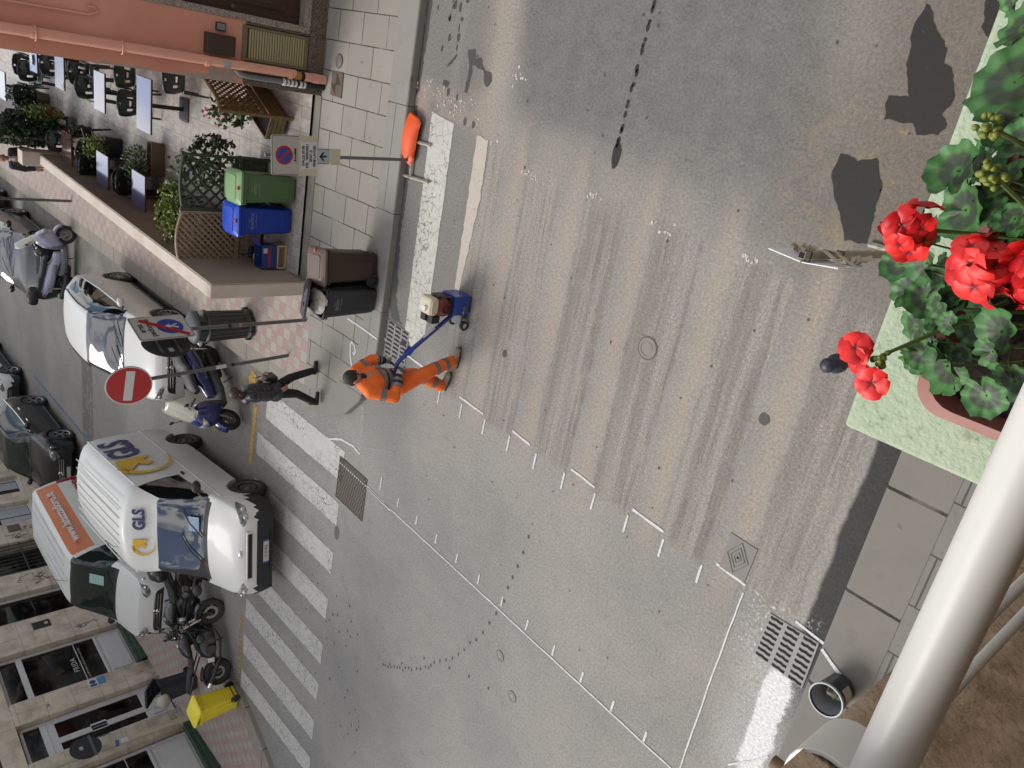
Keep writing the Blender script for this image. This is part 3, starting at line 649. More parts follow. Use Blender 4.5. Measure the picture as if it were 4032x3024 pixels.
w = MB(); w.b2((xf + .12, -.34, 1.62), (xf + .125, -.10, 1.88)); child(w.build('letterbox_door', mat('letterbox_wood', S(62, 42, 34), .5), bevel=.004), hs)
w = MB(); w.b2((xf, -.05, 1.71), (xf + .03, .06, 1.85)); child(w.build('intercom', M_DARKM, bevel=.01), hs)
w = MB(); w.b2((xf + .03, -.035, 1.725), (xf + .036, .045, 1.835)); child(w.build('intercom_plate', mat('brushed_plate', S(150, 158, 158), .35, .5)), hs)
w = MB(); w.tube([(xf + .02, -.16, 4.4), (xf + .02, -.15, 3.4), (xf + .02, -.10, 3.3), (xf + .02, -.05, 3.35), (xf + .02, -.06, 3.42)], .012, 6); child(w.build('cable', M_REDPIPE, None, True), hs)
w = MB(); w.b2((xf + .134, yp - .05, 1.66), (xf + .138, yp + .045, 1.76)); child(w.build('sticker', mat('torn_sticker', S(176, 178, 184), .6, var=.4, vs=40)), hs)

# parapet wall of the restaurant terrace
pw = thing('parapet_wall', 'long low cream terrace wall beside the chequered pavement', 'wall', (-16.4, -3.72, .1))
w = MB(); w.b2((-21.75, -3.84, .0), (-11.2, -3.625, 1.8)); child(w.build('wall', M_CREAM, bevel=.01), pw)
w = MB(); w.b2((-21.75, -3.623, .1), (-11.205, -3.60, 1.79)); child(w.build('inner_shade_face', M_INSHADE), pw)
w = MB(); w.b2((-11.7, -3.60, .1), (-11.25, -3.58, .30)); child(w.build('skirting', M_CONC), pw)
w = MB(); w.b2((-22.25, -3.9, .2), (-21.76, -3.56, 2.16)); tag(child(w.build('pillar', M_CREAM, bevel=.012), pw), None, None)
pw2 = thing('parapet_wall', 'short cream wall and pillar at the far end of the terrace, past the doorman', 'wall', (-28, -3.72, .1))
w = MB(); w.b2((-34, -3.84, .2), (-25.2, -3.62, 2.3)); w.b2((-25.2, -3.9, .2), (-24.75, -3.56, 2.62)); child(w.build('wall', M_CREAM, bevel=.01), pw2)

# ---------------------------------------------------------------- shop building
def travertine():
    t = NT('travertine'); c = t.mix(t.step(t.noise(2.2, 6, .6), .3, .7), S(166, 156, 140, .95), S(198, 188, 172, .95))
    c = t.mix(t.mul(t.step(t.noise(1, 5, .65, v=t.map((1.2, 1, 5))), .5, .8), .45), c, S(130, 116, 98))
    b = t.brick(t.map((1, 1, 1), rot=(R(90), 0, 0)), 1.4, .62, .006, .3); c = t.mix(t.mul(b[1], .6), c, S(92, 82, 70))
    c = t.mix(t.mul(t.step(t.xyz()[2], 1.3, .5), t.step(t.noise(4, 5, .7), .35, .65), .6), c, S(84, 76, 66)); t.bump(t.noise(60, 4), .2, .005)
    return t.fin(c, .75, spec=.3)
M_TRAV = travertine(); M_FRAME = mat('pale_grey_paint', S(196, 196, 196, .85), .5, var=.06, dirt=.15); M_GREENP = mat('green_paint', S(52, 76, 60), .55, var=.15, dirt=.3)
def shopglass():
    t = NT('shop_glass'); c = t.mix(t.step(t.noise(3.5, 6, .65), .45, .75), (.004, .004, .004), S(74, 68, 58, .5)); c = t.mix(t.mul(t.step(t.noise(1.3, 4), .5, .7), .5), c, S(60, 64, 66, .4))
    return t.fin(c, .04, ior=1.5)
M_SGLASS = shopglass(); M_DKGREEN = mat('dark_green_metal', S(50, 60, 58), .5, .2)
yf = -16.4
sb = thing('shop_building', 'beige stone building with pale grey shopfronts and dark windows', 'building', (-18.5, yf, .4))
def bb(m, x0, x1, z0, z1, y0=-.9, y1=0.0): m.b2((x0, yf + y0, z0), (x1, yf + y1, z1))
PIL = [(-15.55, -14.9), (-17.62, -16.84), (-20.75, -19.45), (-23.05, -22.02), (-25.9, -24.75), (-27.85, -27.2), (-30.8, -29.05), (-34.5, -31.9), (-60, -36)]
w = MB()
for a, b in PIL: bb(w, a, b, 0, 3.82)
bb(w, -60, -9.5, 3.82, 4.28, -.9, .0); bb(w, -60, -9.5, 4.9, 12, -.9, -.06); bb(w, -60, -9.5, 4.28, 4.9, -.9, -.10); bb(w, -10.2, -9.5, 0, 3.82)
for a, b in ((-22.02, -20.75), (-24.75, -23.05), (-27.2, -25.9), (-29.05, -27.85), (-31.9, -30.8), (-36, -34.5)): bb(w, a, b, 0, 1.42)
child(w.build('wall', M_TRAV, bevel=.015), sb)
w = MB(); bb(w, -60, -9.5, 0, 12, -1.0, -.92); child(w.build('back_wall', M_TRAV), sb)
w = MB(); bb(w, -60, -9.5, 4.30, 4.88, -.12, -.02); child(w.build('dark_band', mat('dark_band_tone', S(62, 60, 54), .7)), sb)  # plain dark band above the lintel
def shopfront(x0, x1, zs, ztop, kind):
    """frame, panes and panels in an opening, 15 cm behind the stone"""
    yb = yf - .16; f = MB(); t_ = .07
    f.b2((x0, yb - .06, zs), (x0 + t_, yb, ztop)); f.b2((x1 - t_, yb - .06, zs), (x1, yb, ztop)); f.b2((x0 + t_, yb - .06, ztop - t_), (x1 - t_, yb, ztop))
    if kind != 'low': f.b2((x0 + t_, yb - .06, 3.22), (x1 - t_, yb + .01, 3.36))
    fr = child(f.build('shopfront_frame', M_FRAME, bevel=.008), sb)
    def pane(a, b, c, d, nm='window_pane', yo=-.04):
        p = MB(); p.b2((a, yb + yo - .02, c), (b, yb + yo, d)); return child(p.build(nm, M_SGLASS), sb)
    a, b = x0 + t_, x1 - t_
    if kind == 'window':
        pane(a, b, 3.36, ztop - t_); pane(a, b, 1.46, 3.22)
        p = MB(); p.b2((a, yb - .05, zs), (b, yb - .01, 1.46)); p.b2((a + .1, yb - .01, zs + .17), (b - .1, yb + .012, 1.34)); p.b2((a, yb - .05, 1.42), (b, yb + .02, 1.48)); child(p.build('panel', M_FRAME, bevel=.008), sb)
        p = MB(); p.b2((x0 - .1, yf - .12, zs - .2), (x1 + .02, yf + .05, zs + .13)); p.b2((x0 + .25, yf - .1, zs - .2), (x1 + .02, yf + .09, zs + .02)); child(p.build('kick_board', M_GREENP, bevel=.01), sb)
        p = MB(); p.b2((a, yb - .012, 1.98), (b, yb - .005, 2.0)); child(p.build('glazing_bar', M_FRAME), sb)
    elif kind == 'door':
        pane(a, b, 3.36, ztop - t_); mid = a + (b - a) * .62
        d = MB(); 
        for u0, u1, nm in ((a, mid, 0), (mid, b, 1)):
            d.b2((u0, yb - .05, zs + .05), (u0 + .09, yb, 3.22)); d.b2((u1 - .09, yb - .05, zs + .05), (u1, yb, 3.22)); d.b2((u0 + .09, yb - .05, 3.05), (u1 - .09, yb, 3.22)); d.b2((u0 + .09, yb - .05, zs + .05), (u1 - .09, yb - .01, 1.12)); d.b2((u0 + .13, yb - .01, zs + .2), (u1 - .13, yb + .012, .98))
            pane(u0 + .09, u1 - .09, 1.12, 3.05, 'window_pane', -.02)
        child(d.build('door', M_FRAME, bevel=.008), sb)
    elif kind == 'low':
        pane(a, b, zs + .05, ztop - t_)
        p = MB(); p.b2((x0, yb - .06, zs), (x1, yb + .04, zs + .06)); child(p.build('sill', M_FRAME, bevel=.008), sb)
    return fr
shopfront(-19.42, -17.65, .66, 3.80, 'window'); shopfront(-16.82, -15.57, .42, 3.78, 'door'); shopfront(-14.85, -13.2, .42, 3.55, 'window'); shopfront(-13.1, -11.6, .35, 3.55, 'window'); shopfront(-11.5, -10.2, .3, 3.55, 'window')
shopfront(-22.0, -20.77, 1.42, 3.75, 'low'); shopfront(-27.18, -25.92, 1.42, 3.2, 'low'); shopfront(-29.03, -27.87, 1.42, 3.2, 'low'); shopfront(-31.88, -30.82, 1.42, 3.2, 'low'); shopfront(-35.9, -34.6, 1.42, 3.2, 'low')
w = MB(); bb(w, -24.73, -23.07, 1.45, 3.7, -.5, -.42); child(w.build('window_pane', M_SGLASS), sb)
w = MB()
for i in range(9): w.cyl((-24.65 + i * .188, yf - .05, 1.42), (-24.65 + i * .188, yf - .05, 3.8), .014, n=6)
w.b2((-24.73, yf - .06, 2.2), (-23.07, yf - .035, 2.24)); w.b2((-24.73, yf - .06, 3.2), (-23.07, yf - .035, 3.24)); child(w.build('window_bars', M_DKGREEN), sb)
XS = lambda x, z, y=.004, s=1: frame((x, yf + y, z), (1, 0, 0) if s > 0 else (-1, 0, 0), (0, 0, 1))
FRX = lambda x, z, y=.004: frame((x, yf + y, z), (-1, 0, 0), (0, 0, 1))      # facade faces +Y: read with x running to -X
M_INKW = mat('white_lettering', S(214, 214, 210), .6)
child(text('lettering', 'FRIDA', .19, M_INKW, None, FRX(-18.5, 2.12, -.19), .001, space=1.15), sb); child(text('lettering', 'CAFFETTERIA COCKTAILS & BISTRO', .062, M_INKW, None, FRX(-18.5, 1.9, -.19), .001, space=1.3), sb)
w = MB(); w.b2((-20.48, yf, 2.3), (-20.17, yf + .02, 2.74)); child(w.build('menu_case', M_DARKM, bevel=.008), sb)
w = MB(); w.lathe([(0, .024), (.05, .024), (.05, .02)], (0, 0, 0), 14, frame((-20.33, yf, 2.4), (1, 0, 0), (0, 0, 1)) @ Matrix.Rotation(R(180), 4, 'X')); child(w.build('menu_badge', mat('cream_badge', S(205, 200, 178), .5)), sb)
w = MB(); w.b2((-17.56, yf, 1.86), (-17.24, yf + .012, 2.08)); child(w.build('notice', M_WHITE), sb)
w = MB(); w.lathe([(0, .014), (.075, .014), (.075, .013)], (0, 0, 0), 16, frame((-17.44, yf, 1.97), (-1, 0, 0), (0, 0, 1))); w.b2((-17.35, yf + .012, 1.89), (-17.27, yf + .014, 2.05)); child(w.build('notice_print', mat('blue_print', S(56, 78, 138), .6)), sb)
w = MB(); w.b2((-17.55, yf, 1.68), (-17.30, yf + .014, 1.86)); child(w.build('notice_flyer', mat('cyan_print', S(84, 152, 200), .6)), sb)
M_INKB = mat('blue_spray', S(58, 76, 130), .7); M_INKK = mat('black_spray', S(70, 64, 62), .7); M_INKR = mat('red_spray', S(150, 84, 84), .7)
def graffiti(x, z, w_, h, n, m_, seed):
    r = random.Random(seed); q = MB()
    for i in range(n):
        pts = []; px = x + r.uniform(-.5, .5) * w_; pz = z + r.uniform(-.5, .5) * h
        for k in range(6): pts.append((px, yf + .003, pz)); px += r.uniform(-.25, .25) * w_; pz += r.uniform(-.35, .35) * h
        q.tube(pts, .008, 4, flat=(1, 1))
    child(q.build('graffiti', m_), sb)
graffiti(-19.75, 1.55, .35, .5, 4, M_INKB, 1); graffiti(-25.3, 2.1, .7, .4, 6, M_INKK, 2); graffiti(-25.2, 1.75, .5, .3, 3, M_INKK, 3); graffiti(-22.6, 2.3, .45, .5, 6, M_INKK, 4); graffiti(-22.4, 1.9, .3, .4, 3, M_INKR, 5)
for a, b in ((-27.1, -26.55), (-26.5, -25.98), (-28.9, -28.4)): w = MB(); w.b2((a, yf - .19, 1.5), (b, yf - .185, 2.4)); child(w.build('poster', mat('pale_poster', S(178, 182, 186), .6, var=.2, vs=5)), sb)
w = MB(); w.b2((-25.75, yf, 2.0), (-25.35, yf + .02, 2.35)); child(w.build('vent', M_RUST), sb)
w = MB(); w.b2((-16.2, yf - .165, 2.0), (-15.95, yf - .16, 2.35)); child(w.build('door_notice', M_WHITE), sb); w = MB(); w.b2((-15.72, yf - .165, 2.05), (-15.6, yf - .16, 2.4)); child(w.build('door_notice', M_WHITE), sb)
child(text('lettering', '28 1', .11, mat('grey_ink', S(90, 88, 86), .6), None, FRX(-17.2, 3.05, .006), .001), sb)

# ---------------------------------------------------------------- our own house: wall end, sill, rail, flower box
M_BROWN = stucco('brown_stucco', S(150, 130, 108, 1.1), S(190, 170, 146, 1.1), 26, 1.0, 90, None, .6)
oh = thing('own_house', 'brown rough stucco wall end under the white handrail', 'wall', (.3, -1.2, 0))
w = MB(); w.b2((-.15, -14, 0), (3, -.475, 11)); w.b2((.05, -.475, 0), (3, 1.6, 4.8)); w.b2((-.15, 1.6, 0), (3, 14, 11)); w.b2((.05, -.475, 8.2), (3, 1.6, 11)); w.b2((2.6, -.475, 4.8), (3, 1.6, 8.2)); child(w.build('wall', M_BROWN), oh)
# ================================================================ the window we look from
M_RAIL = mat('white_enamel', S(220, 219, 212, .82), .4, var=.03, vs=8); 
rl = thing('handrail', 'thick white painted metal handrail with thin uprights', 'handrail', (-.0925, -.45, 5.0))
w = MB(); w.cyl((-.0925, -.462, 5.7625), (-.0925, 1.55, 5.7625), .0212, n=32); child(w.build('rail', M_RAIL, None, True), rl)
for y in (-.437, -.351, -.25, -.13, -.01, .11, .23, .35, .47):
    w = MB(); w.cyl((-.0925, y, 4.99), (-.0925, y, 5.745), .0058, n=12); child(w.build('upright', M_RAIL, None, True), rl)
prof = [(-.157, -.72), (-.157, -.50)] + [(-.157 + .03 * (1 - math.cos(a)), -.50 + .033 * math.sin(a)) for a in [math.pi / 2 * i / 6 for i in range(1, 7)]] + [(.04, -.467)]
w = MB(); rows = []
for i, (x, y) in enumerate(prof):
    p = Vector((x, y)); d = (Vector(prof[min(i + 1, len(prof) - 1)]) - Vector(prof[max(i - 1, 0)])).normalized(); nn = Vector((-d.y, d.x)) * .0025
    a, b = p + nn, p - nn
    rows.append([(a.x, a.y, 5.703), (a.x, a.y, 5.766), (b.x, b.y, 5.766), (b.x, b.y, 5.703)])
w.grid(rows, True); child(w.build('bracket', M_RAIL, None, True, bevel=.001), rl)
w = MB(); w.cyl((-.162, -.535, 5.735), (-.178, -.535, 5.735), .0065, n=10); child(w.build('bolt', mat('rust_bolt', S(118, 92, 66), .7), None, True), rl)
M_LEDGE = NT('green_ledge_paint')
def ledge_mat(t):
    c = t.mix(t.noise(6, 6, .6), S(160, 176, 150, .82), S(184, 198, 172, .82)); c = t.mix(t.mul(t.step(t.noise(38, 4, .7), .53, .7), .55), c, S(120, 132, 110))
    cr_ = t.voro(3.2, 'DISTANCE_TO_EDGE', v=t.mix(.05, t.pos(), t.noise(14, 3, col=True))); 
    t.bump(t.noise(75, 4, .6), .8, .006); return t.fin(c, .85)
lg = thing('window_ledge', 'pale green painted stone ledge under the flower box', 'ledge', (-.2, .5, 4.93))
w = MB(); w.b2((-.492, -.457, 4.86), (.05, 1.7, 5.0)); child(w.build('slab', ledge_mat(M_LEDGE), bevel=.008, seg=3), lg)
w = MB()
for i in range(14): w.ball((rnd.uniform(-.47, -.38), rnd.uniform(-.44, .2), 5.0), (.004, .003, .002), 6, 4)
M_TERC = mat('terracotta_plastic', S(168, 106, 92), .5, var=.08, vs=9, dirt=.15); M_SOIL = mat('potting_soil', S(40, 30, 24), .95, var=.4, vs=60, bump=.8, bs=120)
def rrect(x0, y0, x1, y1, r, n=5):
    o = []
    for cx_, cy_, a0 in ((x1 - r, y1 - r, 0), (x0 + r, y1 - r, 90), (x0 + r, y0 + r, 180), (x1 - r, y0 + r, 270)):
        for i in range(n + 1): a = R(a0 + 90 * i / n); o.append((cx_ + r * math.cos(a), cy_ + r * math.sin(a)))
    return o
fp = thing('flower_box', 'long terracotta plastic flower box on the green ledge', 'flower pot', (-.24, .1, 5.0))
w = MB(); rows = []
for ins, z in ((.025, 0), (.018, .05), (.008, .135), (-.002, .138), (-.004, .16), (.010, .162), (.016, .15), (.024, .11)):
    rows.append([(x + .24, y - .1, z) for x, y in rrect(-.352 + ins, -.328 + ins, -.13 - ins, .52 - ins, .045)])
w.grid(rows, True); w.build('box', M_TERC, fp, True)
w = MB(); w.prism([(x + .24, y - .1) for x, y in rrect(-.33, -.305, -.15, .5, .03)], .09, .128); w.build('soil', M_SOIL, fp)
# geranium
def leafmat():
    t = NT('geranium_leaf'); uv = t.n('ShaderNodeUVMap').outputs[0]; p = t.xyz(uv); r = t.add(p[0], t.mul(t.sub(t.noise(30, 3), .5), .35))
    zone = t.band(r, .22, .66, .09); oi = t.n('ShaderNodeObjectInfo')
    c = t.mix(t.noise(14, 3), S(48, 96, 46, .9), S(84, 134, 68, .9)); c = t.mix(t.mul(zone, .85), c, S(58, 60, 52)); c = t.mix(t.step(r, .82, .98), c, S(66, 118, 62))
    vein = t.step(t.math('ABSOLUTE', t.math('SINE', t.mul(p[1], math.pi * 9))), .12, .0); c = t.mix(t.mul(vein, .12, t.step(r, .95, .5)), c, S(120, 150, 100))
    t.bump(t.noise(140, 3), .25, .002); m = t.fin(c, .55); t.b.inputs['Subsurface Weight'].default_value = .0; return m
M_LEAF = leafmat()
class LB:
    """leaf builder with a radius / angle UV"""
    def __init__(s): s.v = []; s.f = []; s.uv = []
    def leaf(s, c, r, nrm, ang, cup=.25, lob=9, sq=1.0):
        nrm = Vector(nrm).normalized(); a = Vector((math.cos(ang), math.sin(ang), 0)); a = (a - nrm * nrm.dot(a)).normalized(); b = nrm.cross(a); o = len(s.v); N = 40; K = 5
        ph = rnd.uniform(0, 6)
        s.v.append(tuple(Vector(c) - nrm * cup * r * .25)); s.uv.append((0, 0))
        for k in range(1, K + 1):
            q = k / K
            for i in range(N):
                th = 2 * math.pi * (i / N); rr = r * q
                ed = 1 + (.03 * math.cos(24 * th) + .055 * math.cos(7 * th + ph)) * q ** 2
                notch = 1 - .55 * math.exp(-((min(th, 2 * math.pi - th)) / .16) ** 2)
                rr *= ed * notch
                h = cup * r * (q * q - .25) + .10 * r * q * math.cos(lob * th + ph) * (q ** 2) + .12 * r * q * q * math.sin(2 * th + ph)
                p = Vector(c) + a * rr * math.cos(th) + b * rr * math.sin(th) * sq + nrm * h
                s.v.append(tuple(p)); s.uv.append((q, i / N))
        for i in range(N): s.f.append((o, o + 1 + i, o + 1 + (i + 1) % N))
        for k in range(K - 1):
            for i in range(N):
                q = o + 1 + k * N; s.f.append((q + i, q + N + i, q + N + (i + 1) % N, q + (i + 1) % N))
    def build(s, name, m, parent):
        me = bpy.data.meshes.new(name); me.from_pydata(s.v, [], s.f); me.materials.append(m); me.polygons.foreach_set('use_smooth', [True] * len(s.f))
        u = me.uv_layers.new(name='uv')
        for lp in me.loops: u.data[lp.index].uv = s.uv[lp.vertex_index]
        o = bpy.data.objects.new(name, me); COL.objects.link(o); child(o, parent); return o
gp = thing('geranium', 'red flowering geranium with dark ringed leaves in the flower box', 'geranium', (-.24, -.05, 5.12))
LV = [(-.372, 0, 5.27, .032), (-.36, .014, 5.24, .017), (-.363, -.046, 5.22, .035), (-.322, -.04, 5.24, .019), (-.391, -.126, 5.2, .027), (-.444, -.143, 5.15, .023), (-.426, -.179, 5.13, .025), (-.342, -.169, 5.24, .018), (-.33, -.145, 5.23, .017), (-.399, -.228, 5.12, .027), (-.316, -.183, 5.26, .014), (-.306, -.242, 5.24, .033), (-.244, -.256, 5.26, .025), (-.253, -.171, 5.28, .028), (-.248, -.194, 5.3, .018), (-.225, -.231, 5.24, .025), (-.354, .109, 5.25, .047), (-.344, .077, 5.22, .04), (-.36, .166, 5.27, .026), (-.315, .044, 5.28, .023), (-.324, .002, 5.24, .025), (-.369, -.263, 5.16, .021), (-.349, -.228, 5.18, .018), (-.423, -.102, 5.16, .022), (-.293, -.042, 5.26, .02), (-.406, -.082, 5.16, .02), (-.303, -.165, 5.2, .021), (-.346, -.014, 5.22, .019), (-.263, -.111, 5.24, .02)]
lb = LB(); rnd.seed(5)
stems = MB()
root = Vector((-.26, -.12, 5.12))
def stem(a, b, r=.0028, sag=.02):
    a, b = Vector(a), Vector(b); mid = a.lerp(b, .5) + Vector((0, 0, sag)); stems.tube([a, a.lerp(mid, .6), mid, mid.lerp(b, .55), b], [r * 1.2, r, r, r * .9, r * .8], 6)
for x, y, z, r in LV:
    out = Vector((x + .22, y + .1, 0)).normalized(); nrm = Vector((-.25, -.1, 1)) + out * .35 + Vector((rnd.uniform(-.3, .3), rnd.uniform(-.3, .3), 0))
    lb.leaf((x, y, z), r * 1.12, nrm, rnd.uniform(0, 6.28), rnd.uniform(.1, .45)); stem((-.25 + rnd.uniform(-.03, .03), max(-.26, min(.3, y * .8 - .02)), 5.12), (x, y, z), .0018)
for i in range(70):
    x = rnd.uniform(-.40, -.15); y = rnd.uniform(-.27, .45); z = rnd.uniform(5.12, 5.23)
    if y < -.2 and x > -.3: continue
    lb.leaf((x, y, z), rnd.uniform(.014, .032), (rnd.uniform(-.6, .3), rnd.uniform(-.5, .5), 1), rnd.uniform(0, 6.28), rnd.uniform(.1, .5))
    if i % 2: stem((-.24, y, 5.12), (x, y, z), .0018)
for i in range(26):
    x = rnd.uniform(-.42, -.35); y = rnd.uniform(-.19, .3); z = rnd.uniform(5.05, 5.17); lb.leaf((x, y, z), rnd.uniform(.016, .028), (-.8, rnd.uniform(-.5, .4), .8), rnd.uniform(0, 6.28), .3)
lb.build('leaves', M_LEAF, gp)
def petalmat():
    t = NT('red_petals'); p = t.xyz(); c = t.mix(t.step(t.noise(24, 2), .35, .65), S(196, 12, 24, .8), S(244, 44, 40, .9)); g = t.n('ShaderNodeUVMap').outputs[0]; q = t.xyz(g)
    c = t.mix(t.step(q[0], .35, .05), c, S(150, 16, 34)); c = t.mix(t.mul(t.step(t.math('ABSOLUTE', t.math('SINE', t.mul(q[1], 22.0))), .3, .0), .15), c, S(170, 10, 20)); return t.fin(c, .5)
M_PETAL = petalmat(); M_STEM = mat('green_stem', S(96, 116, 58), .6); M_BUD = mat('flower_bud', S(138, 150, 62), .6, var=.2, vs=80)
def floret(pb, c, axis, r):
    axis = Vector(axis).normalized(); u = axis.orthogonal().normalized(); v = axis.cross(u); a0 = rnd.uniform(0, 6)
    for k in range(5):
        th = a0 + 2 * math.pi * k / 5 + rnd.uniform(-.15, .15); d = u * math.cos(th) + v * math.sin(th); side = axis.cross(d); o = len(pb.v); NR, NC = 9, 7
        L = r * rnd.uniform(.88, 1.1); wv = rnd.uniform(-.2, .25)
        for i in range(NR + 1):
            q = math.sin(math.pi / 2 * i / NR) * .985; wdt = L * .56 * math.sqrt(max(.0, 1 - ((q - .60) / .60) ** 2)) * (.55 + .45 * min(1, q * 2.2)) + .02 * L
            for j in range(NC):
                sx = (j / (NC - 1) - .5) * 2
                p = Vector(c) + d * (L * q * (1 - .06 * sx * sx)) + side * wdt * sx + axis * (L * (.28 * q - (.25 + wv) * q * q) - .12 * L * sx * sx + .04 * L * math.sin(9 * q + k) * sx)
                pb.v.append(tuple(p)); pb.uv.append((q, j / (NC - 1)))
        for i in range(NR):
            for j in range(NC - 1): a = o + i * NC + j; pb.f.append((a, a + 1, a + NC + 1, a + NC))
def head(c, R_, n, fr, up=(-.2, -.1, 1), stalk=None, name='flower_head'):
    pb = LB(); c = Vector(c); up = Vector(up).normalized(); u = up.orthogonal().normalized(); v = up.cross(u)
    for i in range(n):
        q = (i + .5) / n; ph = math.acos(1 - q * 1.25); th = i * 2.39996 + rnd.uniform(-.2, .2)
        d = up * math.cos(ph) + (u * math.cos(th) + v * math.sin(th)) * math.sin(ph)
        floret(pb, c + d * R_ * rnd.uniform(.7, 1.2), d + Vector((rnd.uniform(-.6, .6), rnd.uniform(-.6, .6), rnd.uniform(-.2, .5))), fr * rnd.uniform(.8, 1.1))
        stems.tube([c - up * R_ * .35, c + d * R_ * .9], .0011, 4)
    pb.build(name, M_PETAL, gp)
    if stalk: stem(stalk, c - up * R_ * .35, .003, .015)
head((-.372, -.075, 5.345), .031, 11, .0205, (-.45, -.1, 1), (-.26, -.06, 5.13))
head((-.262, -.088, 5.405), .034, 16, .022, (-.35, -.25, 1), (-.24, -.08, 5.13))
head((-.212, -.085, 5.40), .030, 12, .021, (-.2, -.3, 1), (-.22, -.06, 5.13))
pb = LB(); floret(pb, (-.402, -.245, 5.305), (.1, .35, .9), .023); floret(pb, (-.396, -.262, 5.30), (-.35, -.1, .9), .021); floret(pb, (-.366, -.284, 5.30), (.2, -.15, .9), .022); floret(pb, (-.378, -.283, 5.292), (-.3, -.5, .7), .018); pb.build('flower_head', M_PETAL, gp)
stem((-.29, -.15, 5.15), (-.368, -.243, 5.285), .0032, .0)
def buds(c, r, n):
    w = MB()
    for i in range(n):
        d = Vector((rnd.gauss(0, 1), rnd.gauss(0, 1), rnd.gauss(.2, 1))).normalized() * r * rnd.uniform(.5, 1)
        w.ball((c[0] + d.x, c[1] + d.y, c[2] + d.z), (.0042, .0042, .006), 7, 5)
    child(w.build('bud_cluster', M_BUD, None, True), gp)
buds((-.302, .004, 5.36), .016, 24); stem((-.27, -.05, 5.18), (-.304, .002, 5.35), .0035, -.01)
buds((-.318, .05, 5.38), .014, 22); stem((-.25, .02, 5.2), (-.314, .048, 5.372), .003, .0); buds((-.371, -.252, 5.285), .011, 16)
child(stems.build('stem', M_STEM, None, True), gp)
# ================================================================ vehicles
def paint(name, c, rough=.4, var=.025, dirt=.04, coat=.15):
    return mat(name, c, rough, 0, var=var, vs=2.5, coat=coat, dirt=dirt)
P_WHITE = paint('white_car_paint', S(226, 227, 224, .72)); P_VANW = paint('white_van_paint', S(228, 229, 226, .74), dirt=.0); P_BLACK = paint('black_car_paint', (.010, .010, .011), .2); P_NAVY = paint('dark_car_paint', (.014, .015, .018), .2)
P_ORANGE = paint('orange_vinyl', S(222, 122, 62, .72), .4)
def glassm(name, c, ior=1.9): 
    t = NT(name); cc = t.mix(t.noise(1.5, 4), c, tuple(v * .4 for v in c)); return t.fin(cc, .03, ior=ior)
G_DARK = glassm('car_glass', (.012, .014, .015)); G_GREEN = glassm('tinted_glass', (.020, .032, .028), 1.5)
M_TYRE = mat('tyre_rubber', S(52, 52, 53), .85, var=.2, vs=20, bump=.2, bs=90); M_ALLOY = mat('alloy_rim', S(172, 174, 176), .35, .8, var=.05); M_STEELRIM = mat('steel_rim', S(104, 104, 104), .5, .5, var=.1)
M_TRIM = mat('black_trim', S(44, 45, 47), .6, var=.15, vs=5, dirt=.15); M_CHROME = mat('chrome', (.75, .75, .75), .12, 1.0, var=.02); M_LAMP = NT('headlamp_glass'); M_LAMP = M_LAMP.fin(M_LAMP.mix(M_LAMP.step(M_LAMP.noise(9, 2), .4, .65), S(128, 132, 134), S(196, 199, 197)), .08, coat=1.0)
M_REDL = mat('red_lamp', S(150, 18, 20), .15, coat=1.0); M_AMBER = mat('amber_lamp', S(214, 120, 40), .2, coat=1.0); M_PLATE = mat('plate_white', S(222, 222, 218), .4); M_PLBLUE = mat('plate_blue', S(40, 92, 180), .4); M_INK = mat('black_ink', S(30, 30, 32), .5)
def cr1(xs, ys, x):
    """smooth interpolation of one profile value along the car"""
    n = len(xs)
    if x <= xs[0]: return ys[0]
    if x >= xs[-1]: return ys[-1]
    i = max(k for k in range(n - 1) if xs[k] <= x); h = xs[i + 1] - xs[i]; t = (x - xs[i]) / h if h else 0
    d = (ys[i + 1] - ys[i]) / h if h else 0
    def sl(k):
        if k == 0 or k == n - 1: return d
        a = (ys[k] - ys[k - 1]) / max(xs[k] - xs[k - 1], 1e-6); b = (ys[k + 1] - ys[k]) / max(xs[k + 1] - xs[k], 1e-6)
        return 0 if a * b <= 0 else 2 * a * b / (a + b)
    m0, m1 = sl(i) * h, sl(i + 1) * h; t2, t3 = t * t, t * t * t
    return (2 * t3 - 3 * t2 + 1) * ys[i] + (t3 - 2 * t2 + t) * m0 + (-2 * t3 + 3 * t2) * ys[i + 1] + (t3 - t2) * m1
VSUB = (1, 3, 4, 6, 3, 4)               # subdivisions between the section points p0..p6
def section(q, arch):
    zb, wl, wm, zm, wb, zbelt, wt, zt, zc = q
    if arch > zb: zb = arch; zm = max(zm, zb + .06); zbelt = max(zbelt, zm + .06)
    P = [(wl - .10, zb + .02), (wl if arch <= q[0] else wm - .01, zb), (wm, zm), (wb, zbelt), (wt, zt), (wt * .62, zt + (zc - zt) * .74), (0, zc)]
    out = []
    for i in range(6):
        n = VSUB[i]; a, b = P[i], P[i + 1]
        pa = P[i - 1] if i > 1 else a; pb = P[i + 2] if i < 5 else (-P[i][0], P[i][1])
        for k in range(n):
            t = k / n
            if i in (1, 2, 4, 5):        # rounded
                f = .42 if i in (4, 5) else .3
                m0 = ((b[0] - pa[0]) * f, (b[1] - pa[1]) * f); m1 = ((pb[0] - a[0]) * f, (pb[1] - a[1]) * f)
                t2, t3 = t * t, t ** 3
                out.append(tuple((2 * t3 - 3 * t2 + 1) * a[j] + (t3 - 2 * t2 + t) * m0[j] + (-2 * t3 + 3 * t2) * b[j] + (t3 - t2) * m1[j] for j in (0, 1)))
            else:
                s = .025 * math.sin(math.pi * t) if i == 3 else 0
                out.append((a[0] + (b[0] - a[0]) * t + s, a[1] + (b[1] - a[1]) * t))
    out.append(P[6]); return out
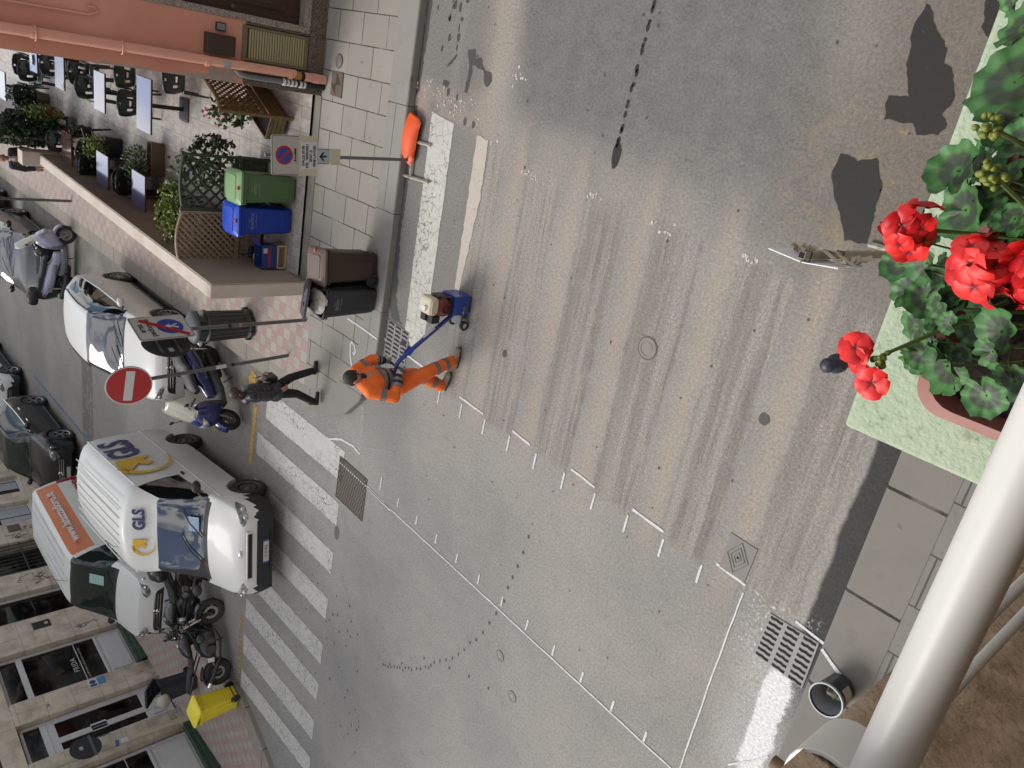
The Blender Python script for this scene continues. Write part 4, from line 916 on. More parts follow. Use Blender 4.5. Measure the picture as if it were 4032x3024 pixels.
VI = [0]
for n_ in VSUB: VI.append(VI[-1] + n_)   # index of p0..p6
def shell(root, st, wheels, wr, label, mats, dx=.05, capn=10):
    """st: rows (x, zb, wlow, wmid, zmid, wbelt, zbelt, wtop, ztop, zcentre); label(x, v, z, side) -> part key"""
    st = sorted(st); xs = [s[0] for s in st]; N = max(2, int((xs[-1] - xs[0]) / dx)); X = [xs[0] + (xs[-1] - xs[0]) * i / N for i in range(N + 1)]
    X = sorted(set([round(a, 4) for a in X] + [round(a, 4) for a in xs]))
    rows = []
    for x in X:
        q = [cr1(xs, [s[j] for s in st], x) for j in range(1, 10)]; arch = -1
        for wx in wheels:
            d = abs(x - wx)
            if d < wr + .06: arch = max(arch, wr + math.sqrt((wr + .06) ** 2 - d * d) - .01)
        h = section(q, arch); rows.append([(x, y, z) for y, z in h] + [(x, -y, z) for y, z in h[-2::-1]])
    nv = len(rows[0]); parts = {}
    def put(key, quad): parts.setdefault(key, []).append(quad)
    for i in range(len(rows) - 1):
        for k in range(nv - 1):
            side = 1 if k < VI[6] else -1; v = k if k < VI[6] else nv - 2 - k
            qd = (rows[i][k], rows[i][k + 1], rows[i + 1][k + 1], rows[i + 1][k]); xm = (X[i] + X[i + 1]) / 2; zm = sum(p[2] for p in qd) / 4
            put(label(xm, v, zm, side), qd)
    for e, nm in ((rows[-1], 'front'), (rows[0], 'rear')):
        half = e[:VI[6] + 1]
        for k in range(1, len(half) - 1):
            a, b = half[k], half[k + 1]
            for j in range(capn):
                u0, u1 = 1 - 2 * j / capn, 1 - 2 * (j + 1) / capn
                qd = ((a[0], a[1] * u0, a[2]), (a[0], a[1] * u1, a[2]), (b[0], b[1] * u1, b[2]), (b[0], b[1] * u0, b[2]))
                put(label(a[0] + (.001 if nm == 'front' else -.001), k, (a[2] + b[2]) / 2, 1 if u0 + u1 > 0 else -1), qd)
    objs = {}
    for key, qs in parts.items():
        nm = key[0] if isinstance(key, tuple) else key
        if nm is None: continue
        idx = {}; vs = []; fs = []
        for q in qs:
            f = []
            for p in q:
                kk = (round(p[0], 4), round(p[1], 4), round(p[2], 4))
                if kk not in idx: idx[kk] = len(vs); vs.append(kk)
                if idx[kk] not in f: f.append(idx[kk])
            if len(f) > 2: fs.append(f)
        w = MB(); w.add(vs, fs); mk = mats.get(key, mats.get(nm)); objs[key] = w.build(nm, mk, root, True)
    return objs, rows, X
def wheel(root, x, y, r, wdt, rim, side, style=5, steer=0, z=None):
    M = Matrix.Translation((x, y, r if z is None else z)) @ Matrix.Rotation(steer, 4, 'Z') @ Matrix.Rotation(R(90), 4, 'X')   # wheel axis along local z -> y
    if side > 0: M = M @ Matrix.Rotation(R(180), 4, 'X')
    # local +z now points outward for side>0
    h = wdt / 2
    w = MB(); w.lathe([(r * .66, -h), (r * .86, -h * 1.02), (r * .97, -h * .8), (r, -h * .4), (r, h * .4), (r * .97, h * .8), (r * .86, h * 1.02), (r * .68, h * .9), (r * .64, h * .5), (r * .64, -h)], n=28, X=M)
    ty = w.build('wheel', M_TYRE, root, True)
    w = MB(); w.lathe([(0, h * .3), (r * .6, h * .1), (r * .6, h * .75), (r * .67, h * .9), (r * .67, h * .6)], n=28, X=M); bk = w.build('rim', mat('rim_dark', S(48, 48, 50), .6, .4) if rim is M_ALLOY else rim, ty, True)
    w = MB()
    if rim is M_ALLOY:
        w.lathe([(r * .60, h * .8), (r * .68, h * .93), (r * .68, h * .7)], n=28, X=M)
        for k in range(style):
            a = 2 * math.pi * k / style; da = .17 if style < 8 else .08
            pts = [(r * .12 * math.cos(a - .5), r * .12 * math.sin(a - .5)), (r * .63 * math.cos(a - da), r * .63 * math.sin(a - da)), (r * .63 * math.cos(a + da), r * .63 * math.sin(a + da)), (r * .12 * math.cos(a + .5), r * .12 * math.sin(a + .5))]
            w.prism(pts, h * .55, h * .8, M)
        w.lathe([(0, h * .85), (r * .14, h * .82), (r * .14, h * .4)], n=14, X=M)
    else:
        w.lathe([(0, h * .75), (r * .16, h * .72), (r * .2, h * .4), (r * .46, h * .62), (r * .5, h * .3)], n=24, X=M)
        for k in range(8): a = 2 * math.pi * k / 8; w.ball((0, 0, 0), (r * .06, r * .06, h * .08), 6, 4, M @ Matrix.Translation((r * .36 * math.cos(a), r * .36 * math.sin(a), h * .6)))
    w.build('spokes', rim, ty, True)
    return ty
def mirror_part(root, x, y, z, side, m_, m2, s=1.0):
    w = MB(); w.ball((x, y + side * .10 * s, z), (.07 * s, .11 * s, .075 * s), 14, 9); o = w.build('wing_mirror', m_, root, True)
    w = MB(); w.tube([(x + .03, y - side * .06, z - .06), (x + .01, y + side * .03 * s, z - .03)], .025, 6); w.build('mirror_arm', m2, o, True); return o
def strip_on(root, name, pts, r, m_): w = MB(); w.tube(pts, r, 5); return w.build(name, m_, root, True)
def plate(root, x, y, z, txt, w_=.46, h=.105, tilt=0, ry=0):
    F = frame((x, y, z), (0, 1, 0), (0, 0, 1))
    F = Matrix.Translation((x, y, z)) @ Matrix.Rotation(ry, 4, 'Z') @ Matrix.Rotation(-tilt, 4, 'Y') @ frame((0, 0, 0), (0, 1, 0), (0, 0, 1))
    w = MB(); w.box((0, 0, 0), (w_, h, .012), F); p = w.build('number_plate', M_PLATE, root)
    for s in (-1, 1): w = MB(); w.box((s * w_ * .46, 0, .0015), (w_ * .08, h, .0125), F); w.build('plate_band', M_PLBLUE, p)
    if txt: text('lettering', txt, h * .82, M_INK, p, F @ Matrix.Translation((0, 0, .007)), .0008, sx=.78)
    return p
TILT = math.atan(SL)
def vehicle(name, label, cat, x, y, h, group='vehicles parked along the side street'):
    return thing(name, label, cat, (x, y, gz(x)), h, group, pitch=TILT if abs(h) < .6 else 0)
VB, VT = VI[3], VI[4]                     # belt and top indices

def lamp(root, s, path, z0, z1, m=None, off=.012):
    """headlamp lens wrapped round a front corner; path runs from the outer end to the inner end"""
    w = MB(); n = 14; rows = []; xs = list(range(len(path)))
    for i in range(n + 1):
        u = i / n * (len(path) - 1); x = cr1(xs, [p[0] for p in path], u); y = cr1(xs, [p[1] for p in path], u); k = i / n; e = (1 - abs(2 * k - 1) ** 4); a = z0 + (z1 - z0) * (.5 - .5 * e + .12 * (1 - k)); b = z1 - (z1 - z0) * (.5 - .5 * e) * .9; row = []
        for j in range(7): q = j / 6; bu = off * (.3 + math.sin(math.pi * q) * e); row.append((x + bu - .10 * q * (z1 - z0), s * (y + bu * .5), a + (b - a) * q))
        rows.append(row)
    w.grid(rows); o = w.build('headlight', m or M_LAMP, root, True); d = o.modifiers.new('solid', 'SOLIDIFY'); d.thickness = .02; d.offset = -1
    for k in (.35, .62):
        q = MB(); u = k * (len(path) - 1); q.ball((cr1(xs, [p[0] for p in path], u) + .012, s * cr1(xs, [p[1] for p in path], u), (z0 + z1) / 2 + .01), (.02, .05, .045), 12, 8)
        q.build('reflector', M_CHROME, o, True)
    return o
# ---------------------------------------------------------------- white delivery van
van = vehicle('delivery_van', 'big white high-roofed courier van with black bumper and blue and yellow lettering', 'van', -12.26, -9.0, R(6.5))
st = [(-3.75, .42, .88, .96, .8, .94, 1.25, .88, 1.98, 2.24), (-3.7, .42, .90, .98, .8, .96, 1.25, .92, 2.0, 2.27), (-2.9, .36, .92, .99, .8, .97, 1.25, .93, 2.02, 2.30), (-1.3, .36, .92, .99, .8, .97, 1.22, .92, 2.0, 2.30), (-1.12, .36, .92, .99, .8, .97, 1.2, .90, 1.98, 2.28), (-1.0, .36, .92, .99, .8, .97, 1.2, .87, 1.93, 2.18), (-.78, .36, .92, .99, .8, .96, 1.18, .80, 1.80, 1.88), (-.70, .36, .92, .99, .8, .96, 1.17, .77, 1.745, 1.80), (-.35, .36, .92, .985, .8, .95, 1.13, .80, 1.40, 1.485), (-.04, .36, .92, .98, .78, .93, 1.08, .82, 1.13, 1.215), (.0, .36, .92, .98, .78, .93, 1.07, .82, 1.10, 1.195), (.3, .34, .92, .98, .74, .92, .98, .78, 1.05, 1.12), (.6, .3, .93, .97, .66, .88, .92, .72, .96, 1.02), (.80, .28, .90, .93, .58, .80, .86, .66, .885, .92), (.88, .28, .84, .86, .5, .72, .72, .62, .82, .84), (.92, .30, .76, .78, .45, .66, .62, .60, .66, .68)]
def lab(x, v, z, s):
    if z < .62 and x > .32 + .3 * max(0, z - .4): return 'bumper'
    if VB <= v < VT and s and -1.12 < x < .0 and z > (1.22 if x < -.9 else 1.10): return ('side_window', s) if -1.08 < x < -.06 else ('window_trim', s)
    if v >= VT and -.70 < x < -.035: return 'windscreen'
    if v >= VT and -.78 < x <= -.70: return 'roof_cap'
    if v >= VT and -.035 <= x < .06: return 'scuttle'
    if .0 < x < .80 and v >= VT: return 'bonnet'
    if -1.2 < x < -.02 and VI[1] <= v < VB and z > .45: return ('door', s)
    if x < -3.72: return 'rear_door'
    return 'body'
shell(van, st, (0, -2.87), .335, lab, {'body': P_VANW, 'bumper': M_TRIM, 'side_window': G_DARK, 'window_trim': M_TRIM, 'windscreen': glassm('windscreen_glass', (.02, .03, .045), 2.1), 'roof_cap': P_VANW, 'scuttle': M_TRIM, 'bonnet': P_VANW, 'headlight': M_LAMP, 'door': P_VANW, 'rear_door': P_VANW})
for x in (0, -2.87):
    for s in (1, -1): wheel(van, x, s * .86, .335, .20, M_STEELRIM, s, steer=R(0))
w = MB()
for i in range(8): w.box((-2.42, -.63 + i * .18, 2.305 - .03 * abs(-.63 + i * .18) ** 2 * 2), (2.35, .02, .014))
w.build('roof_rib', P_VANW, van, bevel=.004)
for s in (1, -1): lamp(van, s, [(.50, .945), (.68, .915), (.80, .84), (.865, .70), (.885, .55)], .68, .93)
w = MB(); w.box((.905, -.02, .755), (.03, 1.02, .135)); gr = w.build('grille', P_VANW, van, bevel=.02)
w = MB(); w.box((.918, -.02, .755), (.02, .92, .085)); w.build('grille_slot', mat('grille_black', (.012, .012, .012), .7), gr, bevel=.02)
w = MB(); w.box((.905, 0, .36), (.03, .9, .05)); w.build('air_intake', mat('grille_black', (.012, .012, .012), .7), van, bevel=.01)
w = MB(); w.ball((.835, .02, .905), (.035, .075, .035), 14, 8); w.build('badge', M_CHROME, van, True)
plate(van, .932, .0, .44, 'CF 074RZ', .50, .108)
for s in (1, -1): mirror_part(van, -.16, s * .98, 1.28, s, M_TRIM, M_TRIM, 1.15)
for s in (1, -1):
    w = MB(); w.box((-1.12, s * .985, 1.13), (.13, .03, .05)); w.build('door_handle', M_TRIM, van, bevel=.008)
    strip_on(van, 'side_moulding', [(-3.68, s * .985, 1.0), (-2.0, s * .995, 1.0), (.2, s * .975, .98)], .008, M_TRIM if s < 0 else P_VANW)
    strip_on(van, 'gutter', [(-3.7, s * .925, 2.02), (-2.2, s * .94, 2.035), (-1.15, s * .925, 2.005)], .016, P_VANW)
w = MB(); w.tube([(-.02, .1, 1.235), (-.2, .35, 1.39), (-.33, .62, 1.475)], .010, 5); w.build('wiper', M_TRIM, van); w = MB(); w.tube([(-.02, -.45, 1.22), (-.2, -.2, 1.40), (-.32, .1, 1.51)], .010, 5); w.build('wiper', M_TRIM, van)
strip_on(van, 'aerial', [(-1.3, -.35, 2.3), (-1.36, -.36, 2.36), (-1.7, -.36, 2.40)], .006, M_TRIM)
w = MB(); w.box((-.15, .35, 1.325), (.20, .30, .01), Matrix.Translation((-.15, .35, 1.335)) @ Matrix.Rotation(R(41), 4, 'Y') @ Matrix.Translation((.15, -.35, -1.325))); w.build('dashboard_paper', mat('paper_on_dash', S(170, 196, 224), .5), van)
M_LBLUE = mat('courier_blue', S(48, 46, 112), .5); M_LYEL = mat('courier_yellow', S(238, 192, 40), .5)
def arrow_logo(par, F, s):
    """fat arrow head with a tapering swoosh tail"""
    w = MB(); pts = [(0, 0), (.95, 0), (.95, .95), (.62, .62), (.42, .82), (.20, .60), (.36, .36)]
    w.prism([((x - .9) * s, (y - .9) * s) for x, y in [(0, .95), (.95, .95), (.95, .0), (.68, .28), (.46, .10), (.30, .28), (.50, .48), (.30, .66)]], 0, .002, F)
    out, inn = [], []
    for i in range(15):
        a = R(100 + 185 * i / 14); k = i / 14; wd = .20 * (1 - k) ** .8 + .01
        out.append(((.02 + .78 * math.cos(a) - .35) * s, (.72 * math.sin(a) - .55) * s)); inn.append(((.02 + (.78 - wd) * math.cos(a) - .35) * s, ((.72 - wd) * math.sin(a) - .55) * s))
    for i in range(14): w.prism([out[i], out[i + 1], inn[i + 1], inn[i]][::-1], 0, .002, F)
    return w.build('logo', M_LYEL, par)
FS = frame((-2.45, .997, 1.60), (-1, 0, 0), (0, -.05, 1))
text('lettering', 'GLS', .80, M_LBLUE, van, FS @ Matrix.Translation((.42, .08, 0)) @ Matrix.Shear('XY', 4, (.18, 0)) if False else FS @ Matrix.Translation((.40, .06, 0)), .002, sx=.70, bold=.026)
arrow_logo(van, FS @ Matrix.Translation((-.20, .36, 0)), .74)
FC = Matrix.Translation((-.905, 0, 2.065)) @ Matrix.Rotation(R(43.5), 4, 'Y') @ frame((0, 0, 0), (0, 1, 0), (-1, 0, 0))
FC = frame((-.89, 0, 2.045), (0, 1, 0), (-.62, 0, .785)); FC = FC @ Matrix.Translation((0, 0, .012))
text('lettering', 'GLS', .30, M_LBLUE, van, FC @ Matrix.Translation((.33, .0, 0)), .002, sx=.86, bold=.012); arrow_logo(van, FC @ Matrix.Translation((-.10, .11, .0)), .30)

# ---------------------------------------------------------------- hatchback, estate, small van and the rest: one family of shells
def car(name, label, x, y, h, pm, wb=2.75, kind='hatch', glass=G_DARK, txt=None, rims=5, cat='car'):
    c = vehicle(name, label, cat, x, y, h); f, b = .84, -wb - .72
    if kind == 'suv': zr, zh, ws0, ws1 = 1.60, 1.0, -.42, -1.15
    elif kind == 'van': zr, zh, ws0, ws1 = 1.80, 1.04, .02, -.78
    elif kind == 'saloon': zr, zh, ws0, ws1 = 1.45, .93, -.55, -1.45
    else: zr, zh, ws0, ws1 = 1.58, .98, -.42, -1.28
    bl = zh + .02; W = .89; wt = .62 if kind != 'van' else .68
    st = [(f, .32, .62, .64, .46, .58, .60, .50, .66, .68), (f - .05, .26, .72, .76, .50, .70, .68, .58, .74, .77), (f - .16, .22, .80, .85, .55, .78, zh - .16, .66, zh - .14, zh - .11), (f - .5, .2, .82, W, .6, .83, zh - .06, .70, zh - .02, zh + .02), (ws0 + .05, .2, .83, W + .01, .62, .84, zh + .0, .73, zh + .06, zh + .12), (ws0, .2, .83, W + .01, .62, .84, zh + .01, .73, zh + .08, zh + .13),
          ((ws0 + ws1) / 2, .2, .83, W + .01, .62, .845, bl, .70, (zh + zr) / 2 + .01, (zh + zr) / 2 + .09), (ws1, .2, .83, W + .01, .62, .85, bl + .01, wt, zr - .085, zr - .02), (ws1 - .3, .2, .83, W + .01, .62, .85, bl + .02, wt, zr - .055, zr)]
    if kind == 'saloon': st += [(-2.3, .2, .83, W, .62, .85, bl + .02, wt, zr - .07, zr - .02), (-3.0, .22, .82, W, .62, .83, bl + .02, .66, bl + .1, bl + .15), (b, .3, .7, .78, .6, .72, bl - .05, .6, bl, bl + .02)]
    elif kind == 'van': st += [(-2.6, .2, .83, W + .01, .62, .87, bl + .05, .72, zr - .05, zr + .03), (b + .12, .22, .82, W, .62, .86, bl + .05, .72, zr - .06, zr + .02), (b + .03, .26, .80, .86, .62, .82, bl + .05, .68, zr - .12, zr - .05), (b, .34, .76, .80, .62, .78, bl + .05, .64, zr - .2, zr - .14)]
    else: st += [(-2.2, .2, .83, W + .01, .62, .85, bl + .05, wt, zr - .07, zr - .01), (-wb - .2, .22, .82, W, .64, .83, bl + .10, .58, zr - .16, zr - .09), (b + .12, .26, .78, .83, .66, .76, bl + .10, .55, zr - .36, zr - .30), (b, .34, .66, .72, .62, .66, bl - .08, .5, bl - .02, bl + .02)]
    win = {'suv': (-3.1, -.75), 'hatch': (-2.95, -.72), 'van': (-.72, -.30), 'saloon': (-2.55, -.8)}[kind]; wr = .345 if kind == 'suv' else .32
    def lab(xx, v, z, s):
        if kind == 'suv' and z < .42: return 'bumper'
        if xx > f - .02 and z > .5: return 'grille'
        if xx > f - .03 and z <= .5: return 'bumper'
        if VB <= v < VT and win[0] < xx < win[1] + .25 and v < VT - (0 if xx > ws1 - .1 else 1):
            if kind == 'van' and xx > win[1] + .2: return 'body'
            return ('side_window', s)
        if kind == 'van' and VB + 2 <= v < VT and -3.25 < xx < -.8: return ('vinyl', s)
        if v >= VT and ws1 < xx < ws0 - .02: return 'windscreen'
        if v >= VT and ws0 - .02 <= xx < ws0 + .05: return 'scuttle'
        if v >= VT and ws0 + .05 <= xx < f - .16: return 'bonnet'
        if kind != 'van' and v >= VT and xx < -wb - .22: return 'rear_window'
        if xx < b + .2 and VI[2] < v < VB + 2: return ('tail_light', s)
        if VI[1] <= v < VB and z > .3 and ws0 - .2 > xx > ws1 - .35: return ('front_door', s)
        if VI[1] <= v < VB and z > .3 and ws1 - .35 >= xx > -wb + .45 and kind != 'van': return ('rear_door', s)
        return 'body'
    shell(c, st, (0, -wb), wr, lab, {'body': pm, 'bumper': M_TRIM if kind == 'suv' else pm, 'headlight': M_LAMP, 'side_window': glass, 'windscreen': glassm('windscreen_glass', (.02, .03, .045), 2.1) if kind in ('hatch', 'saloon') else glass, 'scuttle': M_TRIM, 'bonnet': pm, 'rear_window': glass, 'tail_light': M_REDL, 'front_door': pm, 'rear_door': pm, 'vinyl': P_ORANGE, 'grille': M_TRIM})
    for wx in (0, -wb):
        for s in (1, -1): wheel(c, wx, s * .80, wr, .21, M_ALLOY, s, rims)
    for s in (1, -1):
        lamp(c, s, [(f - .50, .845), (f - .30, .815), (f - .14, .74), (f - .06, .60), (f - .02, .44)], zh - .32, zh - .12)
        mirror_part(c, ws0 - .28, s * .87, bl + .05, s, pm if kind != 'van' else M_TRIM, M_TRIM)
        for xx in ((ws1 - .15, ws1 - 1.0) if kind != 'van' else (ws1 + .1,)):
            w = MB(); w.ball((xx, s * (W + .005), bl - .10), (.11, .022, .022), 10, 6); w.build('door_handle', M_CHROME if kind == 'suv' else pm, c, True)
        strip_on(c, 'sill_trim', [(-wb + .42, s * .845, .23), (-.45, s * .845, .23)], .03, M_TRIM)
        if kind in ('hatch', 'suv'): strip_on(c, 'roof_rail', [(ws1 + .08, s * (wt + .01), zr - .07), (ws1 - .5, s * (wt + .0), zr - .035), (-2.2, s * (wt + .0), zr - .055), (-wb - .1, s * (wt - .02), zr - .13)], .016, M_TRIM)
        if kind in ('suv', 'hatch'): strip_on(c, 'window_trim', [(win[0], s * .835, bl + .09), (-2.0, s * .868, bl + .045), (win[1] + .2, s * .855, bl + .01)], .012, M_CHROME)
    w = MB()
    for i in range(3): w.box((f - .012, 0, .55 + i * .055), (.03, .95, .022))
    g_ = w.build('grille_bars', M_CHROME, c, bevel=.006)
    w = MB(); w.lathe([(.055, -.01), (.07, 0), (.055, .01)], (0, 0, 0), 18, frame((f + .012, 0, .63), (0, 1, 0), (0, 0, 1))); 
    for k in range(3): a = R(90 + 120 * k); w.tube([(f + .012, 0, .63), (f + .012, .06 * math.cos(a), .63 + .06 * math.sin(a))], .009, 5)
    w.build('badge', M_CHROME, g_, True)
    plate(c, f + .012, 0, .42, txt, .46, .1)
    w = MB(); a = (ws0 + .03, .25, zh + .14); w.tube([(ws0 + .0, .05, zh + .15), (ws0 - .10, .35, zh + .235), (ws0 - .16, .6, zh + .25)], .009, 5); w.build('wiper', M_TRIM, c); w = MB(); w.tube([(ws0, -.5, zh + .14), (ws0 - .10, -.2, zh + .245), (ws0 - .15, .02, zh + .30)], .009, 5); w.build('wiper', M_TRIM, c)
    return c
car('hatchback', 'white hatchback parked at the kerb behind the pedestrian-area sign', -16.2, -6.72, 0, P_WHITE, 2.778, 'hatch', rims=10)
suv = car('crossover_car', 'black crossover with chrome window line, parked nose towards the small coffee van', -23.75, -13.12, 0, P_BLACK, 2.65, 'suv', G_GREEN, rims=5)
for s in (1, -1): w = MB(); w.lathe([(0, .02), (.05, .02), (.065, .0), (.065, -.02)], (0, 0, 0), 16, frame((.81, s * .60, .40), (0, 1, 0), (0, 0, 1))); w.build('fog_lamp', M_CHROME, suv, True)
car('dark_saloon', 'dark saloon facing out behind the silver scooter', -24.75, -7.2, 0, P_NAVY, 2.76, 'saloon', rims=5)
car('white_car', 'white car at the left edge of the picture, behind the black crossover', -29.2, -13.15, 0, P_WHITE, 2.6, 'suv', rims=5)
car('dark_car', 'dark car half out of frame at the far kerb beyond the grey pole', -29.9, -7.1, 0, P_BLACK, 2.6, 'hatch', rims=5)
kg = car('coffee_van', 'small white van with an orange stripe and web address along its roof', -16.55, -13.02, R(-6), P_VANW, 2.70, 'van', G_GREEN, rims=8, cat='van')
kg.scale = (1.12, 1.12, 1.15)
text('lettering', 'www.latazzadoro.it', .235, M_WHITE, kg, frame((-2.02, .815, 1.56), (-1, 0, 0), (0, -.38, 1)) @ Matrix.Translation((0, 0, .012)), .002, sx=1.0, bold=.006)
text('lettering', 'KIMBO', .20, mat('red_vinyl', S(170, 32, 42), .5), kg, frame((-3.0, .895, .98), (-1, 0, 0), (0, -.12, 1)) @ Matrix.Translation((0, 0, .008)), .002, bold=.006)
w = MB()
for i in range(5): w.box((-2.1, -.5 + i * .25, 1.832 - .05 * (-.5 + i * .25) ** 2), (2.1, .018, .012))
w.build('roof_rib', P_VANW, kg, bevel=.004)
strip_on(kg, 'aerial', [(-.82, 0, 1.80), (-1.0, -.02, 2.0), (-1.25, -.03, 2.18)], .005, M_TRIM)
w = MB(); w.box((0, 0, 0), (.3, .26, .01), Matrix.Translation((-.28, .32, 1.42)) @ Matrix.Rotation(R(43), 4, 'Y')); w.build('dashboard_paper', mat('paper_green', S(170, 214, 204), .5), kg)
# ================================================================ wheelie bins
def ring(d, w_, r, z, n=4, cx=0): return [(x + cx, y, z) for x, y in rrect(-d / 2, -w_ / 2, d / 2, w_ / 2, r, n)]
def wheelie(name, label, x, y, z, rz, c, group='wheelie bins', lid=0, txt=None, sc=1.0, handle=None, lean=0, cl=None, tri=True, cat='bin'):
    t = thing(name, label, cat, (x, y, z), rz, group, pitch=lean); t.scale = (sc, sc, sc)
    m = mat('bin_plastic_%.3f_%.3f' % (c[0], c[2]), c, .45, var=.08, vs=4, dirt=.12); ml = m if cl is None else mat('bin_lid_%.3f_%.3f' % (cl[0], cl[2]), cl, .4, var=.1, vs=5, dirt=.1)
    w = MB(); w.grid([ring(.30, .30, .05, .03), ring(.38, .36, .05, .03), ring(.40, .38, .05, .10), ring(.425, .40, .05, .45), ring(.455, .425, .05, .80), ring(.50, .475, .05, .805), ring(.505, .48, .05, .835), ring(.485, .46, .05, .84), ring(.50, .475, .05, .87), ring(.44, .42, .05, .872), ring(.42, .40, .05, .60)], True); bd = w.build('body', m, t, True)
    w = MB(); w.box((.207, 0, .42), (.012, .24, .58)); w.box((-.03, .205, .42), (.24, .012, .6)); w.box((-.03, -.205, .42), (.24, .012, .6)); w.build('body_panel', m, bd, bevel=.006)
    L = Matrix.Translation((-.245, 0, .875)) @ Matrix.Rotation(-lid, 4, 'Y') @ Matrix.Translation((.245, 0, -.875))
    rows = [ring(.52, .49, .05, .862), ring(.525, .495, .05, .895), ring(.50, .47, .06, .905), ring(.46, .43, .08, .925, cx=-.01), ring(.36, .34, .10, .945, cx=-.03), ring(.20, .2, .09, .952, cx=-.03), ring(.02, .02, .009, .953, cx=-.03)]
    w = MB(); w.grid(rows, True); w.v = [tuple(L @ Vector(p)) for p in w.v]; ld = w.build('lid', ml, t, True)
    w = MB(); w.grid([ring(.34, .36, .04, .925, cx=.0), ring(.33, .35, .04, .948, cx=.0), ring(.2, .22, .04, .956, cx=-.02), ring(.01, .01, .004, .957, cx=-.02)], True); w.v = [tuple(L @ Vector(p)) for p in w.v]; w.build('lid_panel', ml, ld, True)
    w = MB(); w.tube([(-.22, -.20, .86), (-.31, -.20, .885), (-.325, -.17, .89), (-.325, .17, .89), (-.31, .20, .885), (-.22, .20, .86)], .015, 8); w.tube([(-.25, 0, .87), (-.325, 0, .89)], .012, 6); w.build('handle', m, t, True)
    for s in (1, -1):
        M = Matrix.Translation((-.20, s * .20, .10)) @ Matrix.Rotation(R(-90 * s), 4, 'X'); q = MB(); q.lathe([(0, .012), (.03, .012), (.035, .0), (.075, -.004), (.08, .015), (.095, .02), (.10, .01), (.10, -.025), (.09, -.03)], n=22, X=M); q.build('wheel', M_BLACKP, t, True)
    q = MB(); q.cyl((-.20, -.2, .10), (-.20, .2, .10), .012, n=8); q.build('axle', M_DARKM, t)
    if tri: q = MB(); P_ = L @ Matrix.Translation((.215, 0, .93)); q.box((0, 0, 0), (.05, .05, .012), P_); q.build('lid_sticker', mat('red_sticker', S(186, 60, 40), .5), ld)
    if txt:
        F = frame((.222, 0, .66), (0, 1, 0), (.06, 0, 1)); mm = mat('pale_print', S(190, 196, 200, .5), .6)
        text('lettering', txt, .06, mm, bd, F, .001, sx=.9); text('lettering', 'raccolta differenziata', .024, mm, bd, F @ Matrix.Translation((0, -.055, 0)), .001); text('lettering', 'utenza', .022, mm, bd, F @ Matrix.Translation((0, .05, 0)), .001)
    return t
BZ = lambda x, d: gz(x) + d
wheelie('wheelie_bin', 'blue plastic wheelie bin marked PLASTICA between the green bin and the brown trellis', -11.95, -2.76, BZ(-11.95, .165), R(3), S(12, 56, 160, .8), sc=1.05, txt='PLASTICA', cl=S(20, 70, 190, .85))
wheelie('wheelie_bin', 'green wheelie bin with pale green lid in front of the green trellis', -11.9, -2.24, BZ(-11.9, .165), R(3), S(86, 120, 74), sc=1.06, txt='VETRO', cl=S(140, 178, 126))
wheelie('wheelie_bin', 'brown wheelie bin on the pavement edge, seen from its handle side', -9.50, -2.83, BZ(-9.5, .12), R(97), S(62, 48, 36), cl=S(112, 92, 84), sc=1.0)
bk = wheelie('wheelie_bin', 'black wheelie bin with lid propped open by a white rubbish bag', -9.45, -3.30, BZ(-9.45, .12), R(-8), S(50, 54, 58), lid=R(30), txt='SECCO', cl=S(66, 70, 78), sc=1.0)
def bag(par_label, x, y, z, rz, c, seed, d=(.22, .2, .13), cat='rubbish bag'):
    w = MB(); rows = []; n = 18
    for i in range(9):
        a = -math.pi / 2 + math.pi * i / 8; row = []
        for j in range(n):
            th = 2 * math.pi * j / n; k = 1 + .28 * mnoise.noise(Vector((math.cos(th) * 2.2, math.sin(th) * 2.2, seed + a * 1.7))) + .10 * mnoise.noise(Vector((math.cos(th) * 7, math.sin(th) * 7, seed + a * 5)))
            row.append((d[0] * math.cos(a) * math.cos(th) * k, d[1] * math.cos(a) * math.sin(th) * k, d[2] * math.sin(a) * k))
        rows.append(row)
    w.grid(rows, True); o = w.build('rubbish_bag', mat('bag_plastic_' + str(seed), c, .35, var=.25, vs=12), None, True); o.location = (x, y, z); o.rotation_euler[2] = rz; tag(o, par_label, cat); return o
bag('crumpled white rubbish bag bulging out of the black wheelie bin', -9.38, -3.31, BZ(-9.45, .12) + .89, 0, S(196, 192, 180), 1, (.2, .18, .075))
wheelie('wheelie_bin', 'bright yellow wheelie bin by the shop kerb with lid ajar', -12.72, -13.74, BZ(-12.7, .11), R(-100), S(222, 202, 44, .85), lid=R(9), cl=S(238, 222, 70, .85), tri=False, lean=R(0))
nb = wheelie('wheelie_bin', 'dark navy wheelie bin with a bulging bag, against the shop door', -14.75, -14.85, BZ(-14.7, .11), R(10), S(48, 52, 60), lid=R(38), cl=S(62, 66, 80), tri=False)
bag('white rubbish bag hanging out of the dark bin by the shop door', -14.55, -14.95, BZ(-14.6, .11) + .83, 0, S(200, 196, 180), 5, (.2, .2, .17))
bag('pale plastic sack on the ground between the yellow bin and the shop', -13.5, -14.6, BZ(-13.5, .11) + .12, 0, S(120, 116, 108), 9, (.2, .25, .14))
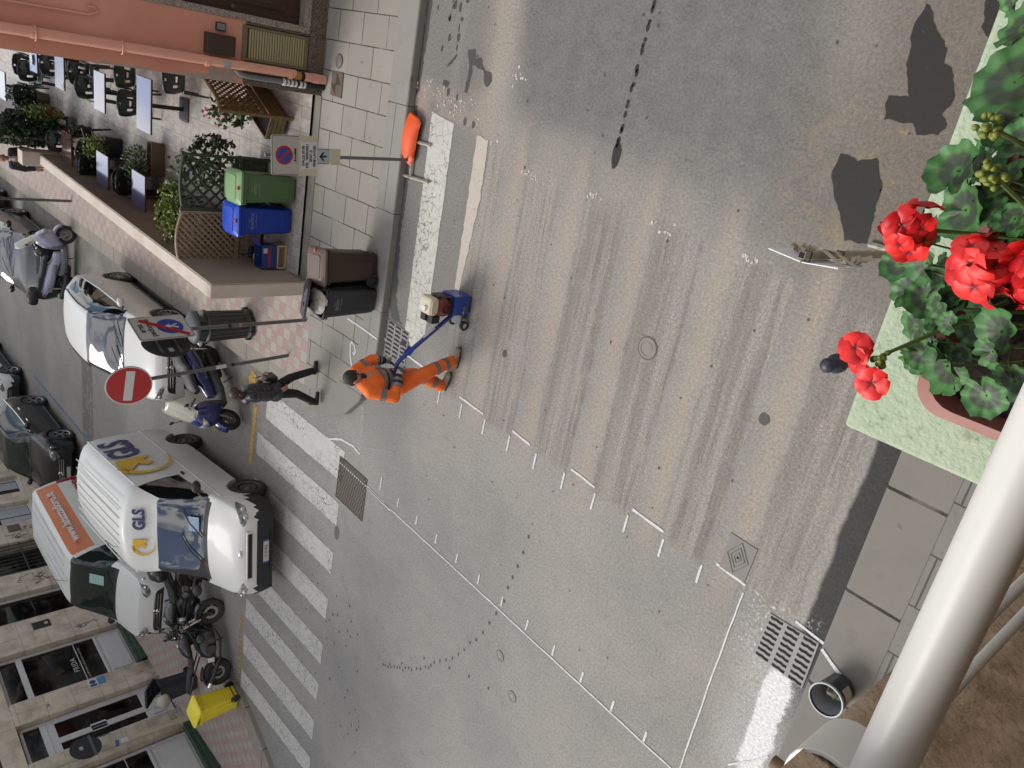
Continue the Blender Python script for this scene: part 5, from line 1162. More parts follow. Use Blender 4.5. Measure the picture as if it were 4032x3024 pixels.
# ---------------------------------------------------------------- round litter bin
lt = thing('litter_bin', 'tall black round litter bin with domed top on the chequered pavement', 'litter bin', (-13.1, -5.0, BZ(-13.1, .12)))
MK = mat('cast_black', S(58, 60, 62), .5, .1, var=.15, vs=6, dirt=.2)
w = MB(); w.lathe([(.20, 0), (.27, .0), (.285, .03), (.28, .075), (.255, .09), (.25, .10), (.262, .55), (.272, .80)], n=36); bdy = w.build('body', MK, lt, True)
w = MB()
for k in range(18): a = 2 * math.pi * k / 18; w.tube([(.256 * math.cos(a), .256 * math.sin(a), .12), (.276 * math.cos(a), .276 * math.sin(a), .79)], .007, 5)
w.build('rib', MK, bdy)
for k in range(8): w = MB(); a = 2 * math.pi * (k + .5) / 8; w.box((.285 * math.cos(a), .285 * math.sin(a), .05), (.05, .11, .08), None, a); w.build('foot', MK, lt, bevel=.012)
w = MB(); w.lathe([(.272, .80), (.30, .805), (.305, .83), (.29, .85), (.27, .86)], n=36); w.build('rim', MK, lt, True)
w = MB(); w.lathe([(.262, .85), (.26, 1.0), (.275, 1.005)], n=36); nk = w.build('neck', MK, lt, True)
w = MB(); w.lathe([(.275, 1.0), (.30, 1.01), (.30, 1.035), (.27, 1.07), (.20, 1.10), (.11, 1.12), (.0, 1.125)], n=36); w.build('dome', mat('dull_black_dome', S(88, 92, 98), .55, dirt=.2), lt, True)
for a in (R(20), R(140), R(-110)):
    w = MB(); w.box((.262 * math.cos(a), .262 * math.sin(a), .93), (.03, .18, .08), None, a); w.build('slot', mat('slot_black', (.004, .004, .004), .8), nk, bevel=.01)
for a in (R(75), R(-70)):
    w = MB(); w.ball((.27 * math.cos(a), .27 * math.sin(a), .93), (.05, .09, .05), 10, 7); w.build('bag_edge', mat('clear_bag', S(190, 190, 188), .3), lt, True)

# ---------------------------------------------------------------- signs
def post(par, a, b, r, m=M_STEEL, nm='pole'): w = MB(); w.cyl(a, b, r, n=16); return w.build(nm, m, par, True)
def disc(r, h=.012, n=40): return [(r * math.cos(2 * math.pi * k / n), r * math.sin(2 * math.pi * k / n)) for k in range(n)]
M_RED = M_RED; M_SRED = mat('sign_red', S(176, 24, 30, .8), .35, var=.04); M_SWHITE = mat('sign_white', S(222, 226, 228), .4, var=.04); M_SBLUE = mat('sign_blue', S(30, 66, 150, .9), .35); M_SGREY = mat('sign_grey', S(176, 178, 176), .5, var=.06); M_SBACK = mat('sign_back', S(44, 46, 50), .6, .1, var=.15, dirt=.2); M_TAPE = mat('masking_tape', S(214, 208, 184), .7, var=.1, vs=20)
def wldpole(name, label, base, top, r=.03):
    t = thing(name, label, 'road sign', base); p = Vector(top) - Vector(base); post(t, (0, 0, -.05), tuple(p), r); return t, p
nb_ = Vector((-11.65, -5.09, BZ(-11.65, .12)))
t, p = wldpole('no_entry_sign', 'round red no entry sign with white bar on a leaning steel pole', nb_, (-11.65, -5.30, 3.04))
N_ = Vector((.93, -.10, .30)); FN = frame(p + Vector((.045, 0, -.22)), (.10, 1, .0), (0, 0, 1)) 
FN = frame(p + Vector((.05, -.02, -.20)), (.12, 1, -.06), (-.12, .06, 1))
w = MB(); w.prism(disc(.335), -.012, 0, FN); pn = w.build('panel', M_SWHITE, t, bevel=.003)
w = MB(); w.prism(disc(.318), 0, .002, FN); w.build('red_disc', M_SRED, pn); w = MB(); w.box((0, 0, .003), (.52, .125, .003), FN); w.build('white_bar', M_SWHITE, pn)
w = MB(); w.prism(disc(.336), -.02, -.012, FN); w.build('rim', M_SBACK, pn)
w = MB(); w.cyl(p * .39, p * .45, .0315, n=16); w.build('sticker', M_SWHITE, t, True); w = MB(); w.cyl(p * .34, p * .36, .0315, n=16); w.build('band', M_DARKM, t, True)
pb_ = Vector((-11.18, -4.27, BZ(-11.18, .12)))
t, p = wldpole('pedestrian_area_sign', 'white sign reading area pedonale, struck through in red, beside a round sign seen from behind', pb_, (-11.18, -4.30, 2.85))
FN = frame(p + Vector((-.02, .06, -.34)), (-.97, .24, .02), (.03, -.03, 1))
w = MB(); w.prism(rrect(-.30, -.40, .30, .40, .04), -.012, 0, FN); pn = w.build('panel', M_SGREY, t, bevel=.002)
w = MB(); w.prism(rrect(-.285, -.385, .285, .385, .035), 0, .0012, FN); w.build('border', M_DARKM, pn); w = MB(); w.prism(rrect(-.278, -.378, .278, .378, .033), .0012, .0024, FN); w.build('face', mat('sign_face', S(206, 208, 206), .5), pn)
text('lettering', 'area', .125, M_DARKM, pn, FN @ Matrix.Translation((0, .29, .003)), .001, bold=.003); text('lettering', 'pedonale', .125, M_DARKM, pn, FN @ Matrix.Translation((0, .17, .003)), .001, bold=.003)
w = MB(); w.prism(disc(.19), .0024, .004, FN @ Matrix.Translation((0, -.12, 0))); w.build('blue_disc', M_SBLUE, pn)
FF = FN @ Matrix.Translation((0, -.12, .005)); w = MB()
w.prism([(x * .022, .095 + y * .022) for x, y in disc(1, n=14)], 0, .001, FF)
for a, b, c_ in (((0, .065), (.0, -.02), .016), ((0, -.02), (.05, -.11), .011), ((0, -.02), (-.05, -.11), .011), ((0, .05), (.055, .0), .009), ((0, .05), (-.055, .0), .009)): w.tube([FF @ Vector((a[0], a[1], 0)), FF @ Vector((b[0], b[1], 0))], c_, 6)
w.build('walking_figure', M_SWHITE, pn)
w = MB(); w.box((0, -.04, .0085), (.07, .74, .004), FN @ Matrix.Rotation(R(-38), 4, 'Z')); w.build('red_slash', M_SRED, pn)
FB = frame(p + Vector((.12, -.16, -.36)), (-.97, .22, .0), (.03, 0, 1))
w = MB(); w.prism(disc(.34), -.008, .004, FB); bd_ = w.build('round_panel', M_SBACK, t, bevel=.003)
w = MB(); w.box((0, .12, .012), (.5, .035, .016), FB); w.box((0, -.14, .012), (.5, .035, .016), FB); w.build('bracket', M_STEEL, bd_); w = MB(); w.box((-.16, -.02, .006), (.10, .07, .002), FB); w.build('maker_label', M_SGREY, bd_)
w = MB(); w.cyl(p * .42, p * .435, .0315, n=14); w.build('sticker', mat('pink_sticker', S(196, 120, 128), .5), t, True); w = MB(); w.cyl(p * .48, p * .5, .0318, n=14); w.build('band', M_DARKM, t, True)
gp_ = thing('grey_pole', 'bare grey steel pole standing in the chequered pavement beside the terrace wall', 'pole', (-23.02, -4.98, BZ(-23.02, .12))); post(gp_, (0, 0, -.05), (0, 0, 3.4), .035)
cp_ = thing('lamp_post', 'cream post with stickers and the back of a round sign, by the shops', 'post', (-14.75, -16.05, BZ(-14.7, .11))); post(cp_, (0, 0, -.05), (-.35, 0, 7.5), .07, mat('cream_paint', S(206, 198, 174), .5, var=.08, vs=3, dirt=.2))
FB = frame((.02, .35, 2.45), (-1, 0, .0), (0, .05, 1)); w = MB(); w.prism(disc(.33), -.006, .006, FB); rp = w.build('round_panel', M_SBACK, cp_, bevel=.003)
w = MB(); w.box((.0, -.14, .014), (.64, .06, .014), FB @ Matrix.Rotation(R(0), 4, 'Z')); w.build('bracket', M_STEEL, rp); w = MB(); w.box((.02, .09, .008), (.10, .08, .002), FB); w.build('maker_label', M_SGREY, rp); w = MB(); w.cyl((-.07, .0, 2.3), (.02, .35, 2.32), .018, n=8); w.build('arm', M_STEEL, rp)
w = MB(); w.cyl((-.075, 0, 1.52), (-.082, 0, 1.68), .0725, n=16); w.build('sticker', M_WHITE, cp_, True); w = MB(); w.cyl((-.083, 0, 1.72), (-.088, 0, 1.80), .0725, n=16); w.build('sticker', mat('blue_sticker', S(70, 110, 190), .5), cp_, True)
# temporary no parking sign on its stand
bs = Vector((-8.98, -1.20, 0)); t = thing('no_parking_sign', 'temporary no parking sign with a taped paper notice on a low stand', 'road sign', bs)
M_STAND = mat('rusty_white_stand', S(196, 188, 172), .7, .1, var=.3, vs=22, dirt=.6)
w = MB(); w.tube([(-.42, .24, .03), (.40, .26, .03)], .022, 4); w.tube([(-.36, -.24, .03), (.46, -.21, .03)], .022, 4); w.tube([(.02, .25, .04), (.03, 0, .05), (.05, -.23, .04)], .022, 4); w.build('stand', M_STAND, t)
P0 = Vector((.02, 0, .05)); P1 = Vector((.02, -.10, 2.13)); w = MB(); w.cyl(P0, P1, .021, n=12); w.build('pole', M_STEEL, t, True)
up = (P1 - P0).normalized(); FN = frame(P0 + up * 1.72 + Vector((.035, .01, 0)), (-.06, 1, .05), up)
w = MB(); w.prism(rrect(-.235, -.30, .235, .30, .03), -.01, 0, FN); pn = w.build('panel', M_SGREY, t, bevel=.003)
w = MB(); w.prism(rrect(-.226, -.291, .226, .291, .028), 0, .001, FN); w.build('border', M_DARKM, pn); w = MB(); w.prism(rrect(-.221, -.286, .221, .286, .026), .001, .002, FN); w.build('face', mat('sign_face_dusty', S(192, 194, 188), .6), pn)
FD = FN @ Matrix.Translation((0, .135, 0)); w = MB(); w.prism(disc(.112), .002, .0035, FD); w.build('red_ring', M_SRED, pn); w = MB(); w.prism(disc(.088), .0035, .005, FD); w.build('blue_disc', M_SBLUE, pn); w = MB(); w.box((0, 0, .006), (.20, .026, .002), FD @ Matrix.Rotation(R(-45), 4, 'Z')); w.build('slash', M_SRED, pn)
w = MB(); w.prism(rrect(-.09, -.025, .09, .025, .01), .002, .003, FN @ Matrix.Translation((0, -.01, 0))); w.build('tow_plate', M_SGREY, pn); w = MB(); w.box((.05, -.008, .0036), (.07, .022, .001), FN); w.box((-.02, -.012, .0036), (.09, .012, .001), FN); w.box((-.06, -.004, .0036), (.012, .03, .001), FN); w.build('tow_symbol', M_INK, pn)
w = MB(); w.prism(rrect(-.238, -.305, .238, -.055, .008), .004, .006, FN); w.build('tape', M_TAPE, pn); w = MB(); w.box((0, -.185, .007), (.33, .215, .0015), FN @ Matrix.Rotation(R(1.5), 4, 'Z')); w.build('paper_notice', mat('printer_paper', S(222, 224, 230), .7), pn)
for i, s_ in enumerate(('DALLE 07:00', 'DEL 18/03/2021', 'SINO A', 'FINE LAVORI')): text('lettering', s_, .048, M_INK, pn, FN @ Matrix.Translation((0, -.112 - i * .05, .009)), .0006, sx=.92, bold=.0015)
FA = frame(P0 + up * 1.26 + Vector((.035, .01, 0)), (-.06, 1, .05), up); w = MB(); w.prism(rrect(-.095, -.165, .095, .165, .02), -.008, 0, FA); ap = w.build('arrow_panel', M_SGREY, t, bevel=.003); w = MB(); w.prism(rrect(-.088, -.158, .088, .158, .018), 0, .001, FA); w.build('border', M_DARKM, ap); w = MB(); w.prism(rrect(-.084, -.154, .084, .154, .016), .001, .002, FA); w.build('face', mat('arrow_face', S(178, 198, 206), .5), ap)
w = MB(); w.prism([(-.012, .01), (.012, .01), (.012, .07), (.05, .035), (.05, .065), (0, .11), (-.05, .065), (-.05, .035), (-.012, .07)], .002, .004, FA @ Matrix.Translation((0, .02, 0))); w.build('arrow', M_INK, ap); w = MB(); w.box((0, -.085, .006), (.20, .15, .012), FA); w.build('tape', M_TAPE, ap, bevel=.004)
# orange sandbag lying over the stand
w = MB(); rows = []
for i in range(15):
    u = i / 14; cx_, cy_ = .02 - .10 * math.sin(u * 3) * .2 - .05 * u, .58 - .62 * u; wd = .155 * (1 - .06 * u) * (1 if .03 < u < .9 else .7); ht = .075 * math.sin(math.pi * min(1, max(.05, u * 1.02))) ** .5 + .012; row = []
    if u > .9: wd = .06 + .06 * (1 - u) * 10
    for k in range(14):
        a = 2 * math.pi * k / 14; cr_ = 1 + .10 * mnoise.noise(Vector((u * 6, k * .9, 3))); row.append((cx_ + wd * math.cos(a) * cr_, cy_ - .03 * math.cos(a), .055 + ht * math.sin(a) * cr_ * (1 if math.sin(a) > 0 else .5)))
    rows.append(row)
w.grid(rows, True); w.add(rows[0], [tuple(range(14))]); w.add(rows[-1], [tuple(range(13, -1, -1))])
o = w.build('sandbag', mat('orange_pvc', S(232, 92, 40, .85), .42, var=.12, vs=10, bump=.3, bs=18), None, True); o.location = (bs.x, bs.y, .01); tag(o, 'crumpled orange sandbag weighing down the sign stand', 'sandbag')
# white corrugated sign seen from behind, near our kerb
t = thing('taped_sign', 'back of a white corrugated board strapped to a square post with tape', 'road sign', (-2.31, -.665, 0))
M_CORR = mat('corrugated_plastic', S(232, 236, 240, .9), .55, var=.05, vs=9)
w = MB(); w.box((0, 0, .84), (.045, .045, 1.68)); po = w.build('post', mat('beige_steel', S(188, 184, 160), .5, .3, var=.1, dirt=.15), t); w = MB(); w.box((0, 0, 1.681), (.038, .038, .004)); w.build('hollow', M_HOLE, po)
w = MB(); w.box((-.125, -.034, 1.45), (.24, .006, .42), None, R(-5)); w.box((.115, -.034, 1.44), (.24, .006, .40), None, R(7)); w.build('board', M_CORR, t)
w = MB()
for z, dz in ((1.42, .10), (1.32, -.08), (1.30, .05)): w.tube([(-.20, -.026, z - dz), (-.03, .028, z), (.03, .03, z + .01), (.21, -.018, z + dz)], .022, 5, flat=(1, .15))
for i in range(14): w.tube([(-.12 + rnd.uniform(-.05, .05), rnd.uniform(-.02, .02), 1.42 + rnd.uniform(-.06, .06)), (-.1 + rnd.uniform(-.08, .08), rnd.uniform(.0, .05), 1.46 + rnd.uniform(-.08, .08))], .014, 4, flat=(.12, 1))
for i in range(12): w.tube([(.16 + rnd.uniform(-.05, .05), rnd.uniform(-.02, .02), 1.28 + rnd.uniform(-.06, .06)), (.18 + rnd.uniform(-.06, .06), rnd.uniform(.0, .05), 1.25 + rnd.uniform(-.08, .08))], .014, 4, flat=(.12, 1))
w.build('tape', M_TAPE, t)
for z in (1.60, 1.15): w = MB(); w.tube([(.026, -.036, z), (.026, .026, z), (-.026, .026, z), (-.026, -.036, z)], .004, 5, closed=True); w.build('strap', M_INK, t)
w = MB(); w.tube([(-.3, 0, .03), (.3, 0, .03)], .022, 4); w.tube([(0, -.25, .03), (0, .25, .03)], .022, 4); w.build('stand', M_STAND, t)
# bollard and paint bucket
t = thing('bollard', 'dark blue-grey bollard with a ball top standing below the lone red flower', 'bollard', (-2.25, -1.48, 0)); MBO = mat('bollard_paint', S(62, 68, 84), .45, .1, var=.1, vs=9)
w = MB(); w.lathe([(.0, 0), (.09, 0), (.09, .03), (.075, .05), (.055, .12), (.05, .66), (.070, .68), (.074, .70), (.074, .755), (.06, .775), (.04, .80), (.036, .83)], n=28); w.build('shaft', MBO, t, True); w = MB(); w.ball((0, 0, .875), .056, 24, 14); w.build('ball', MBO, t, True)
t = thing('bucket', 'dark plastic bucket with tape and pale scraps inside, by the near kerb', 'bucket', (-1.52, -4.30, .093)); MBU = NT('clear_bucket'); c_ = MBU.mix(MBU.step(MBU.noise(9, 5, .6), .45, .6), S(44, 48, 56), S(72, 78, 84)); MBU = MBU.fin(c_, .35, alpha=.96)
w = MB(); w.lathe([(0, .005), (.115, .005), (.118, .0), (.122, .01), (.14, .27), (.148, .272), (.148, .29), (.138, .29), (.134, .27), (.116, .015), (0, .012)], n=32); w.build('shell', MBU, t, True)
w = MB(); w.lathe([(0, .016), (.113, .018), (.1335, .27)], n=32); w.build('lining', mat('milky_lining', S(150, 156, 162, .8), .4, var=.2, vs=12), t, True)
w = MB(); w.lathe([(.139, .27), (.151, .27), (.153, .285), (.150, .294), (.139, .293)], n=32); w.build('rim', mat('bucket_rim', S(170, 178, 184), .4), t, True)
w = MB(); w.lathe([(.130, .10), (.136, .16), (.141, .23)], n=20, arc=math.pi * .0 + 2 * math.pi); 
w = MB(); rows = [[(r_ * math.cos(a), r_ * math.sin(a), z) for a in [R(-30 + 90 * i / 10) for i in range(11)]] for r_, z in ((.128, .08), (.134, .15), (.1405, .22))]; w.grid(rows); w.build('label', mat('torn_paper', S(176, 172, 156), .8, var=.2, vs=20), t)
w = MB(); r_ = random.Random(3)
for i in range(16): a = r_.uniform(0, 6.28); q = r_.uniform(.02, .1); pts = [(q * math.cos(a), q * math.sin(a), .03), (q * math.cos(a + .5) * .6, q * math.sin(a + .5) * .6, .07 + r_.uniform(0, .05)), (-q * math.cos(a) * .7, q * math.sin(a + 1) * .7, .05)]; w.tube([(p[0], p[1], p[2] + .05) for p in pts], .011, 4, flat=(.25, 1))
w.build('tape_scraps', M_TAPE, t)
# ---------------------------------------------------------------- cartons by the trellis
M_CARD = mat('cardboard', S(158, 128, 96), .8, var=.1, vs=6); M_CBLUE = mat('blue_carton', S(30, 66, 140, .85), .5, var=.06); M_CCREAM = mat('cream_carton', S(206, 192, 150), .7, var=.08); M_CRED = mat('red_print', S(192, 60, 56), .5)
bx, by = -11.98, -3.38; z0 = BZ(bx, .165)
t = thing('carton', 'cream open-sided carton lying under the blue box', 'box', (bx, by, z0), R(2)); w = MB(); w.b2((-.14, -.2, 0), (.14, .2, .03)); w.b2((-.14, -.2, .03), (.14, -.17, .14)); w.b2((-.14, .17, .03), (.14, .2, .14)); w.b2((-.14, -.2, .14), (.14, .2, .17)); w.build('shell', M_CCREAM, t, bevel=.003); w = MB(); w.b2((-.12, -.16, .035), (.10, .16, .13)); w.build('filling', M_CARD, t)
t = thing('carton', 'blue carton with red lettering and flaps open, on the cream carton', 'box', (bx - .02, by, z0 + .172), R(5)); w = MB(); w.b2((-.15, -.19, 0), (.15, .19, .01)); w.b2((.14, -.19, .01), (.15, .19, .26)); w.b2((-.15, -.19, .01), (-.14, .19, .26)); w.b2((-.14, .18, .01), (.14, .19, .26)); w.b2((-.14, -.19, .01), (.14, -.18, .26)); w.build('shell', M_CBLUE, t); w = MB(); w.b2((-.135, -.175, .012), (.135, .175, .12)); w.build('inside', M_CARD, t)
text('lettering', 'VENTURO', .075, M_CRED, t, frame((.152, -.02, .13), (0, 1, 0), (0, 0, 1)), .001, bold=.004); w = MB(); w.b2((.151, .06, .17), (.153, .14, .24)); w.build('sticker', M_SWHITE, t); w = MB(); w.box((0, .25, .29), (.28, .13, .006), Matrix.Translation((0, .19, .26)) @ Matrix.Rotation(R(15), 4, 'X') @ Matrix.Translation((0, -.19, -.26))); w.build('flap', M_CBLUE, t); text('lettering', 'VENTURO', .05, M_CRED, t, frame((0, .25, .315), (1, 0, 0), (0, 1, .27)), .001)
t = thing('old_appliance', 'discarded black kitchen scale with white dial against the terrace wall', 'appliance', (bx - .35, by - .12, z0 + .02), R(20)); w = MB(); w.box((0, 0, .22), (.12, .2, .4), Matrix.Rotation(R(-12), 4, 'X')); w.build('case', M_BLACKP, t, bevel=.02); w = MB(); w.lathe([(0, .012), (.07, .012), (.075, 0)], (0, 0, 0), 20, frame((.06, 0, .3), (0, 1, 0), (0, .1, 1))); w.build('dial', M_SWHITE, t); w = MB(); w.box((.05, .13, .42), (.02, .02, .36), Matrix.Rotation(R(10), 4, 'X')); w.build('rail', M_CHROME, t)
# ================================================================ scooters and motorcycles (local x = forward)
def pod(secs, n=14, p=2.6, w=None, tilt=None):
    """closed lofted body through sections (x, z, half width, half height)"""
    w = w or MB(); rows = []
    for s in secs:
        x, z, hw, hh = s[:4]; yo = s[4] if len(s) > 4 else 0; row = []
        for k in range(n):
            a = 2 * math.pi * k / n; c, d = math.cos(a), math.sin(a)
            row.append((x, yo + hw * math.copysign(abs(c) ** (2 / p), c), z + hh * math.copysign(abs(d) ** (2 / p), d)))
        rows.append(row)
    w.grid(rows, True); o = len(w.v); 
    w.add(rows[0], [tuple(range(n))]); w.add(rows[-1], [tuple(range(n - 1, -1, -1))]); return w
def bikewheel(par, x, y, r, wd, rimm, steer=0, spokes=5, disc=True, wire=False, line=None):
    M = Matrix.Translation((x, y, r)) @ Matrix.Rotation(steer, 4, 'Z') @ Matrix.Rotation(R(90), 4, 'X'); h = wd / 2
    w = MB(); w.lathe([(r - wd * .95, -h * .7), (r - wd * .5, -h), (r - wd * .12, -h * .75), (r, 0), (r - wd * .12, h * .75), (r - wd * .5, h), (r - wd * .95, h * .7), (r - wd * .95, -h * .7)], n=30, X=M); ty = w.build('wheel', M_TYRE, par, True)
    w = MB(); q = r - wd * .9; w.lathe([(q - .025, -h * .55), (q, -h * .65), (q, h * .65), (q - .025, h * .55), (q - .025, -h * .55)], n=30, X=M)
    if wire:
        for k in range(24): a = 2 * math.pi * k / 24; s = 1 if k % 2 else -1; w.tube([M @ Vector((.03 * math.cos(a + .5 * s), .03 * math.sin(a + .5 * s), s * .03)), M @ Vector((q * math.cos(a), q * math.sin(a), 0))], .003, 3)
    else:
        for k in range(spokes): a = 2 * math.pi * k / spokes; w.tube([M @ Vector((.02 * math.cos(a), .02 * math.sin(a), 0)), M @ Vector(((q - .01) * math.cos(a + .12), (q - .01) * math.sin(a + .12), 0))], [.026, .017], 6)
    w.cyl(M @ Vector((0, 0, -.06)), M @ Vector((0, 0, .06)), .032, n=12); w.build('rim', rimm, ty, True)
    if disc:
        w = MB(); w.lathe([(r * .30, .052), (r * .50, .052), (r * .50, .058), (r * .30, .058), (r * .30, .052)], n=26, X=M); w.lathe([(r * .30, -.052), (r * .50, -.052), (r * .50, -.058), (r * .30, -.058), (r * .30, -.052)], n=26, X=M); w.build('brake_disc', mat('brake_steel', S(150, 150, 148), .35, .8), ty)
    if line:
        w = MB(); w.lathe([(q - .004, h * .7), (q + .006, h * .72), (q + .006, h * .66)], n=30, X=M); w.lathe([(q - .004, -h * .7), (q + .006, -h * .72), (q + .006, -h * .66)], n=30, X=M); w.build('rim_stripe', line, ty)
    return ty
def half_fender(par, x, z, r, wd, a0, a1, m, nm='mudguard', steer=0):
    w = MB(); rows = []; M = Matrix.Translation((x, 0, z)) @ Matrix.Rotation(steer, 4, 'Z')
    for i in range(13):
        a = R(a0 + (a1 - a0) * i / 12); rows.append([tuple(M @ Vector((rr * math.cos(a), y, rr * math.sin(a)))) for y, rr in ((-wd, r - .05), (-wd * .85, r), (0, r + .02), (wd * .85, r), (wd, r - .05))])
    w.grid(rows); o = w.build(nm, m, par, True); s = o.modifiers.new('solid', 'SOLIDIFY'); s.thickness = .006; return o
def mirrors(par, x, z, span, m, h=.14):
    for s in (1, -1):
        w = MB(); w.tube([(x, s * .18, z), (x - .01, s * (span - .04), z + h * .7), (x - .02, s * span, z + h)], .008, 6); w.ball((x - .03, s * (span + .03), z + h + .03), (.02, .065, .045), 10, 7); w.build('mirror', m, par, True)
def scooter(name, label, x, y, rz, body, dark, screen, topcase, lean=R(-8), rimm=M_ALLOY, steer=R(12)):
    t = thing(name, label, 'scooter', (x, y, gz(x)), rz, 'scooters and motorcycles parked in the side street', roll=lean)
    fx, rx, r = .74, -.70, .255
    bikewheel(t, fx, 0, r, .11, rimm, steer); bikewheel(t, rx, 0, r, .13, rimm, 0)
    half_fender(t, fx, r, r + .04, .085, 20, 165, body, steer=steer)
    w = MB()
    for s in (1, -1): w.tube([(fx, s * .085, r), (fx - .10, s * .09, r + .28), (fx - .14, s * .07, r + .42)], .022, 8)
    w.build('fork', M_ALLOY, t, True)
    w = pod([(fx + .10, .68, .05, .10), (fx + .06, .70, .13, .17), (fx - .02, .70, .20, .25), (fx - .12, .70, .235, .30), (fx - .22, .66, .24, .34), (fx - .30, .60, .22, .30)], p=2.8); w.build('front_fairing', body, t, True)
    w = pod([(fx + .13, .72, .02, .03), (fx + .115, .73, .09, .055), (fx + .06, .78, .15, .06), (fx + .0, .83, .17, .035)], p=2.2); w.build('headlight', M_LAMP, t, True)
    w = pod([(fx - .26, .56, .23, .30), (fx - .34, .54, .22, .30), (fx - .37, .52, .17, .26)], p=3); w.build('leg_shield', dark, t, True)
    w = pod([(fx - .3, .30, .17, .08), (.1, .28, .20, .085), (-.25, .32, .19, .10), (-.4, .36, .16, .12)], p=3.2); w.build('footboard', dark, t, True)
    w = pod([(.22, .42, .07, .12), (.0, .46, .11, .14), (-.15, .56, .17, .15), (-.45, .62, .19, .15), (-.8, .70, .17, .12), (-1.02, .76, .10, .07), (-1.08, .77, .05, .03)], p=2.8); w.build('rear_body', body, t, True)
    w = pod([(-.10, .50, .185, .05), (-.5, .54, .205, .055), (-.9, .62, .175, .05)], p=3); w.build('side_trim', dark, t, True)
    w = pod([(.10, .70, .08, .05), (.0, .76, .14, .065), (-.22, .79, .17, .07), (-.42, .81, .17, .07), (-.50, .86, .17, .075), (-.78, .89, .16, .065), (-.95, .90, .11, .04)], p=2.8); w.build('seat', mat('scooter_seat', S(52, 54, 58), .55, var=.1), t, True)
    w = pod([(-1.0, .76, .11, .05), (-1.10, .76, .09, .04), (-1.12, .76, .05, .02)], p=2.2); w.build('tail_light', M_REDL, t, True)
    w = MB(); w.tube([(fx - .28, -.36, 1.02), (fx - .22, -.2, 1.04), (fx - .2, 0, 1.03), (fx - .22, .2, 1.04), (fx - .28, .36, 1.02)], .016, 8); hb = w.build('handlebar', M_DARKM, t, True)
    w = pod([(fx - .12, .98, .08, .05), (fx - .2, 1.02, .14, .06), (fx - .28, 1.02, .12, .04)], p=2.6); w.build('dash', dark, t, True)
    for s in (1, -1): w = MB(); w.cyl((fx - .28, s * .27, 1.022), (fx - .30, s * .40, 1.012), .022, n=10); w.build('grip', M_BLACKP, hb, True); w = MB(); w.tube([(fx - .2, s * .24, 1.03), (fx - .2, s * .38, 1.0)], .008, 5); w.build('brake_lever', M_CHROME, hb)
    mirrors(t, fx - .16, 1.02, .34, M_BLACKP)
    w = pod([(-.2, .22, .16, .10), (-.5, .24, .17, .11), (-.75, .26, .13, .10)], p=3); w.build('engine', M_DARKM, t, True)
    w = MB(); w.tube([(-.35, -.19, .24), (-.6, -.22, .28), (-1.05, -.23, .38)], [.05, .065, .06], 12); w.build('exhaust', M_BLACKP, t, True)
    w = MB()
    for s in (1, -1): w.tube([(-.78, s * .15, .32), (-.8, s * .15, .7)], .028, 8)
    w.build('shock', M_CHROME, t, True)
    half_fender(t, rx, r, r + .05, .08, 70, 190, M_BLACKP)
    w = MB(); w.tube([(.0, .18, .2), (-.08, .28, .01)], .012, 6); w.build('stand', M_DARKM, t)
    if screen:
        w = MB(); rows = []
        for i in range(9):
            u = i / 8; zz = .93 + .50 * u; xx = fx - .02 - .30 * u; wd = .24 + .03 * math.sin(u * 3) - (.14 * max(0, (u - .7) / .3) ** 2); rows.append([(xx - .10 * (k / 6) ** 2, wd * k / 6, zz) for k in range(-6, 7)])
        w.grid(rows); g_ = NT('clear_screen_' + name); gm = g_.fin(S(226, 222, 206, .9), .06, alpha=.5, coat=1.0); o = w.build('windscreen', gm, t, True); sd_ = o.modifiers.new('solid', 'SOLIDIFY'); sd_.thickness = .004
    if topcase:
        w = pod([(-.88, 1.02, .17, .09), (-.94, 1.04, .20, .13), (-1.1, 1.05, .215, .15), (-1.26, 1.04, .19, .13), (-1.30, 1.03, .15, .10)], p=3); tcs = w.build('top_case', M_BLACKP, t, True); w = pod([(-1.28, 1.08, .10, .03), (-1.315, 1.07, .08, .025)], p=2.4); w.build('reflector', M_REDL, tcs, True)
        w = MB(); w.box((-.98, 0, .88), (.3, .2, .03)); w.build('carrier', M_DARKM, t)
    return t
P_BLUE = paint('scooter_blue', S(30, 44, 110, .8), .2, coat=.6); P_SILV = mat('scooter_silver', S(172, 174, 200, .85), .3, .15, coat=.5, var=.05); M_SDARK = mat('scooter_dark', S(86, 87, 88), .5, var=.1, dirt=.2)
a = math.atan2(-1.06, 1.31)
scooter('scooter', 'blue scooter with a tall clear windscreen and black top case behind the road signs', -13.98, -6.66, a, P_BLUE, M_SDARK, True, True)
scooter('scooter', 'silver scooter with black top case standing across the nose of the dark saloon', -23.15, -6.65, R(83), P_SILV, mat('scooter_grey', S(124, 126, 130), .45, var=.08), True, True, lean=R(-7))
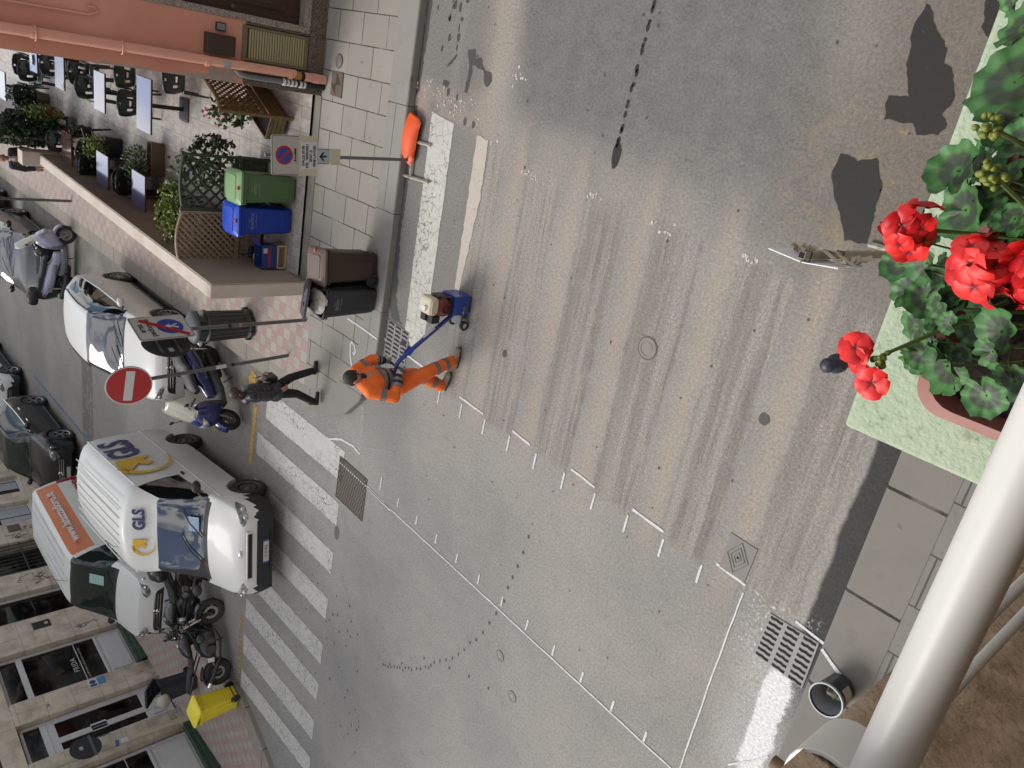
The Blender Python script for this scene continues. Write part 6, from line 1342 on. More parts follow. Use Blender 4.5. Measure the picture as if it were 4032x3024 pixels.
def motorbike(name, label, x, y, rz, roll=R(-9), adv=False, steer=R(16), line=None):
    t = thing(name, label, 'motorcycle', (x, y, gz(x)), rz, 'scooters and motorcycles parked in the side street', roll=roll)
    fx, rx, r = .70, -.70, .31; mb = mat('bike_black', S(40, 41, 44), .3, var=.08, coat=.5); me = mat('engine_alloy', S(84, 84, 84), .45, .5, var=.2, vs=12)
    bikewheel(t, fx, 0, r, .12, mat('rim_black', S(52, 50, 50), .45, .3), steer, 5, True, False, line); bikewheel(t, rx, 0, r, .17 if not adv else .14, mat('rim_black', S(52, 50, 50), .45, .3), 0, 5, True, adv, line)
    half_fender(t, fx, r, r + .03, .07, 40, 150, mb, steer=steer); half_fender(t, rx, r, r + .04, .08, 60, 150, mb)
    w = MB()
    for s in (1, -1): w.tube([(fx, s * .09, r), (fx - .10, s * .10, .55)], .030, 10); 
    w.build('fork_leg', M_DARKM, t, True)
    w = MB()
    for s in (1, -1): w.tube([(fx - .10, s * .10, .55), (fx - .22, s * .10, .96)], .022, 10)
    w.build('fork_tube', M_CHROME, t, True)
    w = MB(); w.box((fx - .215, 0, .94), (.07, .26, .03)); w.box((fx - .17, 0, .80), (.07, .26, .03)); w.build('fork_clamp', me, t, bevel=.01)
    w = pod([(.36, .90, .07, .05), (.28, .92, .16, .10), (.10, .94, .19, .13), (-.08, .90, .165, .11), (-.2, .85, .10, .06)], p=2.6); tk = w.build('tank', mb, t, True); w = MB(); w.lathe([(0, .02), (.045, .018), (.05, 0)], (.12, 0, 1.065), 16); w.build('filler_cap', M_CHROME, tk, True)
    w = pod([(-.14, .83, .09, .04), (-.28, .83, .14, .05), (-.48, .85, .15, .05), (-.58, .89, .13, .05), (-.85, .94, .10, .045), (-.98, .97, .06, .03)], p=2.8); w.build('seat', mat('bike_seat', S(46, 47, 50), .6, var=.1), t, True)
    w = pod([(-.62, .83, .10, .05), (-.85, .88, .085, .05), (-1.02, .93, .05, .03)], p=2.6); w.build('tail', mb, t, True); w = MB(); w.box((-1.03, 0, .93), (.04, .09, .035)); w.build('tail_light', M_REDL, t, bevel=.01)
    w = pod([(.30, .42, .15, .10), (.18, .48, .20, .20), (-.05, .50, .21, .22), (-.22, .46, .19, .16), (-.30, .42, .13, .09)], p=3); en = w.build('engine', me, t, True)
    for s in (1, -1):
        w = MB(); w.lathe([(0, .03), (.10, .028), (.115, 0)], (0, 0, 0), 20, frame((-.08, s * .21, .42), (1, 0, 0), (0, 0, -s))); w.build('engine_cover', mb, en, True); w = MB(); w.lathe([(0, .02), (.07, .018), (.08, 0)], (0, 0, 0), 18, frame((.12, s * .205, .40), (1, 0, 0), (0, 0, -s))); w.build('engine_cover', me, en, True)
    w = MB()
    for s in (1, -1): w.tube([(fx - .24, 0, .86), (.2, s * .17, .74), (-.2, s * .17, .62), (-.26, s * .12, .34)], .028, 8); w.tube([(-.2, s * .14, .66), (-.55, s * .11, .80), (-.9, s * .06, .86)], .018, 6); w.tube([(fx - .26, 0, .80), (.32, s * .12, .45)], .022, 8)
    w.build('frame', M_DARKM, t, True)
    w = MB()
    for s in (1, -1): w.tube([(-.24, s * .10, .42), (-.45, s * .115, .38), (rx, s * .12, r)], [.045, .036, .03], 8)
    w.build('swingarm', mat('swingarm_grey', S(108, 110, 112), .45, .5), t, True)
    w = MB(); w.tube([(.28, .05, .42), (.30, -.08, .28), (.1, -.16, .2), (-.3, -.18, .24)], .022, 8); w.tube([(-.3, -.17, .24), (-.5, -.19, .34), (-.86, -.21, .52)], [.03, .052, .05], 12); ex = w.build('exhaust', M_BLACKP, t, True); w = MB(); w.cyl((-.84, -.209, .51), (-.92, -.213, .555), .051, n=14); w.build('exhaust_tip', M_CHROME, ex, True)
    w = MB(); w.tube([(fx - .30, -.38, 1.06), (fx - .25, -.22, 1.08), (fx - .22, -.08, 1.02), (fx - .22, .08, 1.02), (fx - .25, .22, 1.08), (fx - .30, .38, 1.06)], .014, 8); hb = w.build('handlebar', M_DARKM, t, True)
    for s in (1, -1): w = MB(); w.cyl((fx - .28, s * .27, 1.07), (fx - .30, s * .40, 1.06), .021, n=10); w.build('grip', M_BLACKP, hb, True); w = MB(); w.box((fx - .25, s * .24, 1.08), (.06, .05, .05)); w.build('switchgear', M_BLACKP, hb, bevel=.01); w = MB(); w.tube([(fx - .22, s * .24, 1.06), (fx - .22, s * .38, 1.05)], .007, 5); w.build('brake_lever', M_CHROME, hb)
    mirrors(t, fx - .22, 1.08, .33, M_BLACKP, .16)
    w = MB(); w.ball((fx - .08, 0, .90), (.085, .09, .085), 18, 12); hl = w.build('headlight', mb, t, True); w = MB(); w.ball((fx - .035, 0, .895), (.055, .078, .075), 18, 12); w.build('lens', M_LAMP, hl, True); w = pod([(fx - .10, 1.02, .05, .03), (fx - .17, 1.04, .07, .035), (fx - .21, 1.03, .05, .02)], p=2.4); w.build('dash', M_BLACKP, t, True)
    for q in (fx - .14, -.95):
        for s in (1, -1): w = MB(); w.tube([(q, s * .08, .88), (q, s * .17, .88)], .007, 5); w.ball((q, s * .19, .88), (.03, .022, .02), 8, 6); w.build('indicator', M_AMBER, t, True)
    w = MB(); w.tube([(-.05, .16, .3), (-.10, .32, .02)], .012, 6); w.build('stand', M_DARKM, t); w = MB(); w.box((-.78, .0, .60), (.02, .16, .16), Matrix.Rotation(0, 4, 'X')); w.build('plate_holder', M_BLACKP, t)
    for s in (1, -1): w = MB(); w.tube([(-.28, s * .16, .36), (-.28, s * .26, .36)], .014, 6); w.build('footrest', M_DARKM, t); w = MB(); w.box((-.34, s * .165, .44), (.10, .012, .14)); w.build('heel_guard', M_WHITE if s < 0 else me, t, bevel=.004)
    w = MB(); w.ball((.20, .2, .62), (.10, .03, .09), 10, 7); w.ball((.20, -.2, .62), (.10, .03, .09), 10, 7); w.build('radiator_shroud', mb, t, True)
    if adv:
        w = pod([(-.78, 1.10, .16, .08), (-.84, 1.13, .20, .13), (-1.02, 1.14, .215, .16), (-1.2, 1.13, .19, .13), (-1.25, 1.12, .14, .09)], p=2.8); tcs = w.build('top_case', mb, t, True); w = pod([(-1.22, 1.14, .15, .04), (-1.27, 1.14, .12, .035)], p=2.4); w.build('reflector', M_REDL, tcs, True); w = MB(); w.box((-.95, 0, .99), (.36, .22, .03)); w.build('carrier', M_DARKM, t)
    return t
motorbike('motorcycle', 'black naked motorcycle with red rim stripes and silver fork, beside the yellow bin', -13.42, -12.64, R(112), roll=R(-8), line=mat('rim_red', S(110, 40, 42), .5), steer=R(-14))
motorbike('motorcycle', 'black motorcycle with rounded top case squeezed between the coffee van and the naked motorcycle', -14.45, -12.25, R(-70), roll=R(-9), adv=True, steer=R(-18))
# ================================================================ terrace furniture
TF = lambda x: gz(x) + .165
M_TOPL = NT('laminate_top'); M_TOPL = M_TOPL.fin(M_TOPL.mix(M_TOPL.noise(2, 4), S(96, 94, 140), S(116, 114, 160)), .12, coat=.8)
M_TOPB = mat('brown_top', S(96, 70, 62), .15, coat=.8, var=.06); M_EDGE = mat('table_edge', S(96, 56, 42), .5); M_CHAIR = mat('green_monobloc', S(38, 50, 46), .32, var=.06, vs=9)
tabs = 0
def table_(label, x, y, top, sx=.80, sy=.80):
    t = thing('cafe_table', label, 'table', (x, y, TF(x)), 0, 'cafe tables on the terrace')
    w = MB(); w.box((0, 0, .735), (sx, sy, .03)); o = w.build('tabletop', M_EDGE, t, bevel=.005); w = MB(); w.box((0, 0, .752), (sx - .012, sy - .012, .004)); w.build('laminate', top, o)
    w = MB(); w.box((0, 0, .37), (.07, .07, .70)); w.build('leg', M_BLACKP, t); w = MB(); w.box((0, 0, .02), (.46, .46, .03), tap=.75); w.build('base', mat('table_base', S(66, 68, 74), .5, .2), t, bevel=.004)
    return t
TB = [('lavender table nearest the angled planter, standing clear of the chairs', -16.03, -1.60, M_TOPL, .80, .98), ('lavender table by the house wall with a chair tucked at its near side', -18.37, -1.68, M_TOPL, .74, .78), ('brown table with a white ashtray beside the house wall', -20.9, -1.60, M_TOPB, .78, .72), ('lavender table holding a white dish, farthest along the house wall', -22.85, -1.45, M_TOPL, .75, .75), ('lavender table at the far left edge of the terrace', -25.75, -2.5, M_TOPL, .8, .74), ('glossy brown table behind the potted plants', -23.95, -3.2, M_TOPB, .75, .75),
      ('lavender table against the terrace wall, nearest the brown trellis', -16.27, -3.26, M_TOPL, .78, .70), ('lavender table against the terrace wall, middle of three', -18.25, -3.26, M_TOPL, .82, .70), ('brown table against the terrace wall, farthest of three', -20.55, -3.22, M_TOPB, .78, .70)]
for a in TB: table_(*a)
w = MB(); w.lathe([(0, .006), (.06, .004), (.075, .02), (.08, .02), (.07, 0), (0, 0)], n=20); o = w.build('ashtray', M_SWHITE, None, True); o.location = (-20.62, -1.85, TF(-20.62) + .755); tag(o, 'round white ashtray on the brown table by the house', 'ashtray')
w = MB(); w.lathe([(0, .006), (.08, .004), (.13, .03), (.135, .03), (.10, 0), (0, 0)], n=20); o = w.build('dish', M_SWHITE, None, True); o.location = (-22.9, -1.55, TF(-22.9) + .755); tag(o, 'white dish on the far lavender table', 'dish')
def make_chair(x, y, rz, label):
    t = thing('plastic_chair', label, 'chair', (x, y, TF(x)), rz, 'dark green plastic chairs')
    w = MB(); w.grid([[(-.20 + .42 * i / 6, (-.215 + .43 * j / 6) * (1 - .06 * i / 6 + .05), .43 - .02 * math.sin(math.pi * i / 6) + .012 * (abs(j - 3) / 3) ** 2 - (.03 if i == 6 else 0)) for j in range(7)] for i in range(7)]); o = w.build('seat', M_CHAIR, t, True); s = o.modifiers.new('solid', 'SOLIDIFY'); s.thickness = .012
    rows = []                            # rounded back with slots: vertical ribs fanning out
    N = 10
    for i in range(N + 1):
        u = i / N; hw = .16 + .10 * math.sin(math.pi * min(1, u * .62 + .12)) if u < .8 else (.16 + .10 * math.sin(math.pi * .616)) * math.sqrt(max(.02, 1 - ((u - .8) / .2) ** 2 * .9)); z = .44 + .42 * u; xx = -.20 - .11 * u
        rows.append([(xx - .05 * (1 - (2 * j / 10 - 1) ** 2) * .8 + .02, hw * (2 * j / 10 - 1), z) for j in range(11)])
    w = MB(); vs = [p for r in rows for p in r]; fs = []
    for i in range(N):
        for j in range(10):
            if (2 <= i <= 4 and j in (2, 7)) or (i == 3 and j in (4, 5)) or (i == 8 and j == 5): continue
            fs.append((i * 11 + j, i * 11 + j + 1, (i + 1) * 11 + j + 1, (i + 1) * 11 + j))
    w.add(vs, fs); o = w.build('backrest', M_CHAIR, t, True); s = o.modifiers.new('solid', 'SOLIDIFY'); s.thickness = .014
    for sx, sy in ((1, 1), (1, -1), (-1, 1), (-1, -1)): w = MB(); w.tube([(sx * .19, sy * .21, .43), (sx * .235, sy * .24, 0)], [.03, .02], 5); w.build('leg', M_CHAIR, t)
    for s_ in (1, -1): w = MB(); w.tube([(.21, s_ * .235, .42), (.20, s_ * .255, .60), (.15, s_ * .26, .645), (-.10, s_ * .255, .655), (-.235, s_ * .215, .62)], .022, 6, flat=(.6, 1)); w.build('armrest', M_CHAIR, t, True)
    return t
CH = [(-17.35, -1.72, 180, 'green chair between the two nearest lavender tables, its back to the street'), (-17.5, -1.2, 180, 'green chair between the lavender tables, closest to the house wall'), (-15.2, -1.0, 180, 'green chair half hidden by the house corner, beside the nearest lavender table'), (-19.3, -1.72, 0, 'green chair at the far side of the second lavender table'), (-19.75, -1.5, 0, 'green chair with a dark bag, between the brown and lavender tables'), (-21.75, -1.55, 0, 'green chair beyond the brown table by the house'), (-23.6, -1.9, 0, 'green chair in the shade beyond the far lavender table'), (-24.5, -1.8, 180, 'green chair facing the table at the far left edge'), (-24.6, -2.55, 180, 'green chair beside the hexagonal wooden pot'), (-25.1, -3.25, 10, 'green chair beyond the glossy brown table'),
      (-17.15, -3.3, 0, 'green chair at the far side of the nearest wall table'), (-15.3, -3.42, 180, 'green chair at the near side of the nearest wall table'), (-14.75, -3.32, 172, 'green chair just behind the brown trellis, leaning on its neighbour'), (-14.3, -3.38, 180, 'green chair pushed against the brown trellis planter'), (-19.3, -3.38, 0, 'green chair at the far side of the middle wall table'), (-17.45, -3.3, 180, 'green chair at the near side of the middle wall table'), (-21.45, -3.25, 0, 'green chair in front of the bushy cypress'), (-19.65, -3.4, 180, 'green chair at the near side of the farthest wall table'), (-19.85, -2.95, 150, 'green chair turned aside by the farthest wall table')]
ch0 = make_chair(CH[0][0], CH[0][1], R(CH[0][2]), CH[0][3])
for x, y, a, l in CH[1:]: dup(ch0, (x, y, TF(x)), R(a), l)
# ---------------------------------------------------------------- plants
class FB_:
    def __init__(s): s.m = MB()
    def leaves(s, c, d, n, size, seed, up=.3, droop=0):
        r = random.Random(seed)
        for i in range(n):
            while True:
                q = Vector((r.uniform(-1, 1), r.uniform(-1, 1), r.uniform(-1, 1)))
                if q.length < 1: break
            if mnoise.noise(q * 2.2 + Vector((seed, 0, 0))) < -.18: continue
            p = Vector(c) + Vector((q.x * d[0], q.y * d[1], q.z * d[2])); L = size * r.uniform(.6, 1.3)
            ax = Vector((r.gauss(0, 1), r.gauss(0, 1), r.gauss(up, .7) - droop)).normalized(); sd_ = ax.orthogonal().normalized(); sd_ = (Matrix.Rotation(r.uniform(0, 6.28), 3, ax) @ sd_) * L * .32
            s.m.mi(i % 3); s.m.add([tuple(p), tuple(p + ax * L * .5 + sd_), tuple(p + ax * L), tuple(p + ax * L * .5 - sd_)], [(0, 1, 2, 3)])
def leafset(k, a, b, c_): return [mat('leaf_%s_%d' % (k, i), v, .6, var=.2, vs=20) for i, v in enumerate((a, b, c_))]
LF_G = leafset('green', S(72, 98, 44), S(98, 124, 58), S(52, 76, 38)); LF_D = leafset('cypress', S(52, 76, 48), S(70, 98, 60), S(38, 58, 38)); LF_Y = leafset('lime', S(128, 148, 58), S(150, 166, 78), S(98, 120, 50)); LF_P = leafset('petals', S(222, 90, 150), S(236, 130, 176), S(200, 60, 120)); LF_W = leafset('white', S(226, 226, 216), S(210, 212, 190), S(200, 204, 170)); LF_R = leafset('redp', S(200, 40, 40), S(180, 30, 34), S(220, 60, 50))
def plant(name, label, x, y, z, blobs, stems_=None, cat='plant', group=None):
    t = thing(name, label, cat, (x, y, z), 0, group)
    for i, (nm, c, d, n, sz, mm, up) in enumerate(blobs): b = FB_(); b.leaves(c, d, n, sz, int(abs(x * 37 + y * 11)) + i * 5, up); b.m.build(nm, mm, t)
    w = MB(); r = random.Random(int(abs(x * 91)))
    for k in range(stems_ or 5): b_ = blobs[0]; w.tube([(r.uniform(-.05, .05), r.uniform(-.05, .05), 0), (b_[1][0] + r.uniform(-.6, .6) * b_[2][0], b_[1][1] + r.uniform(-.6, .6) * b_[2][1], b_[1][2] + r.uniform(-.2, .6) * b_[2][2])], [.012, .006], 5)
    w.build('stem', mat('plant_stem', S(88, 72, 50), .8), t); return t
def pot(label, x, y, r, h, m, n=24, z=None):
    w = MB(); w.lathe([(0, 0), (r * .72, 0), (r * .95, h * .82), (r * 1.04, h * .83), (r * 1.04, h), (r * .9, h), (r * .88, h * .86), (0, h * .86)], n=n); o = w.build('plant_pot', m, None, True); o.location = (x, y, TF(x) if z is None else z); return tag(o, label, 'pot')
pot('terracotta pot under the bushy cypress, by the farthest wall table', -22.75, -3.15, .2, .3, M_TERC); plant('cypress', 'bushy dark green cypress towering over the farthest wall table', -22.75, -3.15, TF(-22.75) + .25, [('foliage', (.0, -.05, .75), (.5, .42, .8), 5200, .09, LF_D, .9), ('foliage', (.2, .1, .35), (.4, .35, .4), 1500, .08, LF_D, .6)], 6, 'shrub')
pot('small grey pot with a climbing lime-green plant, next to the terracotta pot', -22.35, -2.85, .13, .2, M_PLGREY); plant('climbing_plant', 'lime green leafy plant with a red bloom, beside the cypress', -22.4, -2.8, TF(-22.4) + .15, [('foliage', (-.25, .05, .45), (.45, .2, .45), 900, .08, LF_Y, .4), ('bloom', (.05, .15, .42), (.08, .07, .07), 120, .05, LF_R, .4)], 4)
pot('black pot with a low grey-green plant near the wall tables', -21.3, -2.9, .13, .2, M_BLACKP); plant('low_plant', 'small grey-green plant in the black pot', -21.3, -2.9, TF(-21.3) + .15, [('foliage', (-.05, .0, .15), (.2, .18, .2), 500, .06, LF_D, .4)], 4)
pot('hexagonal wooden pot with a dark shrub, deep in the terrace', -24.5, -2.6, .22, .3, mat('pale_wood', S(128, 112, 92), .7), 6); plant('dark_shrub', 'dark green shrub in the hexagonal wooden pot', -24.5, -2.6, TF(-24.5) + .25, [('foliage', (-.1, .0, .3), (.35, .3, .4), 1300, .08, LF_D, .5)], 5, 'shrub')
pot('large round black pot with a dark shrub, beside the hexagonal pot', -24.1, -2.95, .26, .32, M_BLACKP); plant('dark_shrub', 'dark green shrub in the large black pot', -24.1, -2.95, TF(-24.1) + .27, [('foliage', (-.1, .0, .25), (.32, .28, .35), 1100, .08, LF_D, .5)], 5, 'shrub')
def trough(label, x, y, sx, sy, h, m):
    w = MB(); w.grid([[(a, b, 0) for a, b in rrect(-sx / 2 + .03, -sy / 2 + .03, sx / 2 - .03, sy / 2 - .03, .03)], [(a, b, h) for a, b in rrect(-sx / 2, -sy / 2, sx / 2, sy / 2, .03)], [(a, b, h) for a, b in rrect(-sx / 2 + .02, -sy / 2 + .02, sx / 2 - .02, sy / 2 - .02, .03)], [(a, b, h - .05) for a, b in rrect(-sx / 2 + .03, -sy / 2 + .03, sx / 2 - .03, sy / 2 - .03, .03)]], True); o = w.build('trough', m, None, True); o.location = (x, y, TF(x)); return tag(o, label, 'planter')
trough('dark trough of herbs between the middle and farthest wall tables', -19.3, -2.95, .25, .5, .3, M_BLACKP); plant('herbs', 'yellowish herb plant between the middle and farthest wall tables', -19.3, -2.95, TF(-19.3) + .25, [('foliage', (0, .0, .28), (.25, .3, .3), 700, .06, LF_Y, .6)])
trough('brown wooden trough behind the nearest wall table', -17.0, -2.75, .28, .7, .28, mat('pale_wood', S(128, 112, 92), .7)); plant('herbs', 'feathery green herb plant behind the nearest wall table', -17.0, -2.85, TF(-17) + .25, [('foliage', (-.05, .0, .25), (.3, .35, .28), 900, .06, LF_G, .6)])
plant('white_flowers', 'bush of small white flowers spilling over behind the brown trellis', -13.55, -3.2, TF(-13.5) + .75, [('foliage', (-.1, .15, .42), (.28, .55, .28), 1500, .06, LF_Y, .4), ('flowers', (.0, -.15, .42), (.28, .38, .25), 90, .045, LF_W, .5)], 6)
trough('square brown pot holding the white flowers', -13.55, -3.2, .4, .6, .75, mat('brown_plastic', S(112, 88, 70), .6))
# ---------------------------------------------------------------- trellis planters
def trellis(name, label, x, y, rz, W_, zb, zt, arch, m, sp, sl, boxd, boxh, group='trellis planters', frame_w=.045, far_up=0):
    t = thing(name, label, 'trellis planter', (x, y, TF(x)), rz, group); hw = W_ / 2
    top = lambda v: zt + arch * (1 - (v / hw) ** 2) + far_up * (v / hw)
    for s in (1, -1): w = MB(); w.box((0, s * hw, (top(s * hw) + .03) / 2), (.05, frame_w, top(s * hw) + .06)); w.build('post', m, t, bevel=.004)
    w = MB(); w.tube([(0, -hw + W_ * i / 16, top(-hw + W_ * i / 16)) for i in range(17)], .028, 6); w.build('rail', m, t); w = MB(); w.box((0, 0, zb), (.04, W_, .05)); w.build('rail', m, t)
    w = MB(); H_ = zt + arch - zb
    for d, off in ((1, .012), (-1, -.012)):
        k = -H_ - W_
        while k < W_ + H_:
            pts = []
            for i in range(61):
                v = -hw + W_ * i / 60; z = zb + (v + hw) * d * sl + k
                if d < 0: z = zb + H_ * 0 + k + W_ * sl - (v + hw) * sl
                if zb <= z <= top(v): pts.append((off, v, z))
            if len(pts) > 1: w.tube([pts[0], pts[-1]], .017, 4, flat=(1.25, .4))
            k += sp
    w.build('lattice', m, t)
    w = MB()
    for i in range(4): zz = .06 + (boxh - .06) * (i + .5) / 4; hh = (boxh - .06) / 4 - .008; w.box((-.03, 0, zz), (.025, W_ - .06, hh)); w.box((-boxd, 0, zz), (.025, W_ - .06, hh)); w.box((-boxd / 2 - .015, hw - .03, zz), (boxd - .03, .025, hh)); w.box((-boxd / 2 - .015, -hw + .03, zz), (boxd - .03, .025, hh))
    w.build('planter_box', m, t, bevel=.005); w = MB(); w.box((-boxd / 2 - .015, 0, boxh - .08), (boxd - .04, W_ - .1, .06)); w.build('soil', M_SOIL, t)
    return t
M_WBR = wood('trellis_wood', S(132, 114, 92, .85), S(164, 146, 122, .85), (8, 8, 2), .7); M_WGR = wood('trellis_green', S(56, 72, 52), S(76, 92, 68), (8, 8, 2), .7); M_WOL = wood('planter_wood', S(98, 82, 50), S(134, 116, 78), (3, 3, 14), .7)
trellis('trellis_planter', 'brown diamond trellis planter with arched top behind the blue bin', -12.62, -3.28, 0, .90, .50, 1.42, .09, M_WBR, .105, 1.0, .36, .46)
plant('trellis_plant', 'leafy plant growing behind the brown trellis', -12.8, -3.28, TF(-12.8) + .4, [('foliage', (0, .1, .5), (.12, .4, .5), 900, .08, LF_G, .3), ('foliage', (-.05, .1, .55), (.1, .3, .4), 150, .07, leafset('rust', S(150, 80, 50), S(170, 100, 60), S(120, 60, 40)), .3)], 6)
trellis('trellis_planter', 'green open trellis planter with arched top behind the green bin', -12.62, -2.35, 0, .86, .50, 1.42, .05, M_WGR, .20, 1.0, .36, .46)
plant('trellis_plant', 'rose with glossy leaves climbing the green trellis', -12.75, -2.2, TF(-12.8) + .4, [('foliage', (0, .05, .6), (.14, .40, .6), 620, .09, LF_G, .3), ('foliage', (.0, .45, .5), (.2, .15, .35), 260, .09, LF_D, .3)], 8)
trellis('trellis_planter', 'wooden trellis planter turned at an angle by the house corner', -12.42, -.93, R(65), 1.0, .45, 1.14, -.05, M_WOL, .105, 1.0, .42, .34, far_up=-.0)
plant('trellis_plant', 'oleander with pink flowers behind the angled trellis', -12.68, -1.22, TF(-12.6) + .3, [('foliage', (-.1, .0, .34), (.36, .24, .3), 420, .1, LF_G, .4), ('flowers', (-.2, -.1, .55), (.35, .15, .22), 40, .07, LF_P, .4)], 6)
trellis('trellis_planter', 'far brown trellis behind the cypress, at the wall opening', -23.0, -3.45, R(-80), 1.2, .5, 1.45, .08, M_WBR, .11, 1.0, .3, .4)
# ================================================================ people (each body one continuous remeshed surface)
def blend(name, m, parent, caps, vox=.012, sm=3):
    """caps: tapered limbs (a, b, ra, rb) and balls (c, r or (rx,ry,rz)[, matrix]) melted into one skin"""
    w = MB()
    for c in caps:
        if len(c) >= 4 and isinstance(c[2], (int, float)):
            a, b = Vector(c[0]), Vector(c[1]); n = 7; f = c[4] if len(c) > 4 else None
            w.tube([a.lerp(b, i / (n - 1)) for i in range(n)], [c[2] + (c[3] - c[2]) * i / (n - 1) for i in range(n)], 14, flat=f); 
            if not f: w.ball(a, c[2], 14, 9); w.ball(b, c[3], 14, 9)
        else: w.ball((0, 0, 0) if len(c) > 2 else c[0], c[1], 18, 12, (Matrix.Translation(c[0]) @ c[2]) if len(c) > 2 else None)
    o = w.build(name, m, parent, True); r = o.modifiers.new('skin', 'REMESH'); r.mode = 'VOXEL'; r.voxel_size = vox; r.use_smooth_shade = True
    s = o.modifiers.new('smooth', 'SMOOTH'); s.iterations = sm; s.factor = .5; return o
V = Vector
M_SKIN = mat('skin', S(196, 148, 122), .55, var=.06, vs=20); M_HAIRB = mat('hair_black', S(44, 38, 35), .7, var=.3, vs=80, bump=.4, bs=200); M_HAIRR = mat('hair_dark_brown', S(58, 38, 32), .5, var=.3, vs=60, bump=.4, bs=150); M_EYE = mat('eye_dark', (.01, .01, .01), .2); M_LIP = mat('lips', S(150, 92, 84), .5)
def band_on(par, nm, m, a, b, t0, t1, r0, r1, f=None):
    a, b = V(a), V(b); w = MB(); n = 4; w.tube([a.lerp(b, t0 + (t1 - t0) * i / n) for i in range(n + 1)], [r0 + (r1 - r0) * i / n for i in range(n + 1)], 18, flat=f); return w.build(nm, m, par, True)
def hand(base, d, up, side, grip=.8, L=.175):
    """palm, four unequal curled fingers and a thumb as limb list"""
    base, d, up = V(base), V(d).normalized(), V(up).normalized(); lat = d.cross(up).normalized() * side; up = lat.cross(d).normalized() * side; c = []
    c.append((base, base + d * .045, .022, .026)); 
    for k in range(4):
        o = (k - 1.5) * .0205; p0 = base + d * .085 + lat * o; c.append((base + d * .02 + lat * o * .7, p0, .014, .0125))
        ln = (.040, .046, .043, .034)[k]; q = p0; a = 0
        for j in range(3):
            a += grip * (.75 if j else .5); e = q + (d * math.cos(a) - up * math.sin(a)) * ln * (1, .75, .6)[j]; c.append((q, e, .0115 - .001 * j, .0105 - .001 * j)); q = e
    t0 = base + d * .02 + lat * -.03; t1 = t0 + (d * .6 - lat * .5 - up * .5).normalized() * .042; t2 = t1 + (d * .75 + lat * .25 - up * .6).normalized() * .034; c += [(t0, t1, .0145, .0125), (t1, t2, .0125, .0105)]; return c
def head_caps(c, face, tilt=0.0):
    F = V(face).normalized(); U = V((0, 0, 1)); U = (U - F * U.dot(F)).normalized(); Lf = U.cross(F); M = Matrix((Lf, F, U)).transposed().to_4x4(); P = lambda x, y, z: V(c) + Lf * x + F * y + U * z
    caps = [(V(c) + U * .02, (.076, .094, .100), M), (P(0, .012, -.05), (.062, .072, .075), M), (P(0, .045, -.09), (.038, .04, .03), M), (P(0, .088, -.018), P(0, .107, -.042), .010, .014)]
    for s in (1, -1): caps += [(P(s * .078, -.005, -.015), (.012, .024, .034), M), (P(s * .03, .078, .012), (.024, .016, .012), M)]
    return caps, P, M
def face_parts(par, P, M, mouth=True):
    for s in (1, -1): w = MB(); w.ball((0, 0, 0), (.014, .008, .008), 10, 7, Matrix.Translation(P(s * .031, .087, -.002)) @ M); w.build('eye', M_EYE, par, True)
    if mouth: w = MB(); w.ball((0, 0, 0), (.024, .010, .008), 12, 7, Matrix.Translation(P(0, .083, -.072)) @ M); w.build('mouth', M_LIP, par, True)
    for s in (1, -1): w = MB(); w.ball((0, 0, 0), (.022, .008, .005), 10, 6, Matrix.Translation(P(s * .031, .088, .022)) @ M); w.build('eyebrow', M_HAIRB, par, True)
# ---------------------------------------------------------------- road worker
M_HV = NT('hi_vis_orange'); f_ = M_HV.noise(5, 5, .6); fo = M_HV.noise(1, 4, .6, v=M_HV.map((16, 16, 5))); M_HV.bump(M_HV.add(fo, f_), .7, .03); M_HV = M_HV.fin(M_HV.mix(f_, S(232, 96, 28, .85), S(248, 124, 48, .9)), .7)
M_NAVYC = mat('navy_cloth', S(48, 48, 66), .85, var=.15, vs=12, bump=.3, bs=30); M_REFL = mat('reflective_tape', S(136, 138, 140), .35, .2, var=.15, vs=14); M_GLOVE = mat('work_glove', S(206, 200, 192), .8, var=.12, vs=25, bump=.3, bs=60); M_SHOE = mat('dusty_shoe', S(172, 166, 152), .8, var=.15, vs=20); M_SOLE = mat('shoe_sole', S(74, 70, 66), .8)
wk = thing('person', 'road worker in orange hi-vis suit and white gloves pushing a blue machine', 'person', (-7.45, -3.74, 0)); O = V((-7.45, -3.74, 0)); Fw = V((.30, .954, 0)); Lw = V((-.954, .30, 0)); w_ = lambda f, l, z: Fw * f + Lw * l + V((0, 0, z))
pel, chest, neck, hc = w_(-.03, 0, .93), w_(.03, 0, 1.30), w_(.08, 0, 1.47), w_(.13, 0, 1.575)
shL, shR = w_(.05, .195, 1.40), w_(.04, -.195, 1.40); hL, hR = V((-.13, .225, .985)), V((.13, .205, .965)); elL, elR = w_(.15, .27, 1.16), w_(.03, -.34, 1.13)
hipL, hipR = w_(-.03, .10, .90), w_(-.03, -.10, .90); knL, knR = w_(-.06, .11, .50), w_(.17, -.10, .50); anL, anR = V((-.06, -.20, .10)), V((.09, .20, .10))
Fh = (Fw + V((0, 0, -.75))).normalized(); hcaps, P, Mh = head_caps(hc, Fh)
body = [(pel, chest, .13, .15), (chest, neck, .12, .05), (neck, hc, .056, .06), (shL, elL, .052, .042), (elL, hL - (hL - elL).normalized() * .05, .042, .03), (shR, elR, .052, .042), (elR, hR - (hR - elR).normalized() * .05, .042, .03), (hipL, knL, .085, .058), (knL, anL, .055, .038), (hipR, knR, .085, .058), (knR, anR, .055, .038), (anL, anL + Fw * .12 + V((0, 0, -.055)), .04, .03), (anR, anR + Fw * .12 + V((0, 0, -.055)), .04, .03)] + hcaps
